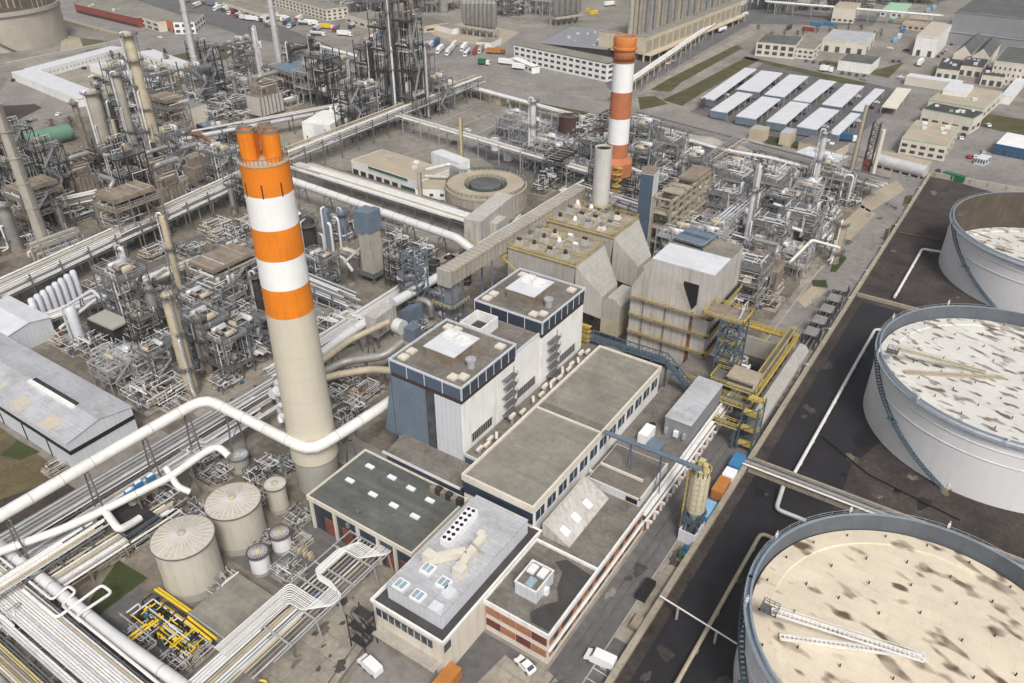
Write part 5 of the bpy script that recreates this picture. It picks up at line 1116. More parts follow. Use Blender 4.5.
# containers along the wall
def container(x, y, L_, mm, lab, rz=0, h=2.6, top=None, w_=2.5, grp=None):
    t = thing('container', (x, y, 0), lab, 'container', grp)
    m = MB(); m.box(x-w_/2, x+w_/2, y-L_/2, y+L_/2, .15, h); b_ = m.build('body', mm, t)
    m = MB()
    for i in range(int(L_/.5)):
        yy = y-L_/2+.2+i*.5; m.box(x-w_/2-.05, x+w_/2+.05, yy, yy+.22, .3, h-.15)
    m.build('corrugation', mm, t)
    m = MB(); m.box(x-w_/2-.06, x+w_/2+.06, y-L_/2-.06, y+L_/2+.06, h, h+.08); m.build('lid', top or mm, t)
    for i in (-.6, .6): m = MB(); m.box(x+i-.55, x+i+.55, y-L_/2-.1, y-L_/2-.01, .3, h-.2); m.build('door', mm, t)
    for dx in (-w_/2+.2, w_/2-.2):
        for dy in (-L_/2+.2, L_/2-.2): m = MB(); m.cbox(x+dx, y+dy, 0, .3, .3, .15); m.build('foot', 'dark_steel', t)
    t.rotation_euler = (0, 0, rz); return t
container(-34.9, 127.6, 5.4, 'blue', 'blue container with pale blue lid standing next to the silo', 0, 2.7, 'pale_blue')
container(-35.0, 136.6, 5.6, 'container_orange', 'rusty orange container between the blue and the white ones along the wall', 0, 2.6)
container(-34.9, 141.6, 3.2, 'white_clean', 'short white container between the orange and the far blue container', 0, 2.5)
container(-34.9, 146.4, 5.0, 'blue', 'bright blue container under the slim stair tower', 0, 2.8)
container(-56.6, 63.2, 6.6, 'container_orange', 'orange container parked against the cream control building', 0, 2.6)
container(-36.6, 101.6, 5.0, 'dark_steel', 'open dark grey skip on the pale strip by the wall', 0, 1.4, 'black', 1.9)
container(-34.6, 93.7, 3.0, 'rusty_grey', 'small brown crate beside the wall near the parked white van', 0, 1.0, 'rusty_grey', 1.8)
x, y = W((684, 556)); t = thing('forklift', (x, y, 0), 'small green yard tractor on the pale strip beneath the silo', 'tractor')
m = MB(); m.cbox(x, y, .4, 1.4, 2.6, 1.0); m.build('body', 'green', t); m = MB(); m.cbox(x, y+.3, 1.4, 1.2, 1.1, 1.1); m.build('cab', 'blue_dark', t)
for dx in (-.75, .75):
    for dy in (-.9, .9): m = MB(); m.lathe([(.45, x+dx-.13), (.45, x+dx+.13)], (y+dy, .45), 12, 'x'); m.build('wheel', 'tyre', t)
m = MB()
for dx in (-.5, .5): m.cbox(x+dx, y-1.5, .1, .15, .15, 2.4)
m.build('mast', 'steel', t)
# cars and vans
def car(name, lab, body, L_=4.3, w_=1.8, h=1.45, van=False, grp=None, detail=True, cat='car'):
    t = thing(name, (0, 0, 0), lab, cat, grp)
    m = MB(); hw = w_/2
    if van: prof = [(-L_/2, .35), (L_/2, .35), (L_/2, 1.0), (L_/2-.15, 1.15), (L_/2-.95, 1.35), (L_/2-1.6, h), (-L_/2+.1, h), (-L_/2, h-.2)]
    else: prof = [(-L_/2, .32), (L_/2, .32), (L_/2+.03, .6), (L_/2-.1, .8), (L_/2-1.15, .92), (L_/2-1.9, h), (-L_/2+.95, h), (-L_/2+.1, .98), (-L_/2, .7)]
    lo = [(y, z) for y, z in prof]
    # body with tumblehome: lower half straight, glasshouse narrowed
    vs = []; n = len(lo)
    for s in (-1, 1):
        for y, z in lo:
            k = hw if z < 1.02 else hw*(.86 if not van else .94)
            vs.append((s*k, y, z))
    fs = [tuple(range(n-1, -1, -1)), tuple(range(n, 2*n))]+[(i, (i+1) % n, n+(i+1) % n, n+i) for i in range(n)]
    fs = [tuple(reversed(f)) for f in fs]
    m.add(vs, fs); m.build('body', body, t)
    if detail:
        m = MB()
        if van:
            m.add([(-hw*.85, L_/2-.97, 1.38), (hw*.85, L_/2-.97, 1.38), (hw*.8, L_/2-1.56, h-.06), (-hw*.8, L_/2-1.56, h-.06)], [(0, 1, 2, 3)])
            m.v = [(p[0], p[1]+.03, p[2]+.02) for p in m.v]
        else:
            m.add([(-hw*.83, L_/2-1.2, .97), (hw*.83, L_/2-1.2, .97), (hw*.76, L_/2-1.86, h-.05), (-hw*.76, L_/2-1.86, h-.05)], [(0, 1, 2, 3)])
            m.v = [(p[0], p[1]+.03, p[2]+.03) for p in m.v]
        m.build('windscreen', 'glass', t)
        m = MB(); y0, y1 = (-L_/2+.95, L_/2-1.75) if not van else (L_/2-2.5, L_/2-1.45)
        for s in (-1, 1): m.box(s*hw*.90-.03, s*hw*.90+.03, y0, y1, 1.02, h-.16)
        m.build('side_window', 'glass', t)
        if not van:
            m = MB(); m.add([(-hw*.78, -L_/2+.28, 1.06), (hw*.78, -L_/2+.28, 1.06), (hw*.74, -L_/2+.9, h-.05), (-hw*.74, -L_/2+.9, h-.05)], [(3, 2, 1, 0)]); m.v = [(p[0], p[1]-.03, p[2]+.03) for p in m.v]; m.build('rear_window', 'glass', t)
        for s in (-1, 1):
            m = MB(); m.cbox(s*hw*.72, L_/2+.01, .62, .4, .08, .16); m.build('headlight', 'white_clean', t)
    for s in (-1, 1):
        for yy in (-L_/2+.8, L_/2-.85):
            m = MB(); m.lathe([(.32, s*hw-.1), (.32, s*hw+.03)], (yy, .32), 12, 'x'); w1 = m.build('wheel', 'tyre', t)
            if detail: m = MB(); m.lathe([(.19, s*hw+.031), (.19, s*hw+.04)] if s > 0 else [(.19, s*hw-.11), (.19, s*hw-.101)], (yy, .32), 10, 'x'); m.build('rim', 'car_silver', w1)
    return t
def put(t, p, rz): x, y = W(p); t.location = (x, y, 0.02); t.rotation_euler = (0, 0, rz); return t
put(car('van', 'white van standing on pale concrete before the stair tower of the control building', 'car_white', 5.0, 2.0, 2.0, True, cat='van'), (370.5, 668), radians(82))
put(car('car', 'white hatchback parked in the yard between the orange container and the office wing', 'car_white', 4.1, 1.75, 1.5), (525, 667), radians(75))
put(car('van', 'white delivery van parked at the bund wall by the painted bay lines', 'car_white', 5.6, 2.1, 2.3, True, cat='van'), (609, 663), radians(95)).location = (-36.6, 82.9, .02)
# cooling-truck like rack by the bund wall on the far road
t = thing('pipe_bridge', (-36, 228, 0), 'short silver topped pipe stack standing along the bund wall on the far road', 'pipe stack')
for k in range(5):
    y = 208+k*8; m = MB(); m.box(-38.4, -34.8, y, y+5.0, 4.6, 4.8); m.build('cover', 'clad_dull', t)
    for xx in (-38.4, -34.7):
        for yy in (y+.3, y+5.2): m = MB(); m.cbox(xx, yy, 0, .3, .3, 4.6); m.build('post', 'dark_steel', t)
for k in range(6): m = MB(); m.tube([(-38+k*.65, 206, 1.2+.5*(k % 3)), (-38+k*.65, 248, 1.2+.5*(k % 3))], .22, 6); m.build('pipe', ('clad_dull', 'dark_steel')[k % 2], t)
# ================================================================ pipe racks
PIPE_MATS = ['clad', 'clad', 'clad_bright', 'clad_dull', 'pipe_white', 'clad_bright', 'clad_dull', 'pipe_beige', 'galv', 'steel']
def rack(p, q, width, z, n, label, mats=None, levels=1, bay=9.0, rmin=.13, rmax=.34, fm='steel', group='pipe racks', loops=(), seed=0, splay=0.0, rail=False):
    """portal frames carrying n pipes from p to q (site coordinates)"""
    rr = random.Random(seed+int(abs(p[0])*7+abs(p[1])*3)); mats = mats or PIPE_MATS
    dx, dy = q[0]-p[0], q[1]-p[1]; L_ = math.hypot(dx, dy); ux, uy = dx/L_, dy/L_; nx, ny = -uy, ux
    t = thing('pipe_rack', (p[0], p[1], 0), label, 'pipe rack', group)
    k = max(1, int(L_/bay)); base = None
    for i in range(k+1):
        d = L_*(i+.5)/(k+1)
        if base is None:
            m = MB()
            for s in (-1, 1):
                a = (p[0]+ux*d+nx*s*(width/2+splay), p[1]+uy*d+ny*s*(width/2+splay), 0); b = (p[0]+ux*d+nx*s*width/2, p[1]+uy*d+ny*s*width/2, z+(levels-1)*2.4+(1.6 if rail else 0)); m.bar(a, b, .38)
            for l in range(levels):
                a = (p[0]+ux*d-nx*width/2, p[1]+uy*d-ny*width/2, z+l*2.4-.2); b = (p[0]+ux*d+nx*width/2, p[1]+uy*d+ny*width/2, z+l*2.4-.2); m.bar(a, b, .4)
            base = m.build('portal_frame', fm, t); d0 = d
        else:
            c = base.copy(); COL.objects.link(c); c.parent = t; c.location = (ux*(d-d0), uy*(d-d0), 0)
    m = MB()
    for l in range(levels):
        for s in (-1, 1):
            a = (p[0]+nx*s*width/2, p[1]+ny*s*width/2, z+l*2.4-.22); b = (q[0]+nx*s*width/2, q[1]+ny*s*width/2, z+l*2.4-.22); m.bar(a, b, .26)
    m.build('stringer', fm, t)
    if rail:
        m = MB(); a = (p[0]+nx*(width/2+.7), p[1]+ny*(width/2+.7), z); b = (q[0]+nx*(width/2+.7), q[1]+ny*(width/2+.7), z); m.obox(a, b, 1.0, z-.1, z, 0); m.rail([a, b], 1.1, .09, 2.2); m.build('walkway', 'galv', t)
    for l in range(levels):
        cur = -width/2+.35; cnt = n if l == 0 else max(3, int(n*.6)); gap = (width-.7)/cnt
        for i in range(cnt):
            if rr.random() < .06: continue
            r_ = rr.uniform(rmin, rmax)*(1.35 if rr.random() < .12 else 1); r_ = min(r_, gap*.46)
            o = -width/2+.35+gap*(i+.5); zz = z+l*2.4+r_
            e0 = -rr.random()*3 if rr.random() < .7 else rr.random()*L_*.2; e1 = L_+rr.random()*3 if rr.random() < .7 else L_*(.8+rr.random()*.2)
            pts = [(e0, o, zz)]
            for (d, w_, h) in loops:
                if e0 < d and d+w_ < e1:
                    f = (i+1)/cnt; g = (w_/2)*(1-f)*.8; sd = h*(0.45+.55*f) if h > 0 else h*(1-.55*f)
                    pts += [(d+g, o, zz), (d+g, o+sd, zz+.01), (d+w_-g, o+sd, zz+.01), (d+w_-g, o, zz)]
            pts.append((e1, o, zz))
            P_ = [(p[0]+ux*a+nx*b, p[1]+uy*a+ny*b, c) for a, b, c in pts]
            m = MB(); m.tube(P_, r_, 6, .8 if loops else 0); m.build('pipe', rr.choice(mats), t, True)
    return t
def rpx(a, b, z, *args, **kw): return rack(W(a, z), W(b, z), *([args[0], z]+list(args[1:])), **kw)
WHITE = ['pipe_white', 'clad_bright', 'clad_bright', 'clad', 'pipe_beige']
BEIGE = ['pipe_beige', 'pipe_beige', 'clad_dull', 'pipe_white', 'clad']
rack((-151, -6), (-148, 107), 7.0, 3.6, 15, 'broad bundle of silver pipes running under the white mains toward the chimney', ['clad_bright', 'pipe_white', 'clad', 'clad_bright', 'clad_dull'], 1, 8, .14, .3)
rack((-143.3, 18), (-141.5, 100), 6.0, 3.0, 10, 'narrower bundle of dull pipes beside the broad silver bundle left of the chimney', None, 1, 8, .12, .28, loops=((58, 5, 2.2),))
rack((-134, 16), (-131.5, 62), 6.5, 2.6, 11, 'low bundle of beige and ochre pipes before the green lawn patch', BEIGE, 1, 8, .13, .3, fm='rusty_grey')
rack((-151, 110), (-153, 190), 6.0, 4.6, 9, 'silver pipes on a rack behind the chimney, beside the thick silver duct', WHITE, 1, 9, .14, .3, loops=((30, 4, 3.2), (58, 4, 3.2)))
rack((-160, 29.5), (-72, 29.5), 9.0, 3.4, 17, 'wide bundle of white and silver pipes descending to the lower picture edge', WHITE, 1, 8, .2, .42, loops=())
rack((-150, 22.4), (-80, 22.4), 4.4, 2.6, 9, 'dull and ochre pipes between the white bundle and the steel grid deck', ['clad_dull', 'pipe_beige', 'clad', 'yellow_pale', 'clad_bright'], 1, 6, .14, .26, loops=())
rack((-138, 12), (-137, 50), 5, 5.2, 8, 'upper layer of white pipes crossing over the lower left bundle', WHITE, 1, 7, .14, .26)
rack((-150, 17.0), (-80, 17.0), 5.0, 3.2, 5, 'blue grey steel grid deck with few pipes at the lower left corner', ['clad_dull', 'yellow_pale', 'steel'], 1, 2.6, .14, .25, fm='slate_panel', rail=True)
bigpipe('gas_main', [(-150, 36.2, 3.6), (-112, 36.2, 3.6), (-103.5, 36.2, 4.4), (-84, 37.0, 4.4)], 1.15, 'clad_bright', 'fat silver main lying beside the white pipe bundle in the lower left corner', 9, 1.0)
pipe_thing('loop_pipe', [(-134, 32.5, 4.4), (-122.5, 32.5, 4.4), (-122.5, 41.5, 4.6), (-119.2, 41.5, 4.6), (-119.2, 34.4, 5.2), (-85, 34.4, 5.2)], .3, 'pipe_white', 'white pipe with a square loop reaching over the lawn corner', 'pipe', .9)
pipe_thing('loop_pipe', [(-150, 34.2, 4.6), (-127, 34.2, 4.6), (-127, 37.6, 5.2), (-124.4, 37.6, 5.2), (-124.4, 34.6, 4.6), (-118, 34.4, 4.6)], .28, 'clad_bright', 'thin silver pipe stepping over the fat silver main', 'pipe', .7)
# right-hand rack with nested expansion loops
t = rack((-88.5, 18), (-88.5, 57), 8.0, 4.6, 11, 'raised rack of white pipes on splayed legs ending at the looped rack', WHITE, 1, 8, .16, .3, splay=1.6)
t = thing('loop_rack', (-88, 62, 0), 'raised white pipes folded in two nested loops beside the slate roof hall', 'pipe rack')
for i in range(9):
    o = i*.4; z = 5.6+.01*i; xr = -80.6-o                           # outer pipes turn later
    P_ = [(-92.3+o, 44.0, z), (-92.3+o, 61.4-o, z), (xr-1.2, 61.4-o, z), (xr-1.2, 66.6+o*.3-1.6, z), (-90.6+(3.2-o)*.5, 66.6+o*.3-1.6, z), (-90.6+(3.2-o)*.5, 76.4-o, z), (xr-1.0, 76.4-o, z), (xr-1.0, 79.2-.1*i, z)]
    m = MB(); m.tube(P_, .135, 7, 1.2); m.build('pipe', ('pipe_white', 'clad_bright', 'pipe_white', 'clad')[i % 4], t, True)
for i in range(9):
    m = MB(); x0 = -90.4+i*.95; m.tube([(x0, 44, 4.6), (x0, 79, 4.6)], .15, 6); m.build('lower_pipe', ('clad', 'pipe_white', 'pipe_beige', 'clad_dull')[i % 4], t, True)
for (x, y) in ((-91.8, 58), (-82.6, 58.5), (-82.2, 64), (-91, 64), (-91.3, 73), (-82, 73.5), (-82.4, 78)):
    m = MB(); m.bar((x+(.9 if x > -88 else -.9), y, 0), (x, y, 5.2), .3); m.build('leg', 'galv', t)
m = MB()
for y in (52, 58.3, 63.6, 68, 73.2, 77.8): m.bar((-92.6, y, 5.2), (-81.6, y, 5.2), .3)
for x in (-92.4, -81.8): m.bar((x, 48, 5.15), (x, 79, 5.15), .24)
m.build('crossbeam', 'galv', t)
# racks farther back
rack((-247, 60), (-267, 210), 9.0, 6.6, 10, 'high silver pipe rack crossing the left half of the plant behind the slim grey stack', WHITE, 2, 11, .2, .5, seed=2, rail=True)
rack((-267.5, 212), (-274, 372), 9.0, 8.0, 9, 'high pipe rack leading back from the chimney top to the grassy strip', WHITE, 2, 12, .2, .5, seed=3, rail=True)
rack((-229, 82), (-222, 142), 6.5, 5.0, 11, 'low rack of tangled silver pipes beside the grey flat roofed shelter', None, 1, 8, .14, .34, seed=4)
rack((-300, 205), (-262, 207), 6.0, 7.0, 6, 'short cross rack left of the orange chimney top', None, 2, 9, .2, .4, seed=5)
rack((-262, 222), (-150, 217), 9.0, 5.6, 12, 'wide silver pipe rack between the white laboratory block and the thick silver gas main', WHITE, 1, 9, .2, .4, seed=6)
rack((-262, 231), (-170, 226), 5.0, 4.0, 7, 'low pipe track along the dry lawn of the white laboratory block', None, 1, 9, .15, .3, seed=7)
bigpipe('gas_main', [(-262, 203, 9.5), (-244, 202, 9.5), (-154, 195.5, 9.5), (-147, 195, 7)], 1.5, 'clad_bright', 'thick straight silver main passing behind the blue-headed concrete tower', 16, 2.0)
rack((-268, 296), (-140, 279), 5.5, 8.4, 7, 'pale pipe bridge between the white laboratory block and the dark loading yard', WHITE, 1, 14, .2, .45, fm='galv', seed=8, rail=True)
rack((-430, 398), (-186, 352), 5.0, 5.4, 6, 'long white pipe rack along the grass strip before the far road', WHITE, 1, 8, .25, .5, fm='galv', seed=9)
rack((-168, 362), (-46, 336), 8.0, 6.6, 9, 'grey pipe rack along the far edge of the plant before the carports', None, 2, 10, .25, .55, seed=10)
rack((-203, 405), (-246, 735), 5.0, 5.5, 4, 'long beige pipe track along the loading road behind the orange stack', ['pipe_beige', 'pipe_white'], 1, 12, .3, .6, fm='tan_wall', seed=11)
rack((-330, 215), (-275, 372), 6.0, 7.0, 6, 'slanting old pipe rack among the back-left columns', None, 2, 12, .2, .4, seed=12)
rack((-115, 262), (-112, 352), 6.0, 7.2, 7, 'rusty pipe rack running back from the blue-faced tower', ['rusty_grey', 'clad', 'clad_dull', 'rust'], 2, 10, .2, .45, seed=13, fm='rusty_grey')
rack((-84, 232), (-82, 330), 6.0, 8.0, 8, 'pale blue grey pipe rack in the middle of the right process unit', ['clad_bright', 'clad', 'pale_panel'], 2, 9, .2, .4, seed=14, fm='galv', rail=True)
rack((-142, 262), (-66, 250), 6.0, 7.0, 7, 'cross rack before the orange stack hood in the right process unit', None, 2, 10, .2, .4, seed=15)
rack(W((768, 2), 9), W((940, 16), 9), 6, 9, 5, 'distant high pipe bridge before the sheds on the horizon side', WHITE, 1, 16, .4, .8, seed=16, fm='galv')
rack((-300, 150), (-330, 60), 6, 6, 8, 'rusty pipe rack at the left edge behind the slim grey stack', None, 2, 10, .2, .45, seed=17, fm='rusty_grey')
rack((-420, 170), (-285, 152), 6, 5.4, 7, 'pipe rack crossing under the group of pale columns', None, 1, 10, .2, .4, seed=18)
rack((-205, 148), (-158, 146), 6, 6.5, 10, 'rack of silver pipes between exchangers and the blue-headed tower', None, 2, 8, .15, .34, seed=19, fm='slate_panel')
rack((-210, 116), (-160, 114), 6, 5.0, 9, 'rack of grey pipes left of the chimney shaft', None, 2, 8, .15, .34, seed=20)
# ================================================================ process units: prototypes, then copies
KIT = {}
def proto(key, cat, group): 
    t = thing(key, (0, 0, 0), key, cat, group); TAGGED.remove(t); return t
RK = random.Random(5)
def rpipe(rr, sx, sy, z0, z1, r_, k=5):
    """an orthogonal pipe wandering inside a box"""
    x, y, z = rr.uniform(-sx, sx), rr.uniform(-sy, sy), rr.uniform(z0, z1); pts = [(x, y, z)]; ax = rr.randrange(3)
    for _ in range(k):
        ax = (ax+rr.choice((1, 2))) % 3
        if ax == 0: x = rr.uniform(-sx, sx)
        elif ax == 1: y = rr.uniform(-sy, sy)
        else: z = rr.uniform(z0, z1)
        pts.append((x, y, z))
    m = MB(); m.tube(pts, r_, 6, r_*2.5); return m
PMATS = ['clad', 'clad_dull', 'clad_bright', 'steel', 'rusty_grey', 'clad', 'pipe_beige', 'clad_dull', 'dark_steel']
def add_pipes(t, rr, n, sx, sy, z0, z1, r0=.1, r1=.28, mats=PMATS):
    for _ in range(n): rpipe(rr, sx, sy, z0, z1, rr.uniform(r0, r1), rr.choice((3, 4, 5))).build('pipe', rr.choice(mats), t, True)
def drum_mb(r_, L_, z, axis='y', off=(0, 0), n=14):
    m = MB(); a, b = -L_/2, L_/2
    prof = [(.01, a-r_*.5), (r_*.6, a-r_*.38), (r_*.92, a-r_*.12), (r_, a), (r_, b), (r_*.92, b+r_*.12), (r_*.6, b+r_*.38), (.01, b+r_*.5)]
    if axis == 'y': m.lathe(prof, (off[0], z), n, 'y')
    elif axis == 'x': m.lathe(prof, (off[1], z), n, 'x')
    else: m.lathe([(r, zz+z+L_/2) for r, zz in prof], off, n, 'z')
    return m
def frame(key, seed, sx, sy, floors, fm, dm, equip, roofmat=None):
    rr = random.Random(seed); t = proto('process_structure', 'process frame', 'open steel process frames')
    m = MB(); X = [-sx+2*sx*i/2 for i in range(3)]; Y = [-sy+2*sy*i/3 for i in range(4)]
    for x in X:
        for y in Y: m.cbox(x, y, 0, .34, .34, floors[-1]+(2.5 if rr.random() < .4 else .1))
    zl = 0
    for z in floors:
        for x in X: m.bar((x, -sy, z-.15), (x, sy, z-.15), .3)
        for y in Y: m.bar((-sx, y, z-.15), (sx, y, z-.15), .3)
        i = rr.randrange(3); m.bar((X[0], Y[i], zl), (X[0], Y[i+1], z), .16); m.bar((X[2], Y[i], zl), (X[2], Y[i+1], z), .16); m.bar((X[0], Y[0], zl), (X[1], Y[0], z), .16)
        zl = z
    m.build('steel_frame', fm, t)
    for z in floors:
        m = MB(); cut = rr.choice((0, 0, sy*.7))
        
        ys_ = -sy+cut
        while ys_ < sy-.3: w_ = rr.choice((.5, .9, 1.6)); m.box(-sx, sx*rr.choice((1, 1, .6, .2)), ys_, min(sy, ys_+w_), z, z+.08); ys_ += w_+rr.choice((.12, .3, .7))
        d = m.build('deck', dm, t)
        m = MB(); a = -sy+cut; m.rail([(-sx, a, z), (sx, a, z), (sx, sy, z), (-sx, sy, z), (-sx, a, z)], 1.1, .09, 2.2); m.build('railing', rr.choice(('galv', 'steel', 'galv')), d)
        for _ in range(equip):
            k = rr.random(); x, y = rr.uniform(-sx*.7, sx*.7), rr.uniform(-sy*.7+cut*.5, sy*.8)
            if k < .45: drum_mb(rr.uniform(.5, 1.0), rr.uniform(2, min(5, sy)), z+1.3, rr.choice('xy'), (x, y)) .build('drum', rr.choice(('clad', 'clad_dull', 'rusty_grey', 'clad_bright', 'pipe_beige')), t, True)
            elif k < .7: drum_mb(rr.uniform(.4, .9), rr.uniform(1.5, 3), z, 'z', (x, y)).build('pot', rr.choice(('clad', 'clad_dull', 'galv', 'rusty_grey')), t, True)
            else: m = MB(); m.cbox(x, y, z+.1, rr.uniform(.8, 2.2), rr.uniform(.8, 2.2), rr.uniform(.8, 2)); m.build('cabinet', rr.choice(('galv', 'steel', 'dark_steel', 'cream_wall')), t)
    if roofmat:
        m = MB(); m.box(-sx*.9, sx*.9, -sy*.9, sy*.9, floors[-1]+1.6, floors[-1]+2.6); m.build('air_cooler', roofmat, t)
        for i in range(4):
            m = MB(); m.box(-sx*.85, sx*.85, -sy*.85+i*sy*.44, -sy*.85+i*sy*.44+.25, floors[-1]+2.6, floors[-1]+2.8); m.build('header', rr.choice(('rusty_grey', 'sand', 'clad')), t)
    m = MB()
    zl = 0
    for i, z in enumerate(floors):
        y0, y1 = (-sy*.8, sy*.2) if i % 2 else (sy*.2, -sy*.8); m.bar((sx+.35, y0, zl), (sx+.35, y1, z), .18); m.bar((sx+.9, y0, zl), (sx+.9, y1, z), .18); m.rail([(sx+.95, y0, zl), (sx+.95, y1, z)], 1.0, .07, 1.4); zl = z
    m.build('stair', 'galv', t)
    add_pipes(t, rr, 9, sx*1.05, sy*1.1, .5, floors[-1]+2.0, .1, .28); add_pipes(t, rr, 12, sx*1.1, sy*1.15, floors[-1]*.4, floors[-1]+2.8, .07, .15, ['clad_bright', 'pipe_white', 'clad', 'clad_bright', 'galv'])
    KIT[key] = (t, 'open steel frame' if fm != 'rusty_grey' else 'rusty open steel frame'); return t
frame('frameA', 1, 5, 7, (4.5, 9, 13.5), 'steel', 'steel', 3)
frame('frameB', 2, 5.5, 7, (5, 10), 'galv', 'galv', 4)
frame('frameC', 3, 5, 6, (4.5, 9, 13, 17), 'dark_steel', 'steel', 2)
frame('frameD', 4, 5.5, 8, (6, 11), 'rusty_grey', 'rusty_grey', 3, 'rusty_grey')
frame('frameE', 5, 5, 7, (5, 9.5), 'steel', 'dark_steel', 3, 'dark_steel')
frame('frameF', 6, 6, 6, (4, 8, 12), 'clad_dull', 'steel', 3)
KIT['frameF'] = (KIT['frameF'][0], 'pale open steel frame'); KIT['frameC'] = (KIT['frameC'][0], 'tall dark open steel frame'); KIT['frameE'] = (KIT['frameE'][0], 'steel frame with dark air cooler'); KIT['frameD'] = (KIT['frameD'][0], 'rusty frame with air cooler'); KIT['frameB'] = (KIT['frameB'][0], 'low pale steel frame')
def column(key, r_, h, mm, plats, seed, look, taper=0.0, ladder='steel', skirt='rusty_grey', side=True):
    rr = random.Random(seed); t = proto('process_column', 'column', 'upright process columns')
    m = MB(); m.lathe([(r_, 2.0), (r_, h*.55), (r_*(1-taper), h*.6), (r_*(1-taper), h), (r_*(1-taper)*.8, h+r_*.4), (.01, h+r_*.6)], (0, 0), 18, cap=False); m.build('shell', mm, t, True)
    m = MB(); m.lathe([(r_*1.15, 0), (r_*1.02, 2.0)], (0, 0), 18); m.build('skirt', skirt, t, True)
    m = MB()
    for i in range(int(h/4)): z = 3+i*4; rr_ = r_*(1 if z < h*.57 else 1-taper); m.lathe([(rr_+.01, z), (rr_+.07, z), (rr_+.07, z+.2), (rr_+.01, z+.2)], (0, 0), 18, cap=False)
    m.build('hoop_rim', mm, t)
    for i in range(plats):
        z = h*(.28+.72*i/max(1, plats-1)) if plats > 1 else h*.97
        a0 = rr.uniform(0, 6.28); pr = r_+1.3; m = MB(); n = 10; ang_ = [a0+4.2*k/n for k in range(n+1)]
        poly = [(pr*cos(a), pr*sin(a)) for a in ang_]+[((r_*.9)*cos(a), (r_*.9)*sin(a)) for a in reversed(ang_)]
        for k in range(n): m.prism([(pr*cos(ang_[k]), pr*sin(ang_[k])), (pr*cos(ang_[k+1]), pr*sin(ang_[k+1])), (r_*.9*cos(ang_[k+1]), r_*.9*sin(ang_[k+1])), (r_*.9*cos(ang_[k]), r_*.9*sin(ang_[k]))], z, z+.1)
        p_ = m.build('platform', 'steel', t)
        m = MB(); m.rail([(pr*cos(a), pr*sin(a), z) for a in ang_], 1.1, .09, 1.0); m.build('railing', ladder, p_)
    m = MB(); a = .8; x, y = (r_+.35)*cos(a), (r_+.35)*sin(a); m.bar((x-.25, y, 1), (x-.25, y, h), .1); m.bar((x+.25, y, 1), (x+.25, y, h), .1)
    for k in range(int(h/1.2)): m.bar((x-.25, y, 1+k*1.2), (x+.25, y, 1+k*1.2), .1)
    m.build('ladder', ladder, t)
    if side:
        for q in range(2):
            a = rr.uniform(3, 6); x, y = (r_+.55)*cos(a), (r_+.55)*sin(a); m = MB(); pr = .16+.12*rr.random()+r_*.06
            m.tube([(0, 0, h+.2), (0, 0, h+1.4), (x, y, h+1.4), (x, y, 1.5), (x*2.2, y*2.2, 1.5)] if q == 0 else [(x*.8, y*.8, h*.6), (x*1.1, y*1.1, h*.6), (x*1.1, y*1.1, 2), (x*2.4, y*2, 2)], pr, 7, pr*2.5); m.build('overhead_pipe', rr.choice(('clad', 'clad_bright', 'clad_dull')), t, True)
    KIT[key] = (t, look); return t
column('colS', 1.0, 14, 'clad_dull', 2, 11, 'short grey column with platforms')
column('colM', 1.3, 24, 'clad', 3, 12, 'silver column with ring platforms')
column('colB', 1.5, 26, 'pipe_beige', 4, 13, 'beige weathered column with ladder', .15)
column('colT', 1.9, 34, 'concrete', 3, 14, 'tall pale column')
column('colD', 1.2, 19, 'dark_steel', 3, 15, 'dark slender column with platforms')
column('colW', 1.6, 11, 'clad_bright', 1, 16, 'squat bright silver vessel')
def drums(key, n, r_, L_, mm, look, seed, stack=False):
    rr = random.Random(seed); t = proto('heat_exchanger', 'heat exchanger', 'horizontal exchangers and drums')
    for i in range(n):
        x = (i-(n-1)/2)*(2*r_+1.0); z = r_+1.3
        for lv in range(2 if stack else 1):
            zz = z+lv*(2*r_+.5); drum_mb(r_, L_, zz, 'y', (x, 0)).build('shell', mm if rr.random() < .7 else rr.choice(('clad_bright', 'clad_dull', 'clad')), t, True)
            m = MB()
            for yy in (-L_/2+.4, L_/2-.4): m.lathe([(r_+.01, yy-.1), (r_+.14, yy-.1), (r_+.14, yy+.1), (r_+.01, yy+.1)], (x, zz), 14, 'y', cap=False)
            m.build('flange', 'steel', t)
            m = MB(); m.tube([(x, L_*.25, zz+r_*.9), (x, L_*.25, zz+r_+.9), (x+r_+.5, L_*.25, zz+r_+.9), (x+r_+.5, L_*.25, .5)], r_*.22, 6, .3); m.build('nozzle_pipe', 'clad', t, True)
        for yy in (-L_*.3, L_*.3): m = MB(); m.cbox(x, yy, 0, r_*1.6, .5, 1.3+r_*.3); m.build('saddle', 'concrete', t)
    m = MB(); m.box(-n*(r_+.6), n*(r_+.6), -L_/2-1, L_/2+1, .02, .2); m.build('plinth', 'concrete', t)
    add_pipes(t, rr, 5, n*(r_+.6), L_*.6, .4, r_*2+3, .1, .22)
    KIT[key] = (t, look)
drums('exA', 3, .75, 6.5, 'clad', 'row of silver exchangers', 21)
drums('exB', 2, 1.0, 8, 'clad_dull', 'pair of dull horizontal drums', 22)
drums('exC', 2, .7, 6, 'clad_bright', 'stacked bright exchangers', 23, True)
drums('exD', 1, 1.6, 9, 'pipe_white', 'single white horizontal drum', 24)
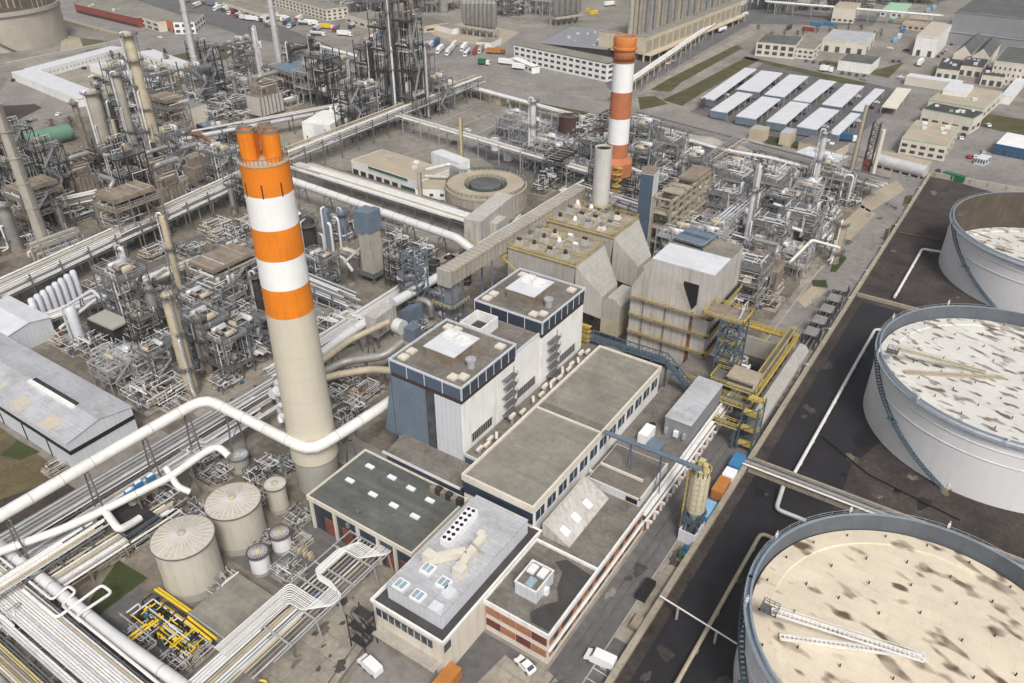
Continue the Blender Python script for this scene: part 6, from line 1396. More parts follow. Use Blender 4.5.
def tangle(key, seed, sx, sy, h, n, mats, look):
    rr = random.Random(seed); t = proto('pipework', 'pipework', 'tangles of process piping')
    add_pipes(t, rr, 10, sx*1.2, sy*1.2, h*.3, h*1.1, .06, .14, ['clad_bright', 'pipe_white', 'clad'])
    for i in range(n):
        rpipe(rr, sx, sy, .3, h, rr.uniform(.09, .3), rr.choice((3, 4, 5, 6))).build('pipe', rr.choice(mats), t, True)
    m = MB()
    for _ in range(7):
        m = MB(); x, y = rr.uniform(-sx, sx), rr.uniform(-sy, sy); hh = rr.uniform(1.5, h); m.cbox(x, y, 0, .25, .25, hh); m.bar((x-1.5, y, hh), (x+1.5, y, hh), .22); m.build('pipe_stand', 'steel', t)
    for _ in range(6):
        m = MB(); x, y = rr.uniform(-sx, sx), rr.uniform(-sy, sy); m.cbox(x, y, 0, rr.uniform(.5, 1.4), rr.uniform(.5, 1.6), rr.uniform(.6, 1.6)); m.build('pump', rr.choice(('dark_steel', 'steel', 'rusty_grey', 'blue_dark', 'galv')), t)
    m = MB(); m.box(-sx, sx, -sy, sy, .02, .12); m.build('plinth', rr.choice(('concrete_old', 'slab')), t)
    KIT[key] = (t, look)
tangle('tanA', 31, 5, 5, 5, 16, PMATS, 'tangle of grey pipework')
tangle('tanB', 32, 6, 5, 7, 16, ['clad_bright', 'clad', 'pipe_white', 'clad_dull', 'steel'], 'tangle of bright pipework')
tangle('tanC', 33, 5, 6, 4, 16, ['rusty_grey', 'rust', 'clad_dull', 'dark_steel', 'pipe_beige'], 'tangle of rusty pipework')
tangle('tanD', 34, 4, 7, 9, 18, ['clad', 'clad_dull', 'dark_steel', 'clad_bright'], 'tall knot of pipework')
def minirack(key, seed, mats, look, lv=2):
    rr = random.Random(seed); t = proto('pipe_rack', 'pipe rack', 'short pipe racks')
    m = MB()
    for y in (-6, 0, 6):
        for x in (-2.6, 2.6): m.cbox(x, y, 0, .32, .32, 4+lv*2.2)
        for l in range(lv): m.bar((-2.6, y, 4+l*2.2), (2.6, y, 4+l*2.2), .3)
    for x in (-2.6, 2.6):
        for l in range(lv): m.bar((x, -7, 4+l*2.2), (x, 7, 4+l*2.2), .26)
    m.build('portal_frame', 'galv', t)
    for l in range(lv):
        for i in range(7):
            if rr.random() < .15: continue
            r_ = rr.uniform(.12, .3); x = -2.2+i*.72; z = 4.15+l*2.2+r_; y0, y1 = -7-rr.random()*2, 7+rr.random()*2
            pts = [(x, y0, z), (x, y1, z)]
            if rr.random() < .5: pts = [(x, y0, rr.uniform(.5, 3))]+pts
            if rr.random() < .4: pts = pts+[(x, y1, rr.uniform(.5, 3))]
            m = MB(); m.tube(pts, r_, 6, .5); m.build('pipe', rr.choice(mats), t, True)
    KIT[key] = (t, look)
minirack('mrA', 41, PMATS, 'short grey pipe rack'); minirack('mrB', 42, WHITE, 'short white pipe rack', 1)
def smalltank(key, r_, h, mm, rm, look):
    t = proto('small_tank', 'tank', 'small upright tanks')
    m = MB(); m.lathe([(r_, 0), (r_, h)], (0, 0), 26, cap=False); m.build('shell', mm, t, True)
    m = MB(); m.lathe([(r_+.08, h), (r_+.08, h+.12), (0.01, h+r_*.16)], (0, 0), 26, cap=False); m.build('roof', rm, t)
    m = MB(); m.rail([(r_*cos(a*pi/9), r_*sin(a*pi/9), h+.1) for a in range(19)], 1.0, .08, 1.5); m.build('railing', 'galv', t)
    m = MB(); m.tube([(r_+.4, 0, .5), (r_+.4, 0, h+.8), (r_*.4, 0, h+.8), (r_*.4, 0, h)], .18, 6, .4); m.build('pipe', 'clad', t, True)
    KIT[key] = (t, look)
smalltank('tkG', 3.2, 7, 'clad_dull', 'clad', 'grey upright tank'); smalltank('tkW', 2.4, 6, 'clad_bright', 'white_wall', 'small pale upright tank')
smalltank('tkD', 5.5, 8, 'maroon', 'maroon', 'dark maroon tank')
def heater(key, mm, look):
    t = proto('fired_heater', 'heater', 'fired heaters')
    m = MB(); m.box(-4, 4, -6, 6, 2.5, 10); m.build('casing', mm, t)
    m = MB(); m.prism([(-4, -6), (4, -6), (4, 6), (-4, 6)], 10, 10.3); m.box(-2, 2, -5, 5, 10.3, 14); m.build('convection_box', 'rusty_grey', t)
    m = MB()
    for i in range(7): m.box(-4.2, -4.02, -5.8+i*1.9, -5.5+i*1.9, 2.5, 10); m.box(4.02, 4.2, -5.8+i*1.9, -5.5+i*1.9, 2.5, 10)
    m.build('buckstay', 'steel', t)
    for x in (-3.6, 3.6):
        for y in (-5.5, 0, 5.5): m = MB(); m.cbox(x, y, 0, .5, .5, 2.5); m.build('leg', 'steel', t)
    m = MB(); m.box(-5.2, -4.2, -6, 6, 5.5, 5.6); m.rail([(-5.2, -6, 5.6), (-5.2, 6, 5.6)], 1.1, .1, 1.5); m.build('gallery', 'steel', t)
    m = MB(); m.tube([(0, -3, 14), (0, -3, 16), (2.5, -3, 17.5), (2.5, 6, 17.5)], .9, 10, 1.5); m.build('duct', 'clad_dull', t, True)
    add_pipes(t, random.Random(9), 6, 5, 6.5, 9, 15)
    KIT[key] = (t, look)
heater('htA', 'grey_panel', 'box heater with galleries'); heater('htB', 'rusty_grey', 'rusty box heater')
# fin-fan block: two long dark decks on legs
def finfan(key, look, deck):
    t = proto('air_cooler', 'air cooler', 'air cooler decks')
    m = MB(); m.box(-5, 5, -7, 7, 7, 8.2); m.build('tube_bundle', deck, t)
    m = MB(); m.rail([(-5.6, -7.6, 7), (5.6, -7.6, 7), (5.6, 7.6, 7), (-5.6, 7.6, 7), (-5.6, -7.6, 7)], 1.3, .12, 1.8); m.build('railing', 'rusty_grey', t)
    for i in range(6):
        m = MB(); m.box(-4.8, 4.8, -6.6+i*2.3, -6.3+i*2.3, 8.2, 8.4); m.build('header', ('sand', 'rusty_grey')[i % 2], t)
    for x in (-4.5, 4.5):
        for y in (-6.5, 0, 6.5): m = MB(); m.cbox(x, y, 0, .45, .45, 7); m.build('leg', 'steel', t)
    m = MB(); m.box(-5, 5, -7.4, -7.02, 7.0, 8.8); m.build('header_box', 'tan_wall', t)
    add_pipes(t, random.Random(14), 8, 5, 7, .5, 7)
    KIT[key] = (t, look)
finfan('ffA', 'dark air cooler deck', 'dark_steel'); finfan('ffB', 'grey air cooler deck', 'steel')

LAND = [((262, 250), 'banded chimney'), ((622, 120), 'orange stack'), ((485, 185), 'round concrete tank'), ((60, 420), 'grey warehouse'), ((25, 190), 'slim left stack'), ((372, 240), 'blue-headed tower'), ((405, 60), 'dark tower cluster'), ((330, 125), 'white gabled shed'),
        ((285, 30), 'far slim stack'), ((190, 50), 'pale slim stack'), ((690, 320), 'scrubber house'), ((650, 195), 'blue-faced tower'), ((780, 100), 'carports'), ((865, 125), 'slanted flare column'), ((30, 145), 'green bullet tank'), ((100, 360), 'flat grey shelter'),
        ((860, 215), 'right road'), ((560, 60), 'green-striped block'), ((140, 100), 'brown column'), ((200, 105), 'cream box shed'), ((735, 140), 'stained concrete tanks'), ((570, 125), 'maroon tanks'), ((400, 175), 'white laboratory'), ((190, 330), 'ochre column')]
def place(key, x, y, rz=0, s=1.0, sz=None):
    t, look = KIT[key]; px, py = PX(x, y, 3)
    best = min(LAND, key=lambda l: (l[0][0]-px)**2+((l[0][1]-py)*1.5)**2); dx, dy = px-best[0][0], py-best[0][1]
    rel = ('right of' if dx > 0 else 'left of') if abs(dx) > 1.2*abs(dy) else ('in front of' if dy > 0 else 'behind')
    lab = '%s %s the %s' % (look, rel, best[1])
    NP[0] += 1; loc = (x, y, 0.012+.004*(NP[0] % 60))
    if t.get('used'): o = copy_thing(t, loc, rz, lab, (s, s, sz or s))
    else:
        t['used'] = 1; o = t; o.location = loc; o.rotation_euler = (0, 0, rz); o['label'] = lab; o.scale = (s, s, sz or s); TAGGED.append(o)
    return o
USED = []; NP = [0]
def at_px(key, p, rz=0, s=1.0, sz=None): x, y = W(p); USED.append((x, y, 5*s)); return place(key, x, y, rz, s, sz)
def fill(x0, x1, y0, y1, cell, weights, seed, s=1.0, skip=(), dens=1.0, jit=.18):
    rr = random.Random(seed); keys = [k for k, w_ in weights for _ in range(w_)]
    nx, ny = max(1, round((x1-x0)/cell)), max(1, round((y1-y0)/cell))
    for i in range(nx):
        for j in range(ny):
            x = x0+(x1-x0)*(i+.5)/nx+rr.uniform(-jit, jit)*cell; y = y0+(y1-y0)*(j+.5)/ny+rr.uniform(-jit, jit)*cell
            if rr.random() > dens: continue
            k = rr.choice(keys); rot = rr.choice((0, 0, pi/2, pi))
            px, py = PX(x, y, 0)
            if not (-40 < px < 1064 and -20 < py < 720): continue
            if any(a < px < c and b < py < d for a, b, c, d in skip): continue
            if any(abs(x-u[0]) < u[2]+2 and abs(y-u[1]) < u[2]+2 for u in USED): continue
            place(k, x, y, rot, s*rr.uniform(.85, 1.12), s*rr.uniform(.95, 1.25)*((1.4 if x < -192 else 1.08) if k.startswith('frame') else 1.0))
# ================================================================ buildings farther back
def wallwin(t, a, b, z0, z1, n, w_=.6, mm='glass', off=.06, name='window'):
    dx, dy = b[0]-a[0], b[1]-a[1]; l = math.hypot(dx, dy); nx, ny = dy/l, -dx/l
    for i in range(n):
        c = (i+.5)/n; p = lerp(a, b, c-w_/2/n); q = lerp(a, b, c+w_/2/n)
        m = MB(); m.add([(p[0]+nx*off, p[1]+ny*off, z0), (q[0]+nx*off, q[1]+ny*off, z0), (q[0]+nx*off, q[1]+ny*off, z1), (p[0]+nx*off, p[1]+ny*off, z1)], [(0, 1, 2, 3)]); m.build(name, mm, t)
def grow(q, k): c = [sum(p[i] for p in q)/len(q) for i in (0, 1)]; return [(c[0]+(p[0]-c[0])*k, c[1]+(p[1]-c[1])*k) for p in q]
def bldg(L_, N_, R_, z, wall, roof, lab, cat='building', name='building', rows=(), nl=0, nr=0, trim=None, h0=0, vents=0, mm='glass', w_=.6):
    q = rect_px(L_, N_, R_, z); c = (sum(p[0] for p in q)/4, sum(p[1] for p in q)/4)
    t = thing(name, (c[0], c[1], h0), lab, cat); USED.append((c[0], c[1], 7))
    m = MB(); m.prism(q, h0, z-.35); m.build('wall', wall, t)
    m = MB(); m.prism(grow(q, 1.008), z-.35, z); m.build('roof_edge', trim or wall, t)
    m = MB(); m.prism(grow(q, .985), z, z+.06); m.build('roof', roof, t)
    for z0, z1 in rows:
        if nl: wallwin(t, q[0], q[1], z0, z1, nl, w_, mm)
        if nr: wallwin(t, q[1], q[2], z0, z1, nr, w_, mm)
    rr = random.Random(int(N_[0]*3+N_[1]))
    for i in range(vents):
        u, v = rr.uniform(.15, .85), rr.uniform(.15, .85); p = lerp(lerp(q[0], q[1], u), lerp(q[3], q[2], u), v); s = rr.uniform(1, 2.4); m = MB(); m.cbox(p[0], p[1], z+.06, s, s*rr.uniform(.6, 1.5), rr.uniform(.5, 1.3)); m.build('roof_vent', rr.choice(('white_wall', 'galv', 'roof_white')), t)
    return t, q
# laboratory and the round concrete tank
t, q = bldg((351, 160), (418, 182), (434, 165), 7.2, 'white_wall', 'roof_grit', 'white laboratory block with sandy flat roof and dark green strip', 'laboratory', 'laboratory', ((1.0, 3.6),), 0, 0, None, 0, 3)
wallwin(t, q[0], lerp(q[0], q[1], .72), .8, 3.6, 6, .7, 'brown_trim'); wallwin(t, lerp(q[0], q[1], .74), lerp(q[0], q[1], .97), .6, 3.6, 1, .95, 'green_trim'); wallwin(t, lerp(q[0], q[1], .28), lerp(q[0], q[1], .86), 6.3, 7.3, 1, 1, 'green_trim', .5); wallwin(t, q[1], q[2], 4.2, 5.4, 4, .3)
t, q = bldg((431, 152), (459, 163), (463, 157), 9, 'white_wall', 'roof_white', 'white roof house with silver ducts between laboratory and round tank', 'building', 'plant_house', (), 0, 0); 
m = MB(); m.tube([P3((425, 170), 8), P3((450, 164), 8), P3((470, 172), 8.5)], .8, 9, 2); m.tube([P3((425, 176), 8), P3((448, 177), 8)], .6, 9); m.build('duct', 'clad', t, True)
t, q = bldg((418, 183), (447, 190), (452, 176), 6.5, 'white_wall', 'roof_grit', 'white stair block with square windows joining the round concrete tank', 'building', 'stair_block', ((1, 2.2), (3.6, 4.8)), 3, 0, w_=.35)
pc = W((485, 190), 8); t = thing('round_tank', (-177.5, 245, 0), 'round concrete tank with sandy ring roof and blue grey centre cover', 'tank'); c = (-177.0, 244.5); R_ = 16.3
m = MB(); m.lathe([(R_, 0), (R_, 8.2)], c, 64, cap=False); m.build('wall', 'concrete', t, True)
m = MB(); m.lathe([(R_+.3, 7.6), (R_+.3, 8.5), (R_-.2, 8.5), (R_-.2, 8.3), (8.4, 8.3), (8.4, 6)], c, 64, cap=False); m.build('ring_roof', 'roof_grit', t)
m = MB(); m.lathe([(8.2, 5.9), (6.6, 6.0), (6.6, 8.9), (6.2, 9.2), (0.01, 9.6)], c, 48, cap=False); m.build('centre_cover', 'roof_slate', t)
m = MB(); m.rail([(c[0]+(R_-.4)*cos(a*pi/24), c[1]+(R_-.4)*sin(a*pi/24), 8.5) for a in range(49)], 1.2, .12, 2.2); m.rail([(c[0]+8.5*cos(a*pi/12), c[1]+8.5*sin(a*pi/12), 8.3) for a in range(25)], 1.1, .1, 2.2); m.build('railing', 'green_trim', t)
m = MB()
for k in range(40): a = 2*pi*k/40; m.cbox(c[0]+(R_+.05)*cos(a), c[1]+(R_+.05)*sin(a), 0, .25, .25, 7.6)
m.build('rib', 'concrete_old', t)
# white gabled shed with vents
t, q = bldg((307.7, 118.7), (329.6, 125), (350, 112.5), 9, 'white_wall', 'white_wall', 'white shed with four round roof vents and grey door beside the pipe bridge', 'shed', 'shed'); 
wallwin(t, lerp(q[0], q[1], .42), lerp(q[0], q[1], .78), .1, 8.2, 1, .98, 'pale_panel', .06, 'door')
for u in (.3, .5, .7, .9): p = lerp(q[3], q[2], u); m = MB(); m.lathe([(.6, 9), (.6, 10.6), (.9, 10.7), (.9, 11.2), (.01, 11.5)], p, 12); m.build('roof_vent', 'white_clean', t, True)
bldg((161, 109), (178, 113.5), (206, 104), 9, 'cream_wall', 'clad_dull', 'plain cream shed with brown stained gable near the old columns', 'shed', 'shed', (), 0, 0)
bldg((196, 124), (212, 130), (218, 122), 2.6, 'dark_steel', 'slate_panel', 'low dark blue grey flat box beside the cream shed', 'box', 'plant_box', (), 0, 0, vents=4)
t, q = bldg((269, 66), (296, 75), (313, 64), 15, 'rusty_grey', 'slate_panel', 'tall furnace block under a grey green roof at the far slim stack', 'furnace', 'furnace', ((1, 4.5), (6, 9), (10.5, 13)), 7, 5, None, 0, 0, 'black', .75)
# carports
CP = [((703, 96.5), (714, 100), (757, 69)), ((739, 87), (759.5, 92), (783, 73)), ((766.6, 92.2), (784.5, 97), (808.8, 76.5)), ((794, 98.6), (810.5, 102.4), (836.5, 81.5)), ((823.4, 102.5), (842, 107), (864.4, 86)), ((852.9, 108.9), (862.6, 111.4), (885, 89.6)),
      ((714, 107.5), (727, 112.5), (753, 94)), ((737.5, 114.5), (755.8, 119), (781, 99)), ((766.7, 120.6), (786, 124), (809.3, 103.8)), ((797, 125.7), (817, 129.6), (839.5, 110.3)), ((828.6, 132.8), (839, 134.8), (861, 114))]
for i, (a, b, c_) in enumerate(CP):
    q = rect_px(a, b, c_, 4.6); c = (sum(p[0] for p in q)/4, sum(p[1] for p in q)/4); row = 'far' if i < 6 else 'near'
    t = thing('carport', (c[0], c[1], 0), 'pale carport roof in the %s row' % row, 'carport', 'carport roofs')
    m = MB(); m.prism(q, 4.2, 4.6); m.build('roof', 'roof_white', t)
    m = MB(); p0, p1 = q[0], q[1]; m.obox(p0, p1, .15, .6, 4.19, .3); m.build('end_wall', 'slate_panel', t)
    for k in range(5):
        for e in (0, 1): p = lerp(lerp(q[e], q[3-e], k/4*.96+.02), c, .05); m = MB(); m.cbox(p[0], p[1], 0, .3, .3, 4.2); m.build('post', 'galv', t)
q = rect_px((882, 106), (897, 108.5), (911.5, 89), 4); t = thing('canopy', (q[0][0], q[0][1], 0), 'cream canopy roof right of the carports', 'canopy'); m = MB(); m.prism(q, 3.5, 4); m.build('roof', 'cream_wall', t)
for p in q+[lerp(q[0], q[3], .5), lerp(q[1], q[2], .5)]: m = MB(); m.cbox(p[0], p[1], 0, .4, .4, 3.5); m.build('post', 'galv', t)
# gate house group with mint bands
t, q = bldg((902.7, 136.7), (948, 145.5), (960.3, 126.6), 7.5, 'cream_wall', 'roof_grit', 'cream gate office with sandy roof and mint band before the forecourt', 'office', 'gate_office', ((1, 2.4), (3.8, 5.2)), 5, 4, 'mint', 0, 5)
t, q = bldg((923, 108.5), (974, 118.5), (978, 111), 8, 'cream_wall', 'roof_dark', 'long mint-edged block with dark sunken roof behind the gate office', 'office', 'office_block', ((1.5, 3.4),), 5, 2, 'mint', 0, 6)
t, q = bldg((931, 98), (984, 108.5), (1003, 91.5), 7, 'cream_wall', 'roof_grit', 'wide cream block with mint parapet and sandy roof at the forecourt', 'office', 'office_block', ((2, 3.6),), 8, 4, 'mint', 0, 3)
bldg((944.6, 88), (967, 93), (974, 85), 9.5, 'white_wall', 'roof_white', 'white roof block sitting on the wide mint-edged building', 'building', 'roof_block')
bldg((906, 76), (960, 84), (965, 81), 5, 'cream_wall', 'roof_white', 'long narrow cream canopy roof behind the mint-edged buildings', 'canopy', 'canopy')
bldg((1003, 93), (1012, 96), (1026, 79), 5, 'white_wall', 'roof_white', 'narrow cream roof at the right edge behind the forecourt', 'canopy', 'canopy')
t, q = bldg((997, 142), (1040, 152), (1050, 140), 5, 'blue_dark', 'white_wall', 'white roofed fuel canopy with dark blue base at the right edge', 'canopy', 'fuel_canopy', ((.4, 2.6),), 6, 0)
# offices and sheds behind the avenue
bldg((760, 38.8), (796, 45.5), (803, 37), 9, 'cream_wall', 'roof_slate', 'cream two-storey office with dark windows behind the carports', 'office', 'office', ((1.5, 3.6), (5, 7.6)), 5, 2)
bldg((796, 44.5), (814.5, 49.5), (821.5, 43), 7, 'cream_wall', 'roof_felt', 'lower cream annex joined to the two-storey office', 'office', 'office_annex', ((1.2, 2.4), (4, 5.4)), 4, 2)
t, q = bldg((826, 36), (867, 43.5), (876, 33), 8, 'cream_wall', 'roof_metal', 'cream workshop with grey ribbed roof and dark doorway', 'workshop', 'workshop', ((.2, 4),), 4, 2, w_=.4)
bldg((843, 57), (872, 64.5), (880.5, 57), 6, 'white_wall', 'roof_slate', 'low white shed with slate roof on the lawn', 'shed', 'shed')
t, q = bldg((918, 34.4), (939.5, 37.8), (953, 23.7), HT((934.5, 58), 37.8), 'white_wall', 'beige_roof', 'tall white windowless hall with beige roof', 'hall', 'tall_hall', ((.2, 4),), 2, 0, w_=.35)
def gable_px(L_, N_, R_, zw, zr, wall, roof, lab):
    q = rect_px(L_, N_, R_, zw); c = (sum(p[0] for p in q)/4, sum(p[1] for p in q)/4); t = thing('gabled_shed', (c[0], c[1], 0), lab, 'shed'); a, b = lerp(q[0], q[1], .5), lerp(q[3], q[2], .5)
    m = MB(); m.add([(*q[0], 0), (*q[1], 0), (*q[2], 0), (*q[3], 0), (*q[0], zw), (*q[1], zw), (*q[2], zw), (*q[3], zw), (*a, zr), (*b, zr)], [(0, 1, 5, 8, 4), (1, 2, 6, 5), (2, 3, 7, 9, 6), (3, 0, 4, 7)]); m.build('wall', wall, t)
    m = MB(); m.add([(*q[0], zw), (*a, zr), (*b, zr), (*q[3], zw), (*q[1], zw), (*q[2], zw)], [(0, 1, 2, 3), (1, 4, 5, 2)]); m.build('roof', roof, t); return t
gable_px((955, 52), (971, 55), (985, 41), 7, 12, 'cream_wall', 'roof_slate', 'left of the twin cream gabled sheds with slate roofs'); gable_px((973, 55), (990, 58), (1001, 44), 7, 12, 'cream_wall', 'roof_slate', 'right of the twin cream gabled sheds with slate roofs')
for a, b, c_, lab in (((937.4, 68), (959.6, 71), (963.5, 60), 'low dark roof with four white dome lights, left of three'), ((960, 64.6), (983, 68), (990.5, 58), 'white fronted block with slate roof between two dark skylit roofs'), ((982.6, 74), (1005, 77.5), (1008.5, 67), 'low dark roof with white dome lights beside the cream tower block')):
    bldg(a, b, c_, 6, 'cream_wall', 'roof_dark', lab, 'workshop', 'workshop', ((.3, 3.4),), 3, 0, None, 0, 4)
bldg((998, 57), (1030, 65), (1040, 50), 13, 'cream_wall', 'roof_slate', 'cream office block cut by the right picture edge', 'office', 'office', ((1.5, 3), (5, 6.5), (8.5, 10)), 7, 3, w_=.35)
t, q = bldg((946, 22), (1060, 44), (1075, 22), 9, 'shed_grey', 'shed_grey', 'huge low dark grey flat roof at the top right', 'hall', 'dark_hall'); t, q = bldg((963, 6), (1060, 22), (1075, 4), 22, 'shed_grey', 'roof_slate', 'taller dark grey hall behind the huge low dark roof', 'hall', 'dark_hall')
# silo row on its long building
z = HT((643, 62), 38); q = rect_px((610, 28), (646, 38), (742, 1), z); t = thing('silo_house', (q[1][0], q[1][1], 0), 'long weathered beige building with loading canopy carrying a row of tall silos', 'silo building')
m = MB(); m.prism(q, 4.5, z); m.build('wall', 'tan_wall', t); m = MB(); m.prism(grow(q, .99), z, z+.1); m.build('roof', 'roof_felt', t)
u = ((q[2][0]-q[1][0]), (q[2][1]-q[1][1])); l = math.hypot(*u); u = (u[0]/l, u[1]/l); n_ = (u[1], -u[0])
m = MB(); m.prism([q[1], q[2], (q[2][0]+n_[0]*5, q[2][1]+n_[1]*5), (q[1][0]+n_[0]*5, q[1][1]+n_[1]*5)], 4.2, 4.8); m.build('canopy', 'tan_wall', t)
for k in range(14): p = lerp(q[1], q[2], k/13); m = MB(); m.cbox(p[0]-.5, p[1], 0, 1, 1, 4.5); m.cbox(p[0]+n_[0]*4.5, p[1]+n_[1]*4.5, 0, .5, .5, 4.2); m.build('column', 'tan_wall', t)
wallwin(t, q[1], q[2], 5.5, z-2.5, 16, .8, 'concrete_old', .08, 'panel'); wallwin(t, q[1], q[2], z-1.7, z-1.2, 40, .4, 'dark_steel', .1, 'vent_slot') if False else None
m = MB(); m.rail([(*q[0], z), (*q[1], z), (*q[2], z)], 1.3, .16, 3); m.build('railing', 'galv', t)
for k in range(15):
    p = lerp(lerp(q[1], q[2], (k+.6)/15), lerp(q[0], q[3], (k+.6)/15), .35); o = thing('grain_silo', (p[0], p[1], z+.1), 'tall grey beige silo standing on the long weathered beige building', 'silo', 'silos on the long beige building')
    m = MB(); m.cyl(p[0], p[1], z+.1, z+26, min(4.2, l/15*.44), n=18); m.build('shell', 'clad_dull' if k % 3 else 'concrete_old', o, True); m = MB(); m.bar((p[0]+4, p[1]-3, z), (p[0]+4, p[1]-3, z+26), .5); m.build('ladder', 'steel', o)
# free silo banks
def bank(p0, p1, top, n, lab, r_):
    for k in range(n):
        p = lerp(p0, p1, (k+.5)/n); x, y = W(p, 6); h = HT(p, top, 6); o = thing('storage_silo', (x, y, 6), lab, 'silo', lab); m = MB(); m.lathe([(.5, 6.2), (r_, 9), (r_, h), (r_*.5, h+1)], (x, y), 16); m.build('shell', 'clad_dull', o, True); m = MB(); m.cyl(x, y, h+1, h+1.6, r_*.55); m.build('hatch', 'galv', o)
    a, b = W(p0, 6), W(p1, 6); t = thing('silo_deck', (a[0], a[1], 0), 'raised concrete deck under the '+lab, 'deck'); m = MB(); m.obox(a, b, 9, 5.2, 6.2); m.build('deck', 'concrete', t)
    for k in range(6): p = lerp(a, b, k/5); m = MB(); m.cbox(p[0], p[1]-3.5, 0, .9, .9, 5.2); m.cbox(p[0], p[1]+3.5, 0, .9, .9, 5.2); m.build('leg', 'concrete', t)
bank((463, 25), (496, 30), 3, 8, 'grey silo bank behind the parked lorries', 2.3); bank((553, 18), (580, 14), -12, 5, 'dark grey silo bank left of the silo building', 2.8)
# green striped office, sheds by the lorry yard
z = HT((606, 82), 63.5); t, q = bldg((514, 44.5), (607.6, 63.5), (614, 58), z, 'white_wall', 'roof_felt', 'long white three-storey office with dark green roof stripe behind the orange stack', 'office', 'office', ((1.2, 2.8), (4.6, 6.2), (8, 9.6)) if z > 9.8 else ((1, 2.2), (3.6, 4.8), (6.2, 7.4)), 15, 2, 'green_trim')
t, q = bldg((553, 35), (607, 50), (636, 32), 6, 'dark_steel', 'shed_grey', 'wide low grey roof with dark open sides behind the green striped office', 'shed', 'lattice_shed', (), 0, 0, None, 0, 12)
t, q = bldg((510, 58), (532, 67), (535, 64), 4.2, 'white_wall', 'white_wall', 'low white cabin with green roof edge left of the green striped office', 'cabin', 'cabin', ((1.5, 3),), 6, 0, 'green_trim')
bldg((428, 23), (452, 29), (455, 25), 4, 'white_wall', 'roof_felt', 'low white store behind the lorry park', 'store', 'store', (), 0, 0); bldg((484, 38), (491, 43), (501, 38), 4, 'white_wall', 'roof_felt', 'small white hut before the silo bank', 'hut', 'hut')
z = HT((327, 21), 9.7); t, q = bldg((268, -6), (326, 9.7), (338.5, 4.5), z, 'cream_wall', 'roof_felt', 'long cream three-storey office at the top left of the lorry park', 'office', 'office', ((z*.08, z*.24), (z*.4, z*.56), (z*.7, z*.86)), 16, 4, w_=.5)
bldg((222, 2), (262, 14), (268, 9), 6, 'cream_wall', 'roof_felt', 'low cream building left of the long cream office', 'building', 'store', ((1, 3.5),), 7, 1)
# red brick group
t, q = bldg((74, 4), (137, 18.5), (144, 12), 7, 'red', 'roof_felt', 'long red fronted hall at the top left', 'hall', 'red_hall', ((.3, 2.2),), 1, 0, 'red', 0, 5, 'brown_trim', .96); 
bldg((138, 16), (158, 22), (166, 17), 7.5, 'cream_wall', 'roof_felt', 'cream section between the red hall and the orange block', 'building', 'office_block', ((.5, 2.5), (4, 5.6)), 3, 0)
bldg((159, 18.5), (175, 22.5), (182, 17), 8, 'brick_orange', 'roof_felt', 'orange red block in the middle of the red hall front', 'building', 'red_block', ((.3, 2.6),), 3, 1)
bldg((176, 20), (194, 22), (204, 14), 8.5, 'white_wall', 'roof_felt', 'white end block with dark strip right of the orange red block', 'building', 'office_block', ((1, 3), (5, 7)), 3, 4)
bldg((226.8, 39.5), (241.6, 44), (254.5, 39), 4.5, 'white_wall', 'roof_felt', 'small white flat hut beside the grass at the top left', 'hut', 'hut', ((1, 3),), 3, 2)
# white L-shaped office wings
bldg((11, 72), (76.5, 98.5), (91, 89.5), 5, 'white_wall', 'roof_white', 'front wing of the white L-shaped office', 'office', 'office_wing')
bldg((11.5, 72), (38, 70.5), (124, 47.5), 5.01, 'white_wall', 'roof_white', 'long rear wing of the white L-shaped office', 'office', 'office_wing', ((1.8, 3.0),), 0, 22, None, 0, 0, 'steel', .22)
bldg((89, 64.5), (146, 81), (153, 75), 4.5, 'white_wall', 'roof_white', 'short inner wing of the white L-shaped office', 'office', 'office_wing')
bldg((137, 52), (181, 68), (187, 61), 4.5, 'white_wall', 'roof_white', 'low white block with dark conifer before it', 'office', 'office_wing', ((1.4, 2.6),), 8, 0, w_=.2)
# big concrete tank at the top left
c = W((-2, 41), 0); R_ = math.dist(c, W((66, 38.5))); h = HT((8, 55), 16)
t = thing('concrete_tank', (c[0], c[1], 0), 'huge pale concrete tank at the top left corner with dark inner wall', 'storage tank')
m = MB(); m.lathe([(R_, 0), (R_, h), (R_-.8, h), (R_-.8, h-12)], c, 72, cap=False); m.build('shell', 'concrete_tank', t, True); m = MB(); m.lathe([(R_-.82, h-.1), (R_-.82, h-10), (.01, h-10)], c, 60, cap=False); m.build('inner_wall', 'tank_inner_rust', t)
m = MB()
for k in range(26): a = -.95+.028*k; m.obox((c[0]+R_*cos(a), c[1]+R_*sin(a)), (c[0]+(R_+1.5)*cos(a), c[1]+(R_+1.5)*sin(a)), 1.3, h-h*k/26-.8, h-h*k/26)
m.build('spiral_stair', 'steel', t); m = MB(); m.lathe([(R_+.1, h-3), (R_+1, h-3), (R_+1, h-2.6), (R_+.1, h-2.6)], c, 72, cap=False); m.build('wind_girder', 'steel', t)
m = MB(); a, b = W((8, 66)), W((124, 42)); m.obox(a, b, 3, 0, 2.2); tag(m.build('bund_wall', 'stack_grey'), 'long low grey green wall before the huge concrete tank', 'wall')
m = MB(); a, b = W((62, 22)), W((120, 38)); m.obox(a, b, 4, 0, 3); tag(m.build('earth_bank', 'concrete_old'), 'pale retaining bank beside the huge concrete tank', 'bank')
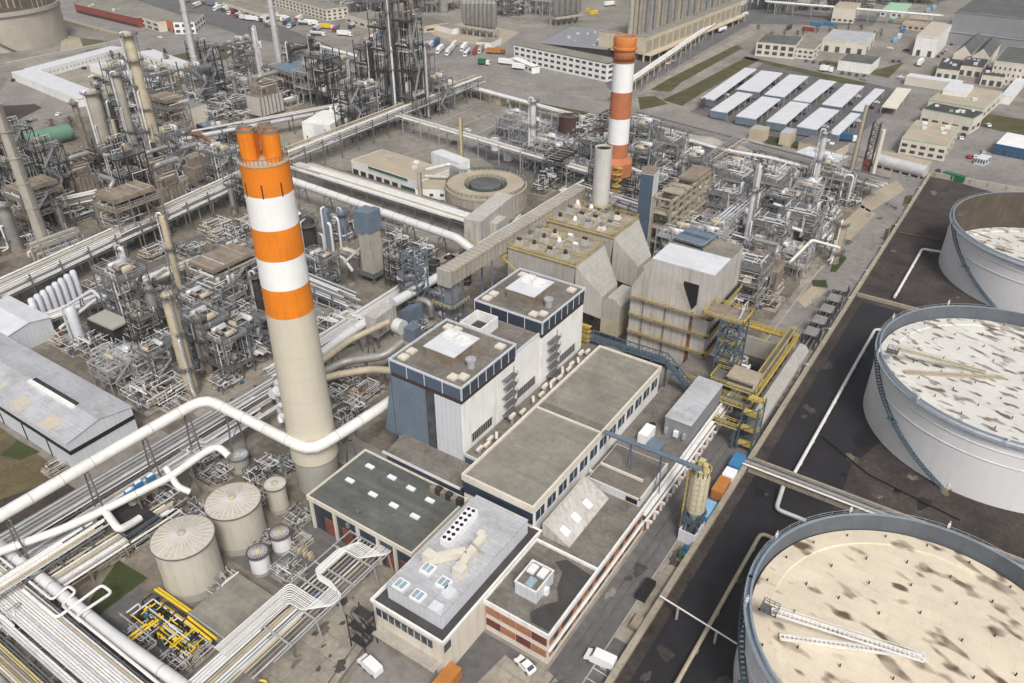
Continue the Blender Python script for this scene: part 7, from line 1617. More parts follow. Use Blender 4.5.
# sheds around the right unit
bldg((629, 117), (656, 126), (661, 119), 6, 'white_wall', 'roof_white', 'long white shed beside the orange stack shaft', 'shed', 'shed'); bldg((799, 142), (836, 151), (850, 144), 4, 'tan_wall', 'roof_brown', 'brown flat roof hut behind the right pipe rack', 'hut', 'hut', (), 0, 0, None, 0, 3)
bldg((795, 152), (835, 163), (846, 156), 5.5, 'concrete', 'roof_white', 'pale hut with white roof boxes in the right process unit', 'hut', 'hut', (), 0, 0, None, 0, 8)
bldg((752, 127), (764, 131), (770, 127), 6, 'tan_wall', 'concrete', 'small square concrete hut before the carports', 'hut', 'hut')
bldg((782, 131), (791, 134), (797, 129), 6, 'tan_wall', 'roof_metal', 'small grey metal roofed hut before the near carports', 'hut', 'hut')
a, b = P3((872, 158), 3), P3((926, 172), 3); t = thing('pipe_tank', (a[0], a[1], 0), 'long silver horizontal drum along the road before the gate office', 'drum'); m = MB(); m.tube([a, b], 2.6, 16); m.build('shell', 'clad', t, True)
for k in range(6): q_ = lerp(a, b, (k+.5)/6); m = MB(); m.cbox(q_[0], q_[1], 0, 1, 4, 1.6); m.build('saddle', 'concrete', t)
bldg((868, 153), (925, 166), (930, 161), 3.5, 'tan_wall', 'roof_grit', 'low sandy roof strip beside the silver drum', 'hut', 'hut')
bldg((478, 96-5), (497, 100), (502, 95), 3, 'tan_wall', 'roof_grit', 'low sandy hut on the loading yard', 'hut', 'hut')

# ================================================================ vehicles farther back
CARS = {}
for k in ('car_white', 'car_silver', 'car_dark', 'car_red', 'car_blue'):
    t = car('car', 'x', k, detail=(k == 'car_white')); TAGGED.remove(t); CARS[k] = [t, 0]
CN = {'car_white': 'white', 'car_silver': 'silver', 'car_dark': 'dark', 'car_red': 'dark red', 'car_blue': 'dark blue'}
def parked(p, k, rz, where):
    x, y = W(p); t, n = CARS[k]; lab = '%s car %s' % (CN[k], where)
    if n == 0: t.location = (x, y, .03); t.rotation_euler = (0, 0, rz); t['label'] = lab; TAGGED.append(t)
    else: t = copy_thing(t, (x, y, .03), rz, lab)
    CARS[k][1] += 1; t['group'] = 'parked cars'
for p, k, rz, w_ in (((15, 81), 'car_dark', 0, 'at the corner of the white L-shaped office'), ((50, 92), 'car_dark', 1.5, 'along the front wing of the L-shaped office'), ((60, 98), 'car_white', 1.5, 'along the front wing of the L-shaped office'), ((59, 115), 'car_white', .6, 'alone on the road above the green bullet tank'),
    ((17, 127), 'car_blue', .3, 'in the short row above the green bullet tank'), ((23, 125), 'car_blue', .3, 'in the short row above the green bullet tank'), ((28, 123), 'car_dark', .3, 'in the short row above the green bullet tank'), ((33, 121), 'car_silver', .3, 'in the short row above the green bullet tank'),
    ((92, 77), 'car_white', .3, 'in the court of the L-shaped office'), ((97, 79), 'car_dark', .3, 'in the court of the L-shaped office'), ((101, 81), 'car_blue', .3, 'in the court of the L-shaped office'), ((106, 83), 'car_dark', .3, 'in the court of the L-shaped office'), ((110, 85), 'car_silver', .3, 'in the court of the L-shaped office'), ((95, 91), 'car_white', .3, 'by the front wing end of the L-shaped office'), ((100, 92), 'car_silver', .3, 'by the front wing end of the L-shaped office'), ((112, 96), 'car_dark', .3, 'by the front wing end of the L-shaped office'), ((124, 92), 'car_blue', .3, 'below the inner wing of the L-shaped office'), ((130, 90), 'car_dark', .3, 'below the inner wing of the L-shaped office'), ((84, 69), 'car_dark', 1.5, 'before the rear wing of the L-shaped office'),
    ((208, 48), 'car_silver', .3, 'beside the small white flat hut'), ((216, 48), 'car_silver', .3, 'beside the small white flat hut'), ((223, 51), 'car_dark', .3, 'beside the small white flat hut'), ((230, 53), 'car_white', .3, 'beside the small white flat hut'), ((238, 54), 'car_silver', .3, 'beside the small white flat hut'),
    ((160, 38), 'car_white', 1.5, 'on the road before the red hall'), ((668, 64), 'car_white', 0, 'on the loading road beside the silo building'), ((674, 62), 'car_silver', 0, 'on the loading road beside the silo building'), ((467, 131), 'car_white', 1.3, 'on the dark loading yard by the yellow vent stack'),
    ((961, 139), 'car_white', .2, 'beside the gate office'), ((963, 136), 'car_dark', .2, 'beside the gate office'), ((977, 125), 'car_white', .2, 'at the lawn edge of the forecourt'), ((988, 126), 'car_white', .4, 'at the lawn edge of the forecourt'), ((969, 158), 'car_red', .2, 'on the forecourt by the road'), ((975, 158), 'car_white', .2, 'on the forecourt by the road'), ((983, 153), 'car_silver', .2, 'on the forecourt by the road'), ((980, 114), 'car_white', .2, 'behind the forecourt lawn'), ((983, 109), 'car_red', .2, 'behind the forecourt lawn'),
    ((938, 57), 'car_dark', .2, 'beside the tall white hall'), ((942, 54), 'car_blue', .2, 'beside the tall white hall'), ((946, 51), 'car_silver', .2, 'beside the tall white hall'), ((951, 45), 'car_dark', .2, 'beside the tall white hall'), ((957, 41), 'car_dark', 1.4, 'behind the tall white hall'), ((893, 62), 'car_dark', .3, 'on the lane beside the low white shed'), ((899, 62), 'car_blue', .3, 'on the lane beside the low white shed'), ((906, 51), 'car_dark', 1.4, 'left of the tall white hall'), ((890, 49), 'car_white', 1.4, 'left of the tall white hall'), ((900, 78), 'car_white', 1.4, 'on the avenue behind the carports'), ((863, 84-4), 'car_silver', 1.4, 'on the avenue behind the carports'),
    ((958, 180), 'car_dark', .1, 'behind the end wall of the tank yard'), ((963, 181), 'car_dark', .1, 'behind the end wall of the tank yard'), ((969, 182), 'car_blue', .1, 'behind the end wall of the tank yard'), ((938, 172), 'car_dark', .1, 'behind the end wall of the tank yard')):
    parked(p, k, rz, w_)
for i in range(22):
    a, b, c_ = CP[i % 11]; u = (.2, .45, .7, .55)[i % 4]; p = lerp(b, c_, u); parked((p[0]+2.5, p[1]+1.6), ('car_white', 'car_dark', 'car_silver', 'car_dark', 'car_blue')[i % 5], 1.5, 'peeping from under a carport')
def lorry(p, rz, mm, cab, lab, L_=12, tank=False):
    x, y = W(p); t = thing('lorry', (0, 0, 0), lab, 'lorry')
    m = MB()
    if tank: m.lathe([(.01, -L_/2), (1.2, -L_/2+.3), (1.25, L_/2-2.8), (.01, L_/2-2.5)], (0, 2.4), 14, 'y')
    else: m.box(-1.25, 1.25, -L_/2, L_/2-2.7, 1.1, 3.9)
    m.build('trailer', mm, t, tank)
    m = MB(); m.yprism([(-1.2, .6), (1.2, .6), (1.2, 2.9), (1.0, 3.2), (-1.0, 3.2), (-1.2, 2.9)], L_/2-2.3, L_/2); m.build('cab', cab, t); m = MB(); m.box(-1.0, 1.0, L_/2+.01, L_/2+.04, 1.8, 2.8); m.build('windscreen', 'glass', t)
    m = MB(); m.box(-.5, .5, -L_/2+.2, L_/2-.3, .7, 1.08); m.build('chassis', 'dark_steel', t)
    for yy in (-L_/2+1.2, -L_/2+2.5, L_/2-1.2):
        for s in (-1, 1): m = MB(); m.lathe([(.5, s*1.05-.15), (.5, s*1.05+.15)], (yy, .5), 10, 'x'); m.build('wheel', 'tyre', t)
    t.location = (x, y, .03); t.rotation_euler = (0, 0, rz); USED.append((x, y, 3))
for p, mm, cab, w_, tk in (((426, 48), 'clad', 'car_white', 'silver tanker, first in the lorry row by the dark towers', 1), ((431, 48), 'pale_panel', 'red', 'white lorry with orange red cab in the lorry row', 0), ((436, 45), 'blue_dark', 'blue_dark', 'dark blue lorry behind the lorry row', 0), ((440, 52), 'white_clean', 'car_white', 'white box lorry in the middle of the lorry row', 0), ((449, 54), 'clad_bright', 'car_white', 'silver box lorry in the middle of the lorry row', 0), ((454, 48), 'cream_wall', 'car_white', 'cream lorry in the lorry row', 0), ((464, 50), 'white_clean', 'car_white', 'white box lorry behind the long silver tanker', 0), ((467, 55), 'clad_bright', 'car_white', 'long silver tanker at the right of the lorry row', 1), ((476, 53), 'brick_red', 'red', 'brown red lorry in the lorry row', 0), ((481, 52), 'sand', 'cream_wall', 'sandy covered lorry in the lorry row', 0)):
    lorry(p, radians(205), mm, cab, w_, 15, tk)
for p, rz, mm, cab, w_ in (((484, 65), radians(-75), 'green', 'car_white', 'green skip lorry at the front of the lorry yard'), ((496, 54), radians(-70), 'container_orange', 'red', 'orange lorry right of the lorry row'), ((508, 65), radians(-80), 'white_clean', 'car_white', 'white lorry before the low white cabin'), ((522, 70), radians(-80), 'white_clean', 'car_white', 'white box lorry passing the green striped office'), ((380, 38), radians(200), 'blue', 'blue', 'blue lorry behind the dark tower cluster'), ((374, 40), radians(200), 'white_clean', 'red', 'white and red lorry behind the dark tower cluster'),
    ((327, 29), radians(-75), 'yellow_bright', 'car_white', 'yellow lorry in the upper lorry park'), ((312, 25), radians(-75), 'white_clean', 'car_white', 'white lorry before the long cream office'), ((292, 27), radians(205), 'slate_panel', 'car_white', 'grey blue lorry in the upper lorry park'), ((283, 20), radians(-75), 'white_clean', 'car_white', 'white lorry at the cream office corner'), ((264, 21), radians(205), 'white_clean', 'car_blue', 'white lorry with blue cab in the upper lorry park'), ((318, 36), radians(-75), 'clad', 'car_white', 'grey tanker at the road edge of the upper lorry park'), ((244, 17), radians(205), 'sand', 'car_white', 'beige lorry on the road by the low cream building'), ((232, 14), radians(205), 'brick_red', 'car_white', 'red brown lorry on the road by the low cream building'), ((218, 10), radians(205), 'white_clean', 'car_white', 'white lorry left of the red brown lorry'), ((197, 7), radians(205), 'white_clean', 'car_silver', 'white lorry passing the pale slim stack'),
    ((722, 32), 0, 'white_clean', 'car_white', 'white tanker waiting beside the silo building'), ((737, 22), 0, 'white_clean', 'car_white', 'second white tanker farther along the silo building'), ((744, 17), 0, 'clad_bright', 'car_white', 'silver tanker at the far end of the silo building'), ((843, 141), radians(-75), 'blue_dark', 'car_white', 'dark blue lorry with white cab before the near carports'), ((920, 65), radians(0), 'white_clean', 'car_white', 'white trailer parked beside the tall white hall'), ((610, 6), radians(-20), 'white_clean', 'yellow', 'white lorry on the far road left of the silo building'), ((826, 72), radians(-80), 'white_clean', 'car_white', 'white van-like lorry driving the avenue behind the carports')):
    lorry(p, rz, mm, cab, w_, 8 if 'van-like' in w_ or 'skip' in w_ else 13, 'tanker' in w_)
for i, p in enumerate(((253, 21), (259, 17), (269, 26), (277, 21), (287, 24), (299, 21), (305, 25), (317, 31), (206, 4), (213, 6), (226, 11), (238, 17), (247, 20), (186, 3), (336, 31), (345, 36), (352, 28))):
    lorry(p, radians(205 if i % 3 else -75), ('white_clean', 'clad', 'pale_panel', 'sand', 'slate_panel')[i % 5], ('car_white', 'car_blue', 'red')[i % 3], '%s lorry in the crowded upper lorry park' % ('white', 'silver', 'pale grey', 'beige', 'grey blue')[i % 5], 12, i % 5 == 1)
for i, (p, mm, rz, w_) in enumerate((((888, 16), 'sand', .1, 'pale container, back row of the container yard'), ((892, 22), 'mint', .1, 'mint container in the container yard'), ((897, 12), 'cream_wall', .1, 'cream container in the container yard'), ((902, 18), 'yellow_pale', .1, 'yellowish container in the container yard'), ((908, 24), 'mint', .1, 'pale green container at the front of the container yard'), ((915, 21), 'cream_wall', .1, 'cream container at the front of the container yard'), ((922, 23), 'brick_red', .1, 'brown red container beside the tall white hall'), ((928, 12), 'pale_blue', .1, 'pale blue container before the dark hall'), ((934, 9), 'pale_blue', .1, 'second pale blue container before the dark hall'), ((903, 32), 'blue', .1, 'bright blue container left of the tall white hall'), ((899, 38), 'pale_panel', .1, 'pale grey container below the bright blue one'), ((895, 42), 'pale_blue', .1, 'long pale blue container below the grey one'), ((816, 26), 'blue', 1.4, 'bright blue container behind the two-storey office'), ((829, 26), 'blue', 1.4, 'second bright blue container behind the workshop'), ((808, 31), 'red', 1.4, 'red container behind the two-storey office'), ((789, 29), 'maroon', .1, 'dark red container behind the two-storey office'), ((953, 180), 'green', 1.3, 'green skip behind the end wall of the tank yard'), ((594, 14), 'yellow_bright', 0, 'yellow loader box on the far road'), ((588, 12), 'yellow', 0, 'dull yellow box on the far road'))):
    x, y = W(p); container(x, y, 9, mm, w_, rz, 2.7)
# trees, bushes and poles
def tree(p, h, r_, lab, kind='leaf', dens=420, name='tree'):
    x, y = W(p); t = thing(name, (x, y, 0), lab, 'tree'); rr = random.Random(int(p[0]*p[1])); m = MB(); m.lathe([(.25, 0), (.12, h*.6)], (x, y), 7)
    for k in range(7): a = rr.uniform(0, 6.28); m.bar((x, y, h*(.2+.05*k)), (x+r_*.7*cos(a), y+r_*.7*sin(a), h*(.45+.07*k)), .1)
    m.build('trunk', 'bark', t); m = MB()
    for k in range(dens):
        v = rr.random()**.7; a = rr.uniform(0, 6.28); con = (1-v*.85) if name == 'conifer' else math.sqrt(max(0, 1-(2*v-1)**2))*(.7+.5*sin(3*a+k % 3)); rad_ = r_*con*math.sqrt(rr.random()); cx_, cy_, cz = x+rad_*cos(a), y+rad_*sin(a), h*(.15+.85*v); s = rr.uniform(.2, .5)
        q = [(cx_+rr.uniform(-s, s), cy_+rr.uniform(-s, s), cz+rr.uniform(-s, s)) for _ in range(3)]; m.add(q, [(0, 1, 2)])
    m.build('crown', kind, t); return t
tree((168, 66), 11, 3.6, 'dark conifer before the low white office block', 'leaf', 700, 'conifer'); tree((122, 66), 8, 4.2, 'dark evergreen bush in the office court', 'leaf', 600); tree((113, 60), 6, 3, 'small dark evergreen left of the bigger court bush', 'leaf', 350); tree((1001, 37), 13, 6.5, 'dark bare-branched tree behind the twin gabled sheds', 'leaf', 700); tree((703, 109), 6, 4.5, 'brown leafless bush at the corner of the carports', 'twig', 500)
tree((55, 133), 7, 4, 'brown leafless shrub behind the green bullet tank', 'twig', 400); tree((72, 128), 6, 4, 'reddish leafless shrub at the end of the green bullet tank', 'twig', 400); tree((150, 57), 6, 4, 'brown leafless tree in the office court lawn', 'twig', 300)
for i in range(9): tree((806+i*7.2, 62.5+i*1.2+(i > 4)*6), 2, 2.2, 'low dark shrub in the planting strip behind the avenue', 'leaf', 120, 'shrub') if i != 4 else None
def lamp(x, y, lab, h=10):
    t = thing('street_lamp', (x, y, 0), lab, 'street lamp', 'street lamps'); m = MB(); m.bar((x, y, 0), (x, y, h), .2); m.bar((x, y, h), (x+1.6, y, h+.3), .14); m.build('post', 'galv', t); m = MB(); m.cbox(x+1.7, y, h+.2, .9, .35, .18); m.build('lamp_head', 'pale_panel', t)
for i in range(9): x, y = W((646+i*11, 92-i*8.4)); lamp(x, y, 'slim lamp post along the lawn beside the loading road', 9)
for p in ((430, 118), (455, 110), (398, 128), (365, 140), (106, 48), (70, 60), (150, 30)): x, y = W(p); lamp(x, y, 'tall slim lamp post in the back of the plant', 13)
for i in range(8): lamp(-33.9, 190+i*22, 'lamp post along the bund wall of the far road', 6)

for a, b, c_, z, w_, r_, lab in (((838, 3), (856, 9), (861, 3), 11, 'cream_wall', 'roof_grit', 'cream block behind the far pipe bridge at the top right'), ((884, 8), (903, 13), (912, 4), 4, 'pale_panel', 'mint', 'pale green roofed store in the container yard'), ((906, 20), (926, 26), (934, 17), 4, 'tan_wall', 'sand', 'sandy roofed open store beside the container yard'), ((700, 20), (712, 24), (722, 16), 4, 'tan_wall', 'roof_grit', 'small sandy hut beside the far end of the loading road'), ((960, 62), (972, 66), (980, 58), 4, 'cream_wall', 'roof_slate', 'tiny slate roofed annex before the twin gabled sheds'), ((1010, 34), (1030, 40), (1040, 28), 9, 'cream_wall', 'roof_slate', 'cream house before the dark hall at the right edge'),
        ((345, 14), (372, 22), (384, 14), 6, 'cream_wall', 'roof_felt', 'low cream store behind the dark tower cluster'), ((396, 18), (424, 26), (432, 18), 5, 'tan_wall', 'roof_brown', 'low brown roofed store behind the lorry row'), ((640, 4-6), (668, 0), (684, -8), 8, 'tan_wall', 'roof_felt', 'weathered beige store at the top edge by the silo row'), ((978, 158-2), (986, 160), (992, 156), 3, 'pale_panel', 'roof_white', 'small white cabin on the forecourt')):
    bldg(a, b, c_, z, w_, r_, lab, 'store', 'store', ((1.0, 2.6),), 4, 2)
sheet('far_yard', [(765, 8), (880, 16), (872, 26), (752, 24)], .012, 'asphalt')
for i in range(12): tree((758+i*11+(i*37 % 7), 30+(i*53 % 9)), 4+(i % 3), 2.6, 'dark shrub along the far yard behind the two-storey office', 'twig' if i % 3 else 'leaf', 160, 'shrub')
SK = [(300, 140, 545, 300), (240, 130, 300, 300)]
GEN = [('exD', 1), ('tkG', 1), ('frameA', 4), ('frameB', 3), ('frameC', 2), ('frameE', 1), ('colS', 3), ('colM', 2), ('colD', 2), ('colW', 1), ('exA', 3), ('exB', 2), ('exC', 3), ('tanA', 5), ('tanB', 4), ('tanD', 4), ('mrA', 4), ('mrB', 2), ('tkW', 1)]
OLD = [('frameD', 3), ('frameA', 2), ('frameC', 3), ('htB', 1), ('ffA', 2), ('colS', 2), ('colD', 2), ('exB', 2), ('tanC', 6), ('tanA', 4), ('tanD', 3), ('mrA', 3)]
PALE = [('tanC', 2), ('frameE', 1), ('frameB', 3), ('frameF', 3), ('frameA', 2), ('colM', 2), ('colS', 2), ('exA', 2), ('exC', 2), ('exD', 1), ('tanB', 8), ('tanD', 4), ('mrB', 4), ('mrA', 2), ('colW', 1)]
fill(-246, -222, 95, 178, 11, [('tanA', 3), ('tanC', 2), ('exB', 1)], 1, .8, dens=.3)
fill(-216, -160, 100, 132, 9.6, GEN, 2, .85)
fill(-212, -160, 134, 192, 9.8, GEN, 3, .85, SK)
fill(-216, -165, 84, 98, 10, [('tanA', 3), ('tanC', 3), ('exA', 1), ('mrA', 1)], 4, .8)
fill(-158, -134, 150, 192, 11, [('tanA', 3), ('exB', 1), ('tanD', 1)], 5, .7, [(335, 300, 460, 360)], .7)
fill(-345, -256, 90, 210, 12.4, OLD, 6, 1.0, [(0, 105, 92, 182), (0, 240, 60, 300)], .85)
fill(-420, -345, 140, 250, 16, OLD, 7, 1.1, [(0, 0, 100, 200)], .8)
fill(-420, -290, 250, 345, 13.5, GEN, 8, 1.1, [(255, 110, 345, 180), (100, 60, 200, 110)], .85)
fill(-345, -278, 345, 372, 15, GEN, 9, 1.1)
fill(-285, -278, 255, 345, 13, GEN, 10, 1.0, [(300, 100, 350, 150)])
fill(-245, -205, 300, 350, 14, [('tanA', 1)], 12, 1, dens=0.0)
fill(-190, -142, 285, 345, 11.5, PALE, 13, 1.0, dens=.95)
fill(-140, -62, 262, 345, 11.6, PALE, 14, 1.0, [(685, 135, 760, 165)], .95)
fill(-106, -58, 208, 262, 10.6, PALE, 15, .95, dens=.95)
fill(-62, -50, 232, 330, 12, [('tanB', 3), ('mrB', 2), ('tanA', 2), ('exA', 1)], 16, .8, dens=.7)
fill(-58, -50, 202, 226, 12, [('tanA', 3)], 17, .7, dens=.6)
fill(-330, -292, 374, 398, 15, [('tanA', 2), ('mrA', 1)], 18, 1.0, dens=.3)
fill(-158, -120, 225, 262, 12, GEN, 19, .8, [(440, 150, 560, 260)], .8)
# ---- denser knots of pipework and far units
MIX = [('tanA', 3), ('tanB', 3), ('tanD', 2), ('mrB', 1), ('exC', 1)]
USED.clear()
for p, key, s in (((345, 385), 'tanA', .8), ((365, 395), 'tanC', .7), ((330, 400), 'tanA', .7), ((352, 420), 'tanD', .6), ((340, 440), 'tanA', .6), ((130, 545), 'tanC', .6), ((160, 505), 'tanA', .7), ((190, 520), 'tanA', .7), ((215, 480), 'tanA', .6), ((265, 480), 'tanD', .6), ((285, 470), 'tanA', .6), ((298, 520), 'tanA', .5), ((315, 470), 'tanA', .6), ((300, 545), 'tanC', .4), ((225, 590), 'tanB', .5), ((290, 575), 'tanB', .5), ((265, 545), 'tanA', .5), ((100, 560), 'tanC', .6), ((255, 505), 'tanA', .5), ((118, 555), 'exB', .5), ((140, 640), 'tanA', .5), ((195, 655), 'tanC', .5), ((172, 668), 'tanA', .5), ((18, 588), 'tanB', .6), ((42, 600), 'tanA', .5), ((22, 625), 'tanB', .6), ((60, 578), 'tanC', .5), ((8, 560), 'tanA', .6), ((80, 565), 'tanA', .5), ((55, 470), 'tanC', .4), ((90, 505), 'tanC', .5), ((205, 460), 'tanA', .6), ((170, 470), 'tanC', .6),
                  ((310, 300), 'tanB', .9), ((322, 285), 'frameA', .8), ((300, 240), 'frameA', .7), ((340, 240), 'tanD', .9), ((395, 255), 'tanD', .9), ((400, 285), 'frameC', .6), ((420, 265), 'tanD', .9), ((450, 290), 'frameC', .55), ((465, 268), 'tanA', .8), ((390, 235), 'mrA', .8), ((420, 330), 'tanA', .6), ((445, 312), 'frameA', .5), ((470, 255), 'tanA', .7), ((500, 240), 'tanB', .6), ((520, 232), 'tanD', .6), ((355, 262), 'mrB', .8), ((330, 330), 'tanB', .8), ((345, 345), 'tanA', .6), ((300, 330), 'tanB', .8), ((480, 230), 'mrB', .7),
                  ((225, 265), 'tanA', .9), ((200, 290), 'tanB', .9), ((245, 240), 'tanD', .9), ((240, 275), 'frameA', .8), ((215, 230), 'tanC', .9), ((190, 255), 'tanA', .8), ((155, 255), 'tanC', .8), ((100, 290), 'tanB', .7), ((235, 215), 'colS', .9), ((250, 205), 'frameC', .7), ((255, 330), 'tanB', .9), ((240, 350), 'frameA', .8), ((225, 385), 'tanA', .7), ((180, 410), 'tanC', .6), ((135, 335), 'tanB', .8), ((150, 345), 'frameC', .6), ((165, 375), 'frameA', .7), ((205, 330), 'frameA', .9), ((185, 345), 'tanD', .8),
                  ((610, 235), 'tanC', .7), ((625, 255), 'frameC', .55), ((605, 260), 'tanA', .6), ((640, 262), 'tanC', .6), ((735, 240), 'tanD', .9), ((755, 270), 'frameA', .8), ((715, 235), 'tanB', .8), ((770, 285), 'tanD', .7), ((790, 270), 'frameB', .8), ((745, 300), 'frameD', .6), ((765, 305), 'tanC', .7), ((690, 230), 'tanA', .8), ((600, 195), 'frameC', .7), ((630, 205), 'frameC', .7), ((610, 185), 'tanA', .9), ((655, 160), 'tanA', 1), ((680, 170), 'tanB', 1), ((720, 190), 'tanB', 1), ((750, 185), 'tanD', 1), ((775, 190), 'tanB', 1), ((800, 200), 'tanB', 1), ((820, 215), 'tanD', .9), ((835, 200), 'frameF', .9), ((850, 190), 'tanB', .8), ((810, 235), 'tanB', .9), ((825, 245), 'exC', .8), ((780, 225), 'frameA', .9), ((850, 205), 'tanA', .7), ((665, 205), 'frameA', .7), ((700, 195), 'mrB', 1)):
    at_px(key, p, 0 if len(USED) % 2 else pi/2, s)
fill(-185, -145, 262, 345, 14, MIX, 31, .9, dens=.6)
fill(-138, -64, 205, 345, 15, MIX, 32, .9, [(640, 230, 760, 330), (620, 120, 660, 200), (520, 170, 640, 330)], .7)
fill(-335, -285, 95, 205, 17, [('tanC', 4), ('tanA', 3), ('colS', 1)], 33, 1, [(0, 105, 85, 165)], .6)
fill(-420, -290, 150, 345, 20, [('tanC', 2), ('tanA', 3), ('tanB', 2)], 34, 1.2, [(255, 100, 345, 180), (0, 0, 110, 165), (100, 60, 185, 95)], .6)
USED.clear()
at_px('frameF', (724, 354), 0, .45, 1.0); at_px('tanD', (744, 398), 0, .45); at_px('tanB', (752, 405), 0, .4); at_px('tanC', (600, 330), 0, .4); at_px('tanA', (735, 375), 0, .5, 1.4)
at_px('frameC', (390, 116), 0, .9, 2.7); at_px('frameC', (414, 122), 0, .9, 3.0); at_px('frameA', (425, 112), 0, .8, 2.2); at_px('frameC', (402, 108), pi/2, .8, 3.2); at_px('frameC', (372, 105), 0, .9, 1.8); at_px('frameA', (440, 112), 0, .9, 1.3)
FAR = [('frameA', 3), ('frameC', 2), ('frameB', 3), ('mrA', 3), ('tanA', 2), ('colM', 2), ('tkG', 2), ('htA', 1)]
for x0, x1, y0, y1 in ((335, 460, -2, 16), (500, 552, 0, 20), (755, 870, -6, 14), (870, 945, -4, 4)):
    for i in range(int((x1-x0)/8)):
        for j in range(2):
            at_px(R.choice([k for k, w_ in FAR for _ in range(w_)]), (x0+i*8+R.uniform(0, 5), y0+(y1-y0)*(.25+.5*j)+R.uniform(-2, 2)), R.choice((0, pi/2)), R.uniform(1.1, 1.6), R.uniform(1.5, 2.8))
# ---- individually placed equipment
def special_column(p, top, r_, mm, lab, plats=3, taper=0.0, name='process_column', cat='column'):
    h = HT(p, top); x, y = W(p)
    column('tmp', r_, h-2, mm, plats, int(p[0]), 'x', taper, side=True); t = KIT.pop('tmp')[0]; t['label'] = lab; t.location = (x, y, 0); TAGGED.append(t); USED.append((x, y, 3)); return t
def plain_stack(p, top, r_, mm, lab, r2=None, rings=4):
    h = HT(p, top); x, y = W(p); t = thing('steel_stack', (x, y, 0), lab, 'stack'); USED.append((x, y, 3))
    m = MB(); m.lathe([(r_*1.15, 0), (r_, h*.3), (r2 or r_*.85, h), ((r2 or r_*.85)-.3, h), ((r2 or r_*.85)-.3, h-2)], (x, y), 22, cap=False); m.build('shaft', mm, t, True)
    m = MB()
    for k in range(rings): z = h*(k+1)/(rings+1); rr = r_*1.02; m.lathe([(rr-.1, z), (rr+.12, z), (rr+.12, z+.35), (rr-.1, z+.35)], (x, y), 22, cap=False)
    m.build('ring', mm, t)
    m = MB(); m.bar((x+r_+.1, y-.3, 1), (x+r_*.88+.2, y-.3, h), .12); m.bar((x+r_+.1, y+.3, 1), (x+r_*.88+.2, y+.3, h), .12); m.build('ladder', 'steel', t)
    return t
plain_stack((48, 254), 104, 2.0, 'concrete', 'slim grey stack leaning out of frame at the left edge over the rusty ducts', 1.7, 5)
plain_stack((203, 100), -14, 2.0, 'clad', 'pale slim stack rising past the red brick building at the top left', 1.6, 4)
plain_stack((281, 72), -16, 2.1, 'clad', 'far slim grey stack before the long cream office', 1.7, 3)
plain_stack((462, 168), 118, .75, 'yellow_pale', 'thin yellow vent stack with black tip beside the round concrete tank', .75, 1)
plain_stack((421, 205), 172, .8, 'concrete', 'thin grey concrete vent before the white laboratory block', .8, 1)
plain_stack((628, 60), -25, 1.8, 'concrete', 'pale stack behind the orange stack by the silo row', 1.6, 3)
special_column((112, 168), 88, 3.0, 'concrete', 'fat pale column with white side pipe, leftmost of the old columns', 2)
special_column((136, 152), 70, 1.7, 'concrete', 'slim pale column with rusty cap standing in front of the white L-shaped block', 2)
special_column((160, 165), 30, 2.7, 'pipe_beige', 'big weathered column with yellow brown rust in the old column group', 5, .2)
special_column((125, 172), 116, 1.2, 'pipe_beige', 'thin beige column between the two fat old columns', 2)
special_column((88, 150), 98, 1.0, 'rusty_grey', 'short rusty column left of the fattest pale column', 1)
special_column((193, 392), 288, 1.75, 'pipe_beige', 'ochre stained column beside the silver main before the chimney', 3, .1)
special_column((183, 300), 211, 0.95, 'pipe_beige', 'thin yellowish column with rusty top in front of the air cooler frame', 3)
special_column((160, 330), 282, 1.3, 'clad_dull', 'grey double column behind the ochre stained column', 2)
special_column((210, 372), 312, 1.2, 'rusty_grey', 'dark rusty column right of the ochre stained column', 3)
special_column((120, 222), 186, 2.3, 'concrete', 'pale stubby column between air coolers and the high pipe rack', 2)
special_column((18, 250), 200, 2.2, 'clad_dull', 'grey stubby column among the rusty ducts', 2)
special_column((128, 275), 243, 1.1, 'clad_bright', 'small silver column under the high rack', 2)
special_column((742, 262), 185, .9, 'clad', 'thin white column behind the scrubber house', 2)
special_column((833, 262), 218, 1.7, 'sand', 'cream column in the pale blue grey rack', 2)
for i, (p, top, r_, mm) in enumerate((((396, 122), -12, 1.3, 'steel'), ((404, 118), -26, 1.5, 'clad_dull'), ((411, 120), -26, 1.5, 'dark_steel'), ((418, 116), -10, 1.3, 'rusty_grey'), ((428, 118), 40, 1.2, 'concrete'), ((364, 100), 46, 1.3, 'concrete'), ((376, 112), 40, 1.2, 'dark_steel'), ((352, 108), 58, 1.1, 'clad_dull'))):
    special_column(p, top, r_, mm, ('tall dark column in the tower cluster', 'tall pale column in the tower cluster', 'tallest dark column at the middle of the tower cluster', 'slim steel column on the right of the tower cluster', 'short pale column at the right foot of the tower cluster', 'pale column before the lorry park', 'short dark column left of the tower cluster', 'grey column over the white gabled shed')[i], 6 if top < 0 else 3)
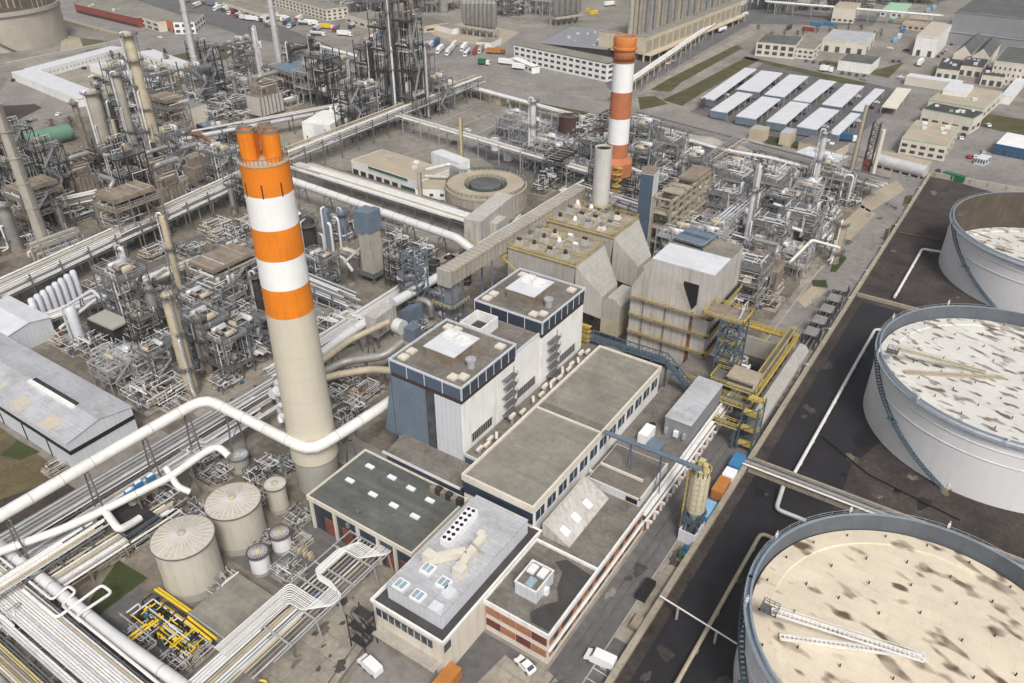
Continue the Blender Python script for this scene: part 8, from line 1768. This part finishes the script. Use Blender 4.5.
# slanting flare column right
plain_stack((846, 192), 105, .9, 'sand', 'thin cream stack standing before the last carport', .7, 2)
x, y = W((862, 185)); t = thing('elevator_tower', (x, y, 0), 'dark steel ladder tower with brown box by the farthest carport', 'tower'); h = HT((862, 185), 122); USED.append((x, y, 4))
m = MB()
for sx in (-1.4, 1.4):
    for sy in (-1.4, 1.4): m.bar((x+sx, y+sy, 0), (x+sx, y+sy, h), .3)
for k in range(9):
    z = h*k/9
    for a, b in (((-1.4, -1.4), (1.4, -1.4)), ((1.4, -1.4), (1.4, 1.4)), ((1.4, 1.4), (-1.4, 1.4)), ((-1.4, 1.4), (-1.4, -1.4))): m.bar((x+a[0], y+a[1], z), (x+b[0], y+b[1], z+h/9), .18); m.bar((x+a[0], y+a[1], z), (x+b[0], y+b[1], z), .18)
m.build('lattice', 'dark_steel', t)
m = MB(); m.cbox(x, y, 4, 2.4, 2.4, 7); m.build('shaft_box', 'brick_red', t); m = MB(); m.cyl(x+3, y+.4, 0, h*.9, .9); m.build('pipe', 'cream_wall', t, True)
# dark vessels behind the chimney
for p, top, r_, mm, lab in (((312, 262), 217, 2.9, 'dark_steel', 'fat dark grey upright drum right of the chimney'), ((330, 250), 205, 1.4, 'slate_panel', 'slim blue grey upright drum right of the chimney'), ((345, 245), 207, 1.5, 'slate_panel', 'blue grey drum left of the blue-headed tower')):
    special_column(p, top, r_, mm, lab, 1)
# dark reactor block by the silver duct
for i in range(5):
    x, y = W((436+i*7.5, 296-i*2.2)); USED.append((x, y, 2)); t = thing('reactor_drum', (x, y, 0), 'dark rusty ribbed drum in the row behind the silver duct', 'drum', 'dark drums behind the silver duct')
    m = MB(); m.cyl(x, y, 1.5, 12.5, 1.9, n=16); m.build('shell', 'rusty_grey' if i % 2 else 'dark_steel', t, True); m = MB()
    for z in (3, 6, 9, 12): m.lathe([(1.95, z), (2.1, z), (2.1, z+.4), (1.95, z+.4)], (x, y), 16, cap=False)
    m.build('hoop_rim', 'steel', t); m = MB(); m.cbox(x, y, 0, 3, 3, 1.5); m.build('plinth', 'concrete', t)
t = thing('lattice_tower', W((418, 310))+(0,), 'steel lattice tower with spiral stair beside dark drums', 'tower'); x, y = W((418, 310)); USED.append((x, y, 4))
m = MB()
for sx in (-2.6, 2.6):
    for sy in (-2.6, 2.6): m.bar((x+sx, y+sy, 0), (x+sx, y+sy, 20), .35)
for k in range(5):
    z = 4*k
    for a, b in (((-2.6, -2.6), (2.6, -2.6)), ((2.6, -2.6), (2.6, 2.6)), ((2.6, 2.6), (-2.6, 2.6)), ((-2.6, 2.6), (-2.6, -2.6))): m.bar((x+a[0], y+a[1], z), (x+b[0], y+b[1], z+4), .2); m.bar((x+a[0], y+a[1], z+4), (x+b[0], y+b[1], z+4), .25)
m.build('lattice', 'slate_panel', t)
for z in (5, 9, 13): m = MB(); m.lathe([(2.4, z), (4.2, z), (4.2, z+.12), (2.4, z+.12)], (x-1, y-1), 14, cap=False); m.rail([(x-1+4.2*cos(a*pi/7), y-1+4.2*sin(a*pi/7), z) for a in range(15)], 1.1, .1, 1.4); m.build('ring_platform', 'steel', t)
m = MB(); m.tube([(x+3, y-3, 1.5), (x+3, y-3, 6.5), (x+8, y-3, 6.5), (x+8, y-3, 2)], 1.1, 10, 2); m.build('bend_pipe', 'clad_dull', t, True)
# beige tanks left
def beige_tank(p, top, r_, lab, mm='beige_tank', rm='beige_roof', cone=.17):
    h = HT(p, top); x, y = W(p); t = thing('cone_roof_tank', (x, y, 0), lab, 'tank')
    m = MB(); m.lathe([(r_, 0), (r_, h)], (x, y), 40, cap=False); m.build('shell', mm, t, True)
    m = MB(); m.lathe([(r_+.02, 0), (r_+.1, 0), (r_+.1, h*.16), (r_+.02, h*.16)], (x, y), 40, cap=False); m.build('stained_foot', 'stack_grey', t, True)
    n = 28; m = MB()
    m.lathe([(r_+.25, h-.05), (r_+.25, h+.1), (.5, h+r_*cone), (.01, h+r_*cone)], (x, y), 40, cap=False); rf = m.build('roof', rm, t)
    m = MB()
    for k in range(n):
        a = 2*pi*k/n; m.bar((x+.7*cos(a), y+.7*sin(a), h+r_*cone+.0), (x+r_*cos(a), y+r_*sin(a), h+.16), .1)
    m.build('seam', 'pale_panel', rf)
    m = MB(); m.lathe([(.75, h+r_*cone-.1), (.75, h+r_*cone+.35), (.3, h+r_*cone+.55), (.01, h+r_*cone+.55)], (x, y), 14); m.build('hatch', 'pipe_beige', rf)
    m = MB(); m.lathe([(r_+.26, h-.2), (r_+.34, h-.2), (r_+.34, h+.12), (r_+.26, h+.12)], (x, y), 40, cap=False); m.build('rim', 'steel', t)
    m = MB(); a0 = 2.2
    for k in range(20):
        a = a0+k*.05; m.obox((x+r_*cos(a), y+r_*sin(a)), (x+(r_+.9)*cos(a), y+(r_+.9)*sin(a)), .4, h*k/20, h*k/20+.08)
    m.build('spiral_stair', 'steel', t)
    return t
beige_tank((196, 580), 537, 5.6, 'nearer of the two big beige cone-roof tanks, streaked roof with a round hatch')
beige_tank((242, 537), 501, 5.3, 'farther of the two big beige cone-roof tanks, standing before the chimney pipes')
beige_tank((280, 508), 484, 2.1, 'narrow beige tank with open rusty top below the chimney', cone=.05)
beige_tank((241, 468), 455, 2.2, 'small grey tank under the swan-neck pipe', 'stack_grey', 'steel', .1)
beige_tank((262, 570), 552, 1.95, 'small dirty white tank with brown lid beside the nearer beige tank', 'tank_white', 'maroon', .1)
beige_tank((283, 548), 533, 1.95, 'small dirty white tank with brown lid behind the other brown-lidded one', 'tank_white', 'maroon', .1)
for i, p in enumerate(((133, 503), (142, 495), (154, 488))):
    x, y = W(p, 4); t = thing('blue_cabinet', (x, y, 0), 'bright blue valve actuator on the platform by the white branch pipe', 'actuator', 'blue valve actuators')
    m = MB(); m.cbox(x, y, 5.4, 1.0, 1.9, 2.3); m.build('cabinet', 'blue', t); m = MB(); m.cbox(x, y, 7.7, .5, 1.4, .3); m.build('cap', 'white_clean', t); m = MB(); m.cyl(x, y, 0, 5.4, .35, n=8); m.cyl(x, y, 3, 4.2, .9, n=10); m.build('stem', 'pipe_beige', t)
x, y = W((128, 524), 4); t = thing('valve_platform', (x, y, 0), 'dark grating platform on legs under the blue actuators', 'platform')
m = MB(); q = [(x-7, y-2.6), (x+4, y-2.6), (x+4, y+5), (x-7, y+5)]; m.prism(q, 3.8, 4.0); m.build('deck', 'dark_steel', t)
m = MB(); m.rail([(*q[0], 4), (*q[1], 4), (*q[2], 4)], 1.1, .09, 1.4); m.build('railing', 'slate_panel', t)
for p in q+[lerp(q[0], q[1], .5), lerp(q[2], q[3], .5)]: m = MB(); m.cbox(p[0]*.9995, p[1], 0, .3, .3, 3.8); m.build('leg', 'steel', t)
# grey slab roof and yellow gas train
t = thing('pump_shelter', (-99, 53, 0), 'flat pale concrete roof slab between the beige tanks and the white pipe rack', 'shelter')
m = MB(); m.box(-104.3, -93.8, 47.2, 58.6, 3.0, 3.35); m.build('roof', 'roof_felt', t)
m = MB(); m.box(-104.0, -94.1, 47.6, 58.2, 0, 2.99); m.build('wall', 'concrete', t)
m = MB(); m.box(-104.5, -93.6, 47.0, 47.19, 2.8, 3.45); m.build('fascia', 'galv', t)
t = thing('gas_train', (-106, 44, 0), 'bright yellow gas regulating pipes on a skid before the nearer beige tank', 'gas train')
rr = random.Random(3)
m = MB(); m.box(-115, -97, 40.5, 47, .02, .2); m.build('skid', 'roof_dark', t)
for i in range(34):
    m = rpipe(rr, 8.6, 3.1, .4, 2.9, rr.uniform(.1, .19), rr.choice((3, 4, 5))); m.v = [(p[0]-106, p[1]+43.8, p[2]) for p in m.v]; m.build('pipe', ('yellow_bright', 'dark_steel', 'yellow_bright', 'clad_bright', 'black')[i % 5], t, True)
for (a, b) in (((-114.8, 47.2, 2.8), (-105, 47.4, 2.8)), ((-114.8, 47.9, 2.4), (-105, 48.0, 2.4)), ((-103.9, 46.6, 3.0), (-95.5, 46.4, 3.0)), ((-103.9, 46.0, 2.6), (-96.5, 45.8, 2.6)), ((-109.5, 44.4, 2.2), (-109.5, 35.6, 2.6)), ((-108.6, 44.4, 2.2), (-108.6, 35.6, 2.6))):
    m = MB(); m.tube([a, b], .26, 8); m.build('pipe', 'yellow_bright', t, True)
for i in range(26):
    m = MB(); x0, y0 = -114+rr.random()*16.5, 40.8+rr.random()*6; m.cbox(x0, y0, .2, .8, .8, 1.0+rr.random()); m.build('regulator', rr.choice(('dark_steel', 'black', 'galv', 'yellow_bright', 'blue_dark')), t)
m = MB(); m.rail([(-115.4, 40, 2), (-104, 40, 2), (-104, 36.9, 2)], 1, .12, 2); m.build('railing', 'galv', t)
t = thing('gas_train', (-84, 40, 0), 'small yellow valve cluster under the raised white pipe rack', 'gas train')
for i in range(6):
    m = MB(); x0 = -84.2+.5*(i % 2); y0 = 38+i*1.5; m.tube([(x0, y0, 0), (x0, y0, 1.7), (x0+1.2, y0+.6, 1.7), (x0+1.2, y0+.6, 0)], .2, 7, .4); m.build('pipe', 'yellow_bright', t, True)
m = MB(); m.lathe([(.01, .6), (.8, 1.1), (.8, 1.9), (.01, 2.4)], (-82.3, 42.5), 12); m.build('filter_pot', 'yellow_bright', t, True)
x, y = W((306, 557)); t = thing('scrap_heap', (x, y, 0), 'rusty ochre valve assembly lying beside the brown-lidded tanks', 'valves')
for i in range(5): m = MB(); m.lathe([(.75, x-1.6+i*.8), (.75, x-1.2+i*.8)], (y+.5*(i % 2), .9), 10, 'x'); m.build('flange', 'pipe_beige', t)
x, y = W((334, 598)); t = thing('blue_pump', (x, y, 0), 'bright blue pump and pipe under the raised white pipes', 'pump'); m = MB(); m.lathe([(.9, y-1.6), (.9, y+.6)], (x, 1.2), 12, 'y'); m.tube([(x-3, y-2, .8), (x, y, 1.2)], .4, 8); m.build('body', 'blue', t)
m = MB(); m.cbox(x, y, 0, 1.6, 2, .4); m.build('plinth', 'concrete', t)
# flat grey shelter, white cylinders
x, y = W((112, 372)); q = rect_px((87, 318), (112, 329), (128, 319), 7); t = thing('flat_shelter', (x, y, 0), 'flat grey green shelter roof on posts left of the air cooler frame', 'shelter'); USED.append((q[1][0]-4, q[1][1]+4, 6))
m = MB(); m.prism(q, 6.4, 7); m.build('roof', 'stack_grey', t); m = MB(); m.prism([lerp(q[0], p, .93) for p in q], .02, 6.38); m.build('wall', 'dark_steel', t)
for i in range(8):
    p = (40+i*5.8, 324-i*4.0); x, y = W(p); t = thing('gas_cylinder', (x, y, 0), 'pale blue grey upright cylinder in a leaning row', 'cylinder', 'row of upright pale cylinders'); USED.append((x, y, 2)); h = HT(p, p[1]-24)
    m = MB(); m.lathe([(1.0, .6), (1.0, h), (.7, h+.5), (.01, h+.7)], (x, y), 14); m.build('shell', 'pale_panel', t, True); m = MB(); m.cbox(x, y, 0, 1.6, 1.6, .6); m.build('plinth', 'concrete', t)
special_column((83, 347), 303, 1.5, 'pale_panel', 'single tall pale blue grey cylinder before the flat shelter', 0)
# pale warehouse at the left
def gable(name, x0, x1, y0, y1, zw, zr, wall, roof, lab, cat='warehouse'):
    t = thing(name, ((x0+x1)/2, (y0+y1)/2, 0), lab, cat); ym = (y0+y1)/2
    m = MB(); m.xprism([(y0, 0), (y1, 0), (y1, zw), (ym, zr), (y0, zw)], x0, x1); m.build('wall', wall, t)
    m = MB(); m.add([(x0-.3, y0-.4, zw-.05+.12), (x1+.3, y0-.4, zw-.05+.12), (x1+.3, ym, zr+.15), (x0-.3, ym, zr+.15), (x0-.3, y1+.4, zw+.07), (x1+.3, y1+.4, zw+.07)], [(0, 1, 2, 3), (3, 2, 5, 4)]); m.build('roof', roof, t)
    return t
t = gable('warehouse', -222, -162.5, 59.4, 75.8, 8.6, 10.2, 'pale_panel', 'roof_metal', 'big pale blue grey warehouse with black wall stripe and long roof ridge light')
m = MB(); m.box(-222, -162.4, 59.22, 59.39, 5.2, 6.3); m.box(-162.49, -162.35, 59.3, 75.9, 5.2, 6.3); m.build('stripe', 'black', t)
m = MB()
for x in (-206, -195, -184, -173): m.box(x, x+.3, 59.2, 59.38, 0, 5.2)
m.build('wall_seam', 'dark_steel', t)
a = W((23, 367), 10.3); m = MB(); m.box(-191, -171.5, 66.4, 67.5, 10.0, 10.75); mo = m.build('ridge_light', 'white_wall', t); m = MB(); m.box(-190.6, -171.9, 67.55, 68.6, 10.0, 10.7); m.build('louvre', 'dark_steel', mo)
for i in range(4): 
    m = MB(); f = lambda y: 8.67+(y-59)/8.6*1.6+.04; x0 = -214+i*13; m.add([(x0, 59.6, f(59.6)), (x0+5.5, 59.6, f(59.6)), (x0+5.5, 66.2, f(66.2)), (x0, 66.2, f(66.2))], [(0, 1, 2, 3)]); m.build('roof_panel', 'beige_roof', t)
t = gable('warehouse', -250, -224, 78.0, 90, 6.6, 7.8, 'pale_panel', 'roof_white', 'second pale warehouse roof at the left picture edge behind the striped one')
# rusty ducts at the left
t = thing('rusty_duct', W((20, 185))+(0,), 'big rusty red inclined ducts at the left edge behind the slim grey stack', 'duct')
m = MB(); m.tube([P3((-20, 150), 8), P3((14, 165), 9), P3((32, 186), 6), P3((37, 222), 3)], 1.3, 10, 2); m.build('duct_run', 'rust', t, True)
m = MB(); m.tube([P3((-10, 205), 7), P3((20, 210), 7), P3((34, 220), 4), P3((40, 236), 2)], 1.1, 10, 2); m.build('duct_run', 'rust', t, True)
m = MB(); q = [W(p, 6) for p in ((-10, 165), (30, 187), (30, 205), (-10, 190))]; m.prism(q, 3, 7); m.build('hopper', 'rusty_grey', t)
for p in q: m = MB(); m.cbox(p[0], p[1], 0, .6, .6, 3); m.build('leg', 'steel', t)
x, y = W((61, 242)); t = thing('skip', (x, y, 0), 'small bright blue skip at the foot of the slim left stack', 'skip'); m = MB(); m.prism([(x-2, y-1.2), (x+2, y-1.2), (x+2, y+1.2), (x-2, y+1.2)], .1, 1.6); m.build('body', 'blue', t); m = MB(); m.box(x-1.8, x+1.8, y-1, y+1, 1.6, 1.63); m.build('load', 'black', t)
# green bullet tank
a, b = P3((-30, 152), 4.2), P3((68, 132), 4.2); t = thing('bullet_tank', (a[0], a[1], 0), 'long dull green horizontal bullet tank at the left edge', 'bullet tank'); USED.append((b[0], b[1], 8))
m = MB(); d = [(b[i]-a[i]) for i in range(3)]; L_ = math.dist(a, b); u = [k/L_ for k in d]; r_ = 4.0
m.tube([a, b], r_, 26, cap=False); 
for k in range(5):
    f0, f1 = k/5, (k+1)/5; 
    m.tube([tuple(b[i]+u[i]*r_*.55*sin(f0*pi/2) for i in range(3)), tuple(b[i]+u[i]*r_*.55*sin(f1*pi/2) for i in range(3))], r_*cos((f0+f1)/2*pi/2), 26)
m.build('shell', 'bullet_green', t, True)
for k in range(5): q = lerp(a, b, (k+.5)/5); m = MB(); m.cbox(q[0], q[1], 0, 2, 6, 2.6); m.build('saddle', 'concrete', t)
# landmark equipment by pixel
for key, p, rz, s in (('frameD', (232, 300), 0, 1.15), ('frameF', (222, 318), 0, 1.0), ('ffA', (90, 178), 0, 1.25), ('ffA', (140, 205), 0, 1.0), ('ffB', (282, 95), 0, 1.3), ('exA', (352, 318), pi/2, 1.15), ('exC', (338, 330), pi/2, 1.0), ('exA', (372, 325), pi/2, .9),
                      ('htB', (160, 190), 0, 1.0), ('htA', (268, 118), 0, 1.3), ('tkD', (569, 131), 0, .95), ('tkD', (602, 148), 0, 1.0), ('tkW', (508, 160), 0, .9), ('tkW', (495, 150), 0, .9), ('frameB', (530, 150), 0, 1.2), ('frameB', (545, 168), 0, 1.2), ('frameE', (560, 180), 0, 1.0), ('frameB', (512, 135), 0, 1.0),
                      ('exD', (695, 218), pi/2, .9), ('exD', (702, 212), pi/2, .9), ('exD', (740, 205), pi/2, 1.5), ('frameF', (765, 255), 0, 1.1), ('frameF', (795, 245), 0, 1.1), ('frameC', (225, 350), 0, .8), ('frameC', (205, 350), 0, .7), ('tanD', (170, 360), 0, 1.0), ('frameB', (124, 382), 0, .8), ('frameB', (150, 376), 0, .7), ('tanB', (150, 402), 0, .9), ('tanB', (95, 352), 0, .8), ('tanC', (70, 340), 0, .8), ('exB', (450, 320), pi/2, .8), ('htB', (760, 290), pi/2, .9)):
    at_px(key, p, rz, s)
smalltank('tkS', 9, 8, 'concrete_old', 'concrete', 'stained concrete tank before the carports'); at_px('tkS', (706, 158), 0, 1); at_px('tkS', (742, 162), 0, 1)

# ---- larger pipes that thread the process units, as the photo shows them
def vpx(p, z0, top): x, y = W(p, z0); return (x, y, top)
for pts, z, r_, mm, lab in ((((684, 139), (719, 149), (770, 158), (800, 166)), 9, .8, 'clad_bright', 'long white pipe crossing the right process unit below the carports'), (((676, 166), (691, 148), (701, 148)), 8, .7, 'pipe_white', 'curved white pipe at the left of the right process unit'), (((737, 178), (749, 178), (765, 164)), 9, .6, 'clad_bright', 'cranked white pipe in the middle of the right process unit'), (((700, 189), (747, 202)), 8, 1.5, 'clad_bright', 'fat bright silver drum pipe behind the scrubber house'),
        (((814, 172), (822, 177), (808, 191), (797, 190), (792, 198)), 10, .55, 'pipe_white', 'zigzag white pipe high in the right process unit'), (((774, 204), (799, 212), (786, 226), (802, 231)), 11, .6, 'pipe_white', 'zigzag white pipe over the pale blue grey rack'), (((648, 168), (668, 152), (690, 138)), 7, .9, 'pipe_beige', 'thick beige pipe right of the orange stack'), (((655, 178), (640, 172), (622, 165)), 8, .8, 'clad_bright', 'thick white pipe beside the orange hood'),
        (((303, 263), (328, 252), (343, 258), (352, 270)), 7, .55, 'clad_bright', 'cranked silver pipe right of the banded chimney'), (((345, 262), (366, 243), (380, 247)), 8, .45, 'clad', 'slim silver pipe passing the blue-headed tower foot'), (((172, 129), (203, 136), (213, 148)), 9, .9, 'rust', 'rusty red curved pipe beside the cream shed'), (((180, 143), (208, 152), (226, 158)), 10, 1.3, 'clad_bright', 'white fat pipe left of the chimney flues'), (((60, 328), (95, 300), (140, 285), (165, 268)), 7, .5, 'clad_bright', 'silver pipe over the tangled rack by the flat shelter'), (((68, 305), (92, 290), (103, 300)), 9, .5, 'pale_panel', 'pale blue grey bracket pipe over the leaning cylinders'), (((470, 250), (505, 232), (520, 215)), 6, .6, 'clad', 'silver pipe between the filter boxes and the gallery'), (((700, 205), (760, 222)), 7, .6, 'clad_dull', 'grey pipe behind the fan deck of the scrubber house'), (((790, 262), (812, 240), (840, 248)), 9, .5, 'pipe_white', 'white pipe bent over the road side of the right process unit')):
    bigpipe('process_pipe', [P3(p, z) for p in pts], r_, mm, lab, 9, r_*2.5, 'steel', n=10)
for p, h, r_, lab in (((326, 250), 11, .5, 'tall silver hairpin pipe beside the dark upright drum'), ((334, 247), 12, .45, 'second tall silver hairpin pipe by the blue grey drum'), ((318, 256), 9, .4, 'shorter silver hairpin pipe by the fat dark drum'), ((700, 175), 10, .5, 'white hairpin pipe in the right process unit'), ((725, 182), 9, .5, 'white arch pipe before the zigzag pipe'), ((838, 205), 13, .4, 'tall thin white hairpin pipe near the right road')):
    x, y = W(p); bigpipe('hairpin_pipe', [(x, y, .3), (x, y, h), (x+3.2, y+.6, h), (x+3.2, y+.6, .3)], r_, 'clad_bright', lab, 0, 1.2, n=10)
# ================================================================ labels: tell look-alikes apart by where they stand
def finish_labels():
    bpy.context.view_layer.update()
    by = {}
    for o in TAGGED: by.setdefault(o['label'], []).append(o)
    words = ['leftmost', 'second from left', 'third from left', 'fourth from left', 'fifth from left', 'sixth from left', 'seventh from left', 'eighth from left', 'ninth from left', 'tenth from left', 'eleventh from left', 'twelfth from left', 'thirteenth from left', 'fourteenth from left', 'fifteenth from left', 'sixteenth from left', 'seventeenth from left', 'eighteenth from left', 'nineteenth from left', 'twentieth from left']
    num = 'zero one two three four five six seven eight nine ten eleven twelve thirteen fourteen fifteen sixteen seventeen eighteen nineteen twenty'.split()
    for lab, os_ in by.items():
        if len(os_) < 2: continue
        os_.sort(key=lambda o: PX(*o.location[:2], o.location[2])[0])
        for i, o in enumerate(os_):
            if i == len(os_)-1: w_ = 'rightmost of the %s' % (num[len(os_)] if len(os_) <= 20 else 'row')
            else: w_ = (words[i] if i < 20 else 'number %d from left' % (i+1)) + (' of the two' if len(os_) == 2 else '')
            if i < 20 and i < len(os_)-1 and ' of the ' not in w_ and len((lab+' '+w_).split()) < 14 and len(os_) <= 20: w_ += ' of the %s' % num[len(os_)]
            o['label'] = '%s, %s' % (lab, w_)
            if not o.get('group'): o['group'] = lab
def drop(o):
    for c in list(o.children): drop(c)
    bpy.data.objects.remove(o, do_unlink=True)
for t_, _l in KIT.values():
    if not t_.get('used'): drop(t_)
for o_ in list(COL.objects):
    if 'used' in o_.keys(): del o_['used']
for k_, (t_, n_) in CARS.items():
    if n_ == 0: drop(t_)
finish_labels()

# ================================================================ camera, light, view
cam = bpy.data.cameras.new('camera'); cam.sensor_width = 36; cam.lens = FPX/1024*36; cam.clip_start = 1; cam.clip_end = 6000
co = bpy.data.objects.new('camera', cam); COL.objects.link(co); co.location = (0, 0, ALT); co.rotation_euler = (pi/2-PITCH, 0, YAW); SC.camera = co
w = bpy.data.worlds.new('World'); SC.world = w; w.use_nodes = True
nt = w.node_tree; N = nt.nodes; bg = N['Background']
sky = N.new('ShaderNodeTexSky'); sky.sky_type = 'NISHITA'; sky.sun_disc = False
SUN_EL, SUN_AZ = radians(50), radians(SUNAZ)
sky.sun_elevation = SUN_EL; sky.sun_rotation = SUN_AZ; sky.air_density = 1.0; sky.dust_density = 6.0; sky.ozone_density = 1.0
hs = N.new('ShaderNodeHueSaturation'); hs.inputs['Saturation'].default_value = 0.42
nt.links.new(sky.outputs[0], hs.inputs['Color']); nt.links.new(hs.outputs[0], bg.inputs['Color']); bg.inputs['Strength'].default_value = 0.10
sun = bpy.data.lights.new('sun', 'SUN'); sun.energy = 1.5; sun.angle = radians(13); sun.color = (1, 0.97, 0.93)
so = bpy.data.objects.new('sun', sun); COL.objects.link(so)
# light arrives from azimuth SUN_AZ (clockwise from +Y)
dx, dy, dz = sin(SUN_AZ)*cos(SUN_EL), cos(SUN_AZ)*cos(SUN_EL), sin(SUN_EL)
from mathutils import Vector
so.rotation_euler = Vector((dx, dy, dz)).to_track_quat('Z', 'Y').to_euler()
hz = MB(); hz.box(-1500, 300, -60, 1600, -1.0, 135); hm = bpy.data.materials.new('haze'); hm.use_nodes = True; hn = hm.node_tree.nodes; hn.clear()
ho = hn.new('ShaderNodeOutputMaterial'); hv = hn.new('ShaderNodeVolumePrincipled'); hv.inputs['Color'].default_value = (.86, .89, .93, 1); hv.inputs['Density'].default_value = 0.00010; hm.node_tree.links.new(hv.outputs[0], ho.inputs['Volume'])
h_ = hz.build('haze', hm); h_['kind'] = 'stuff'
vs = SC.view_settings; vs.view_transform = 'Standard'; vs.look = 'None'; vs.exposure = 0.40; vs.gamma = 1.0; vs.use_curve_mapping = False
SC.cycles.max_bounces = 6; SC.cycles.diffuse_bounces = 3; SC.cycles.use_denoising = True
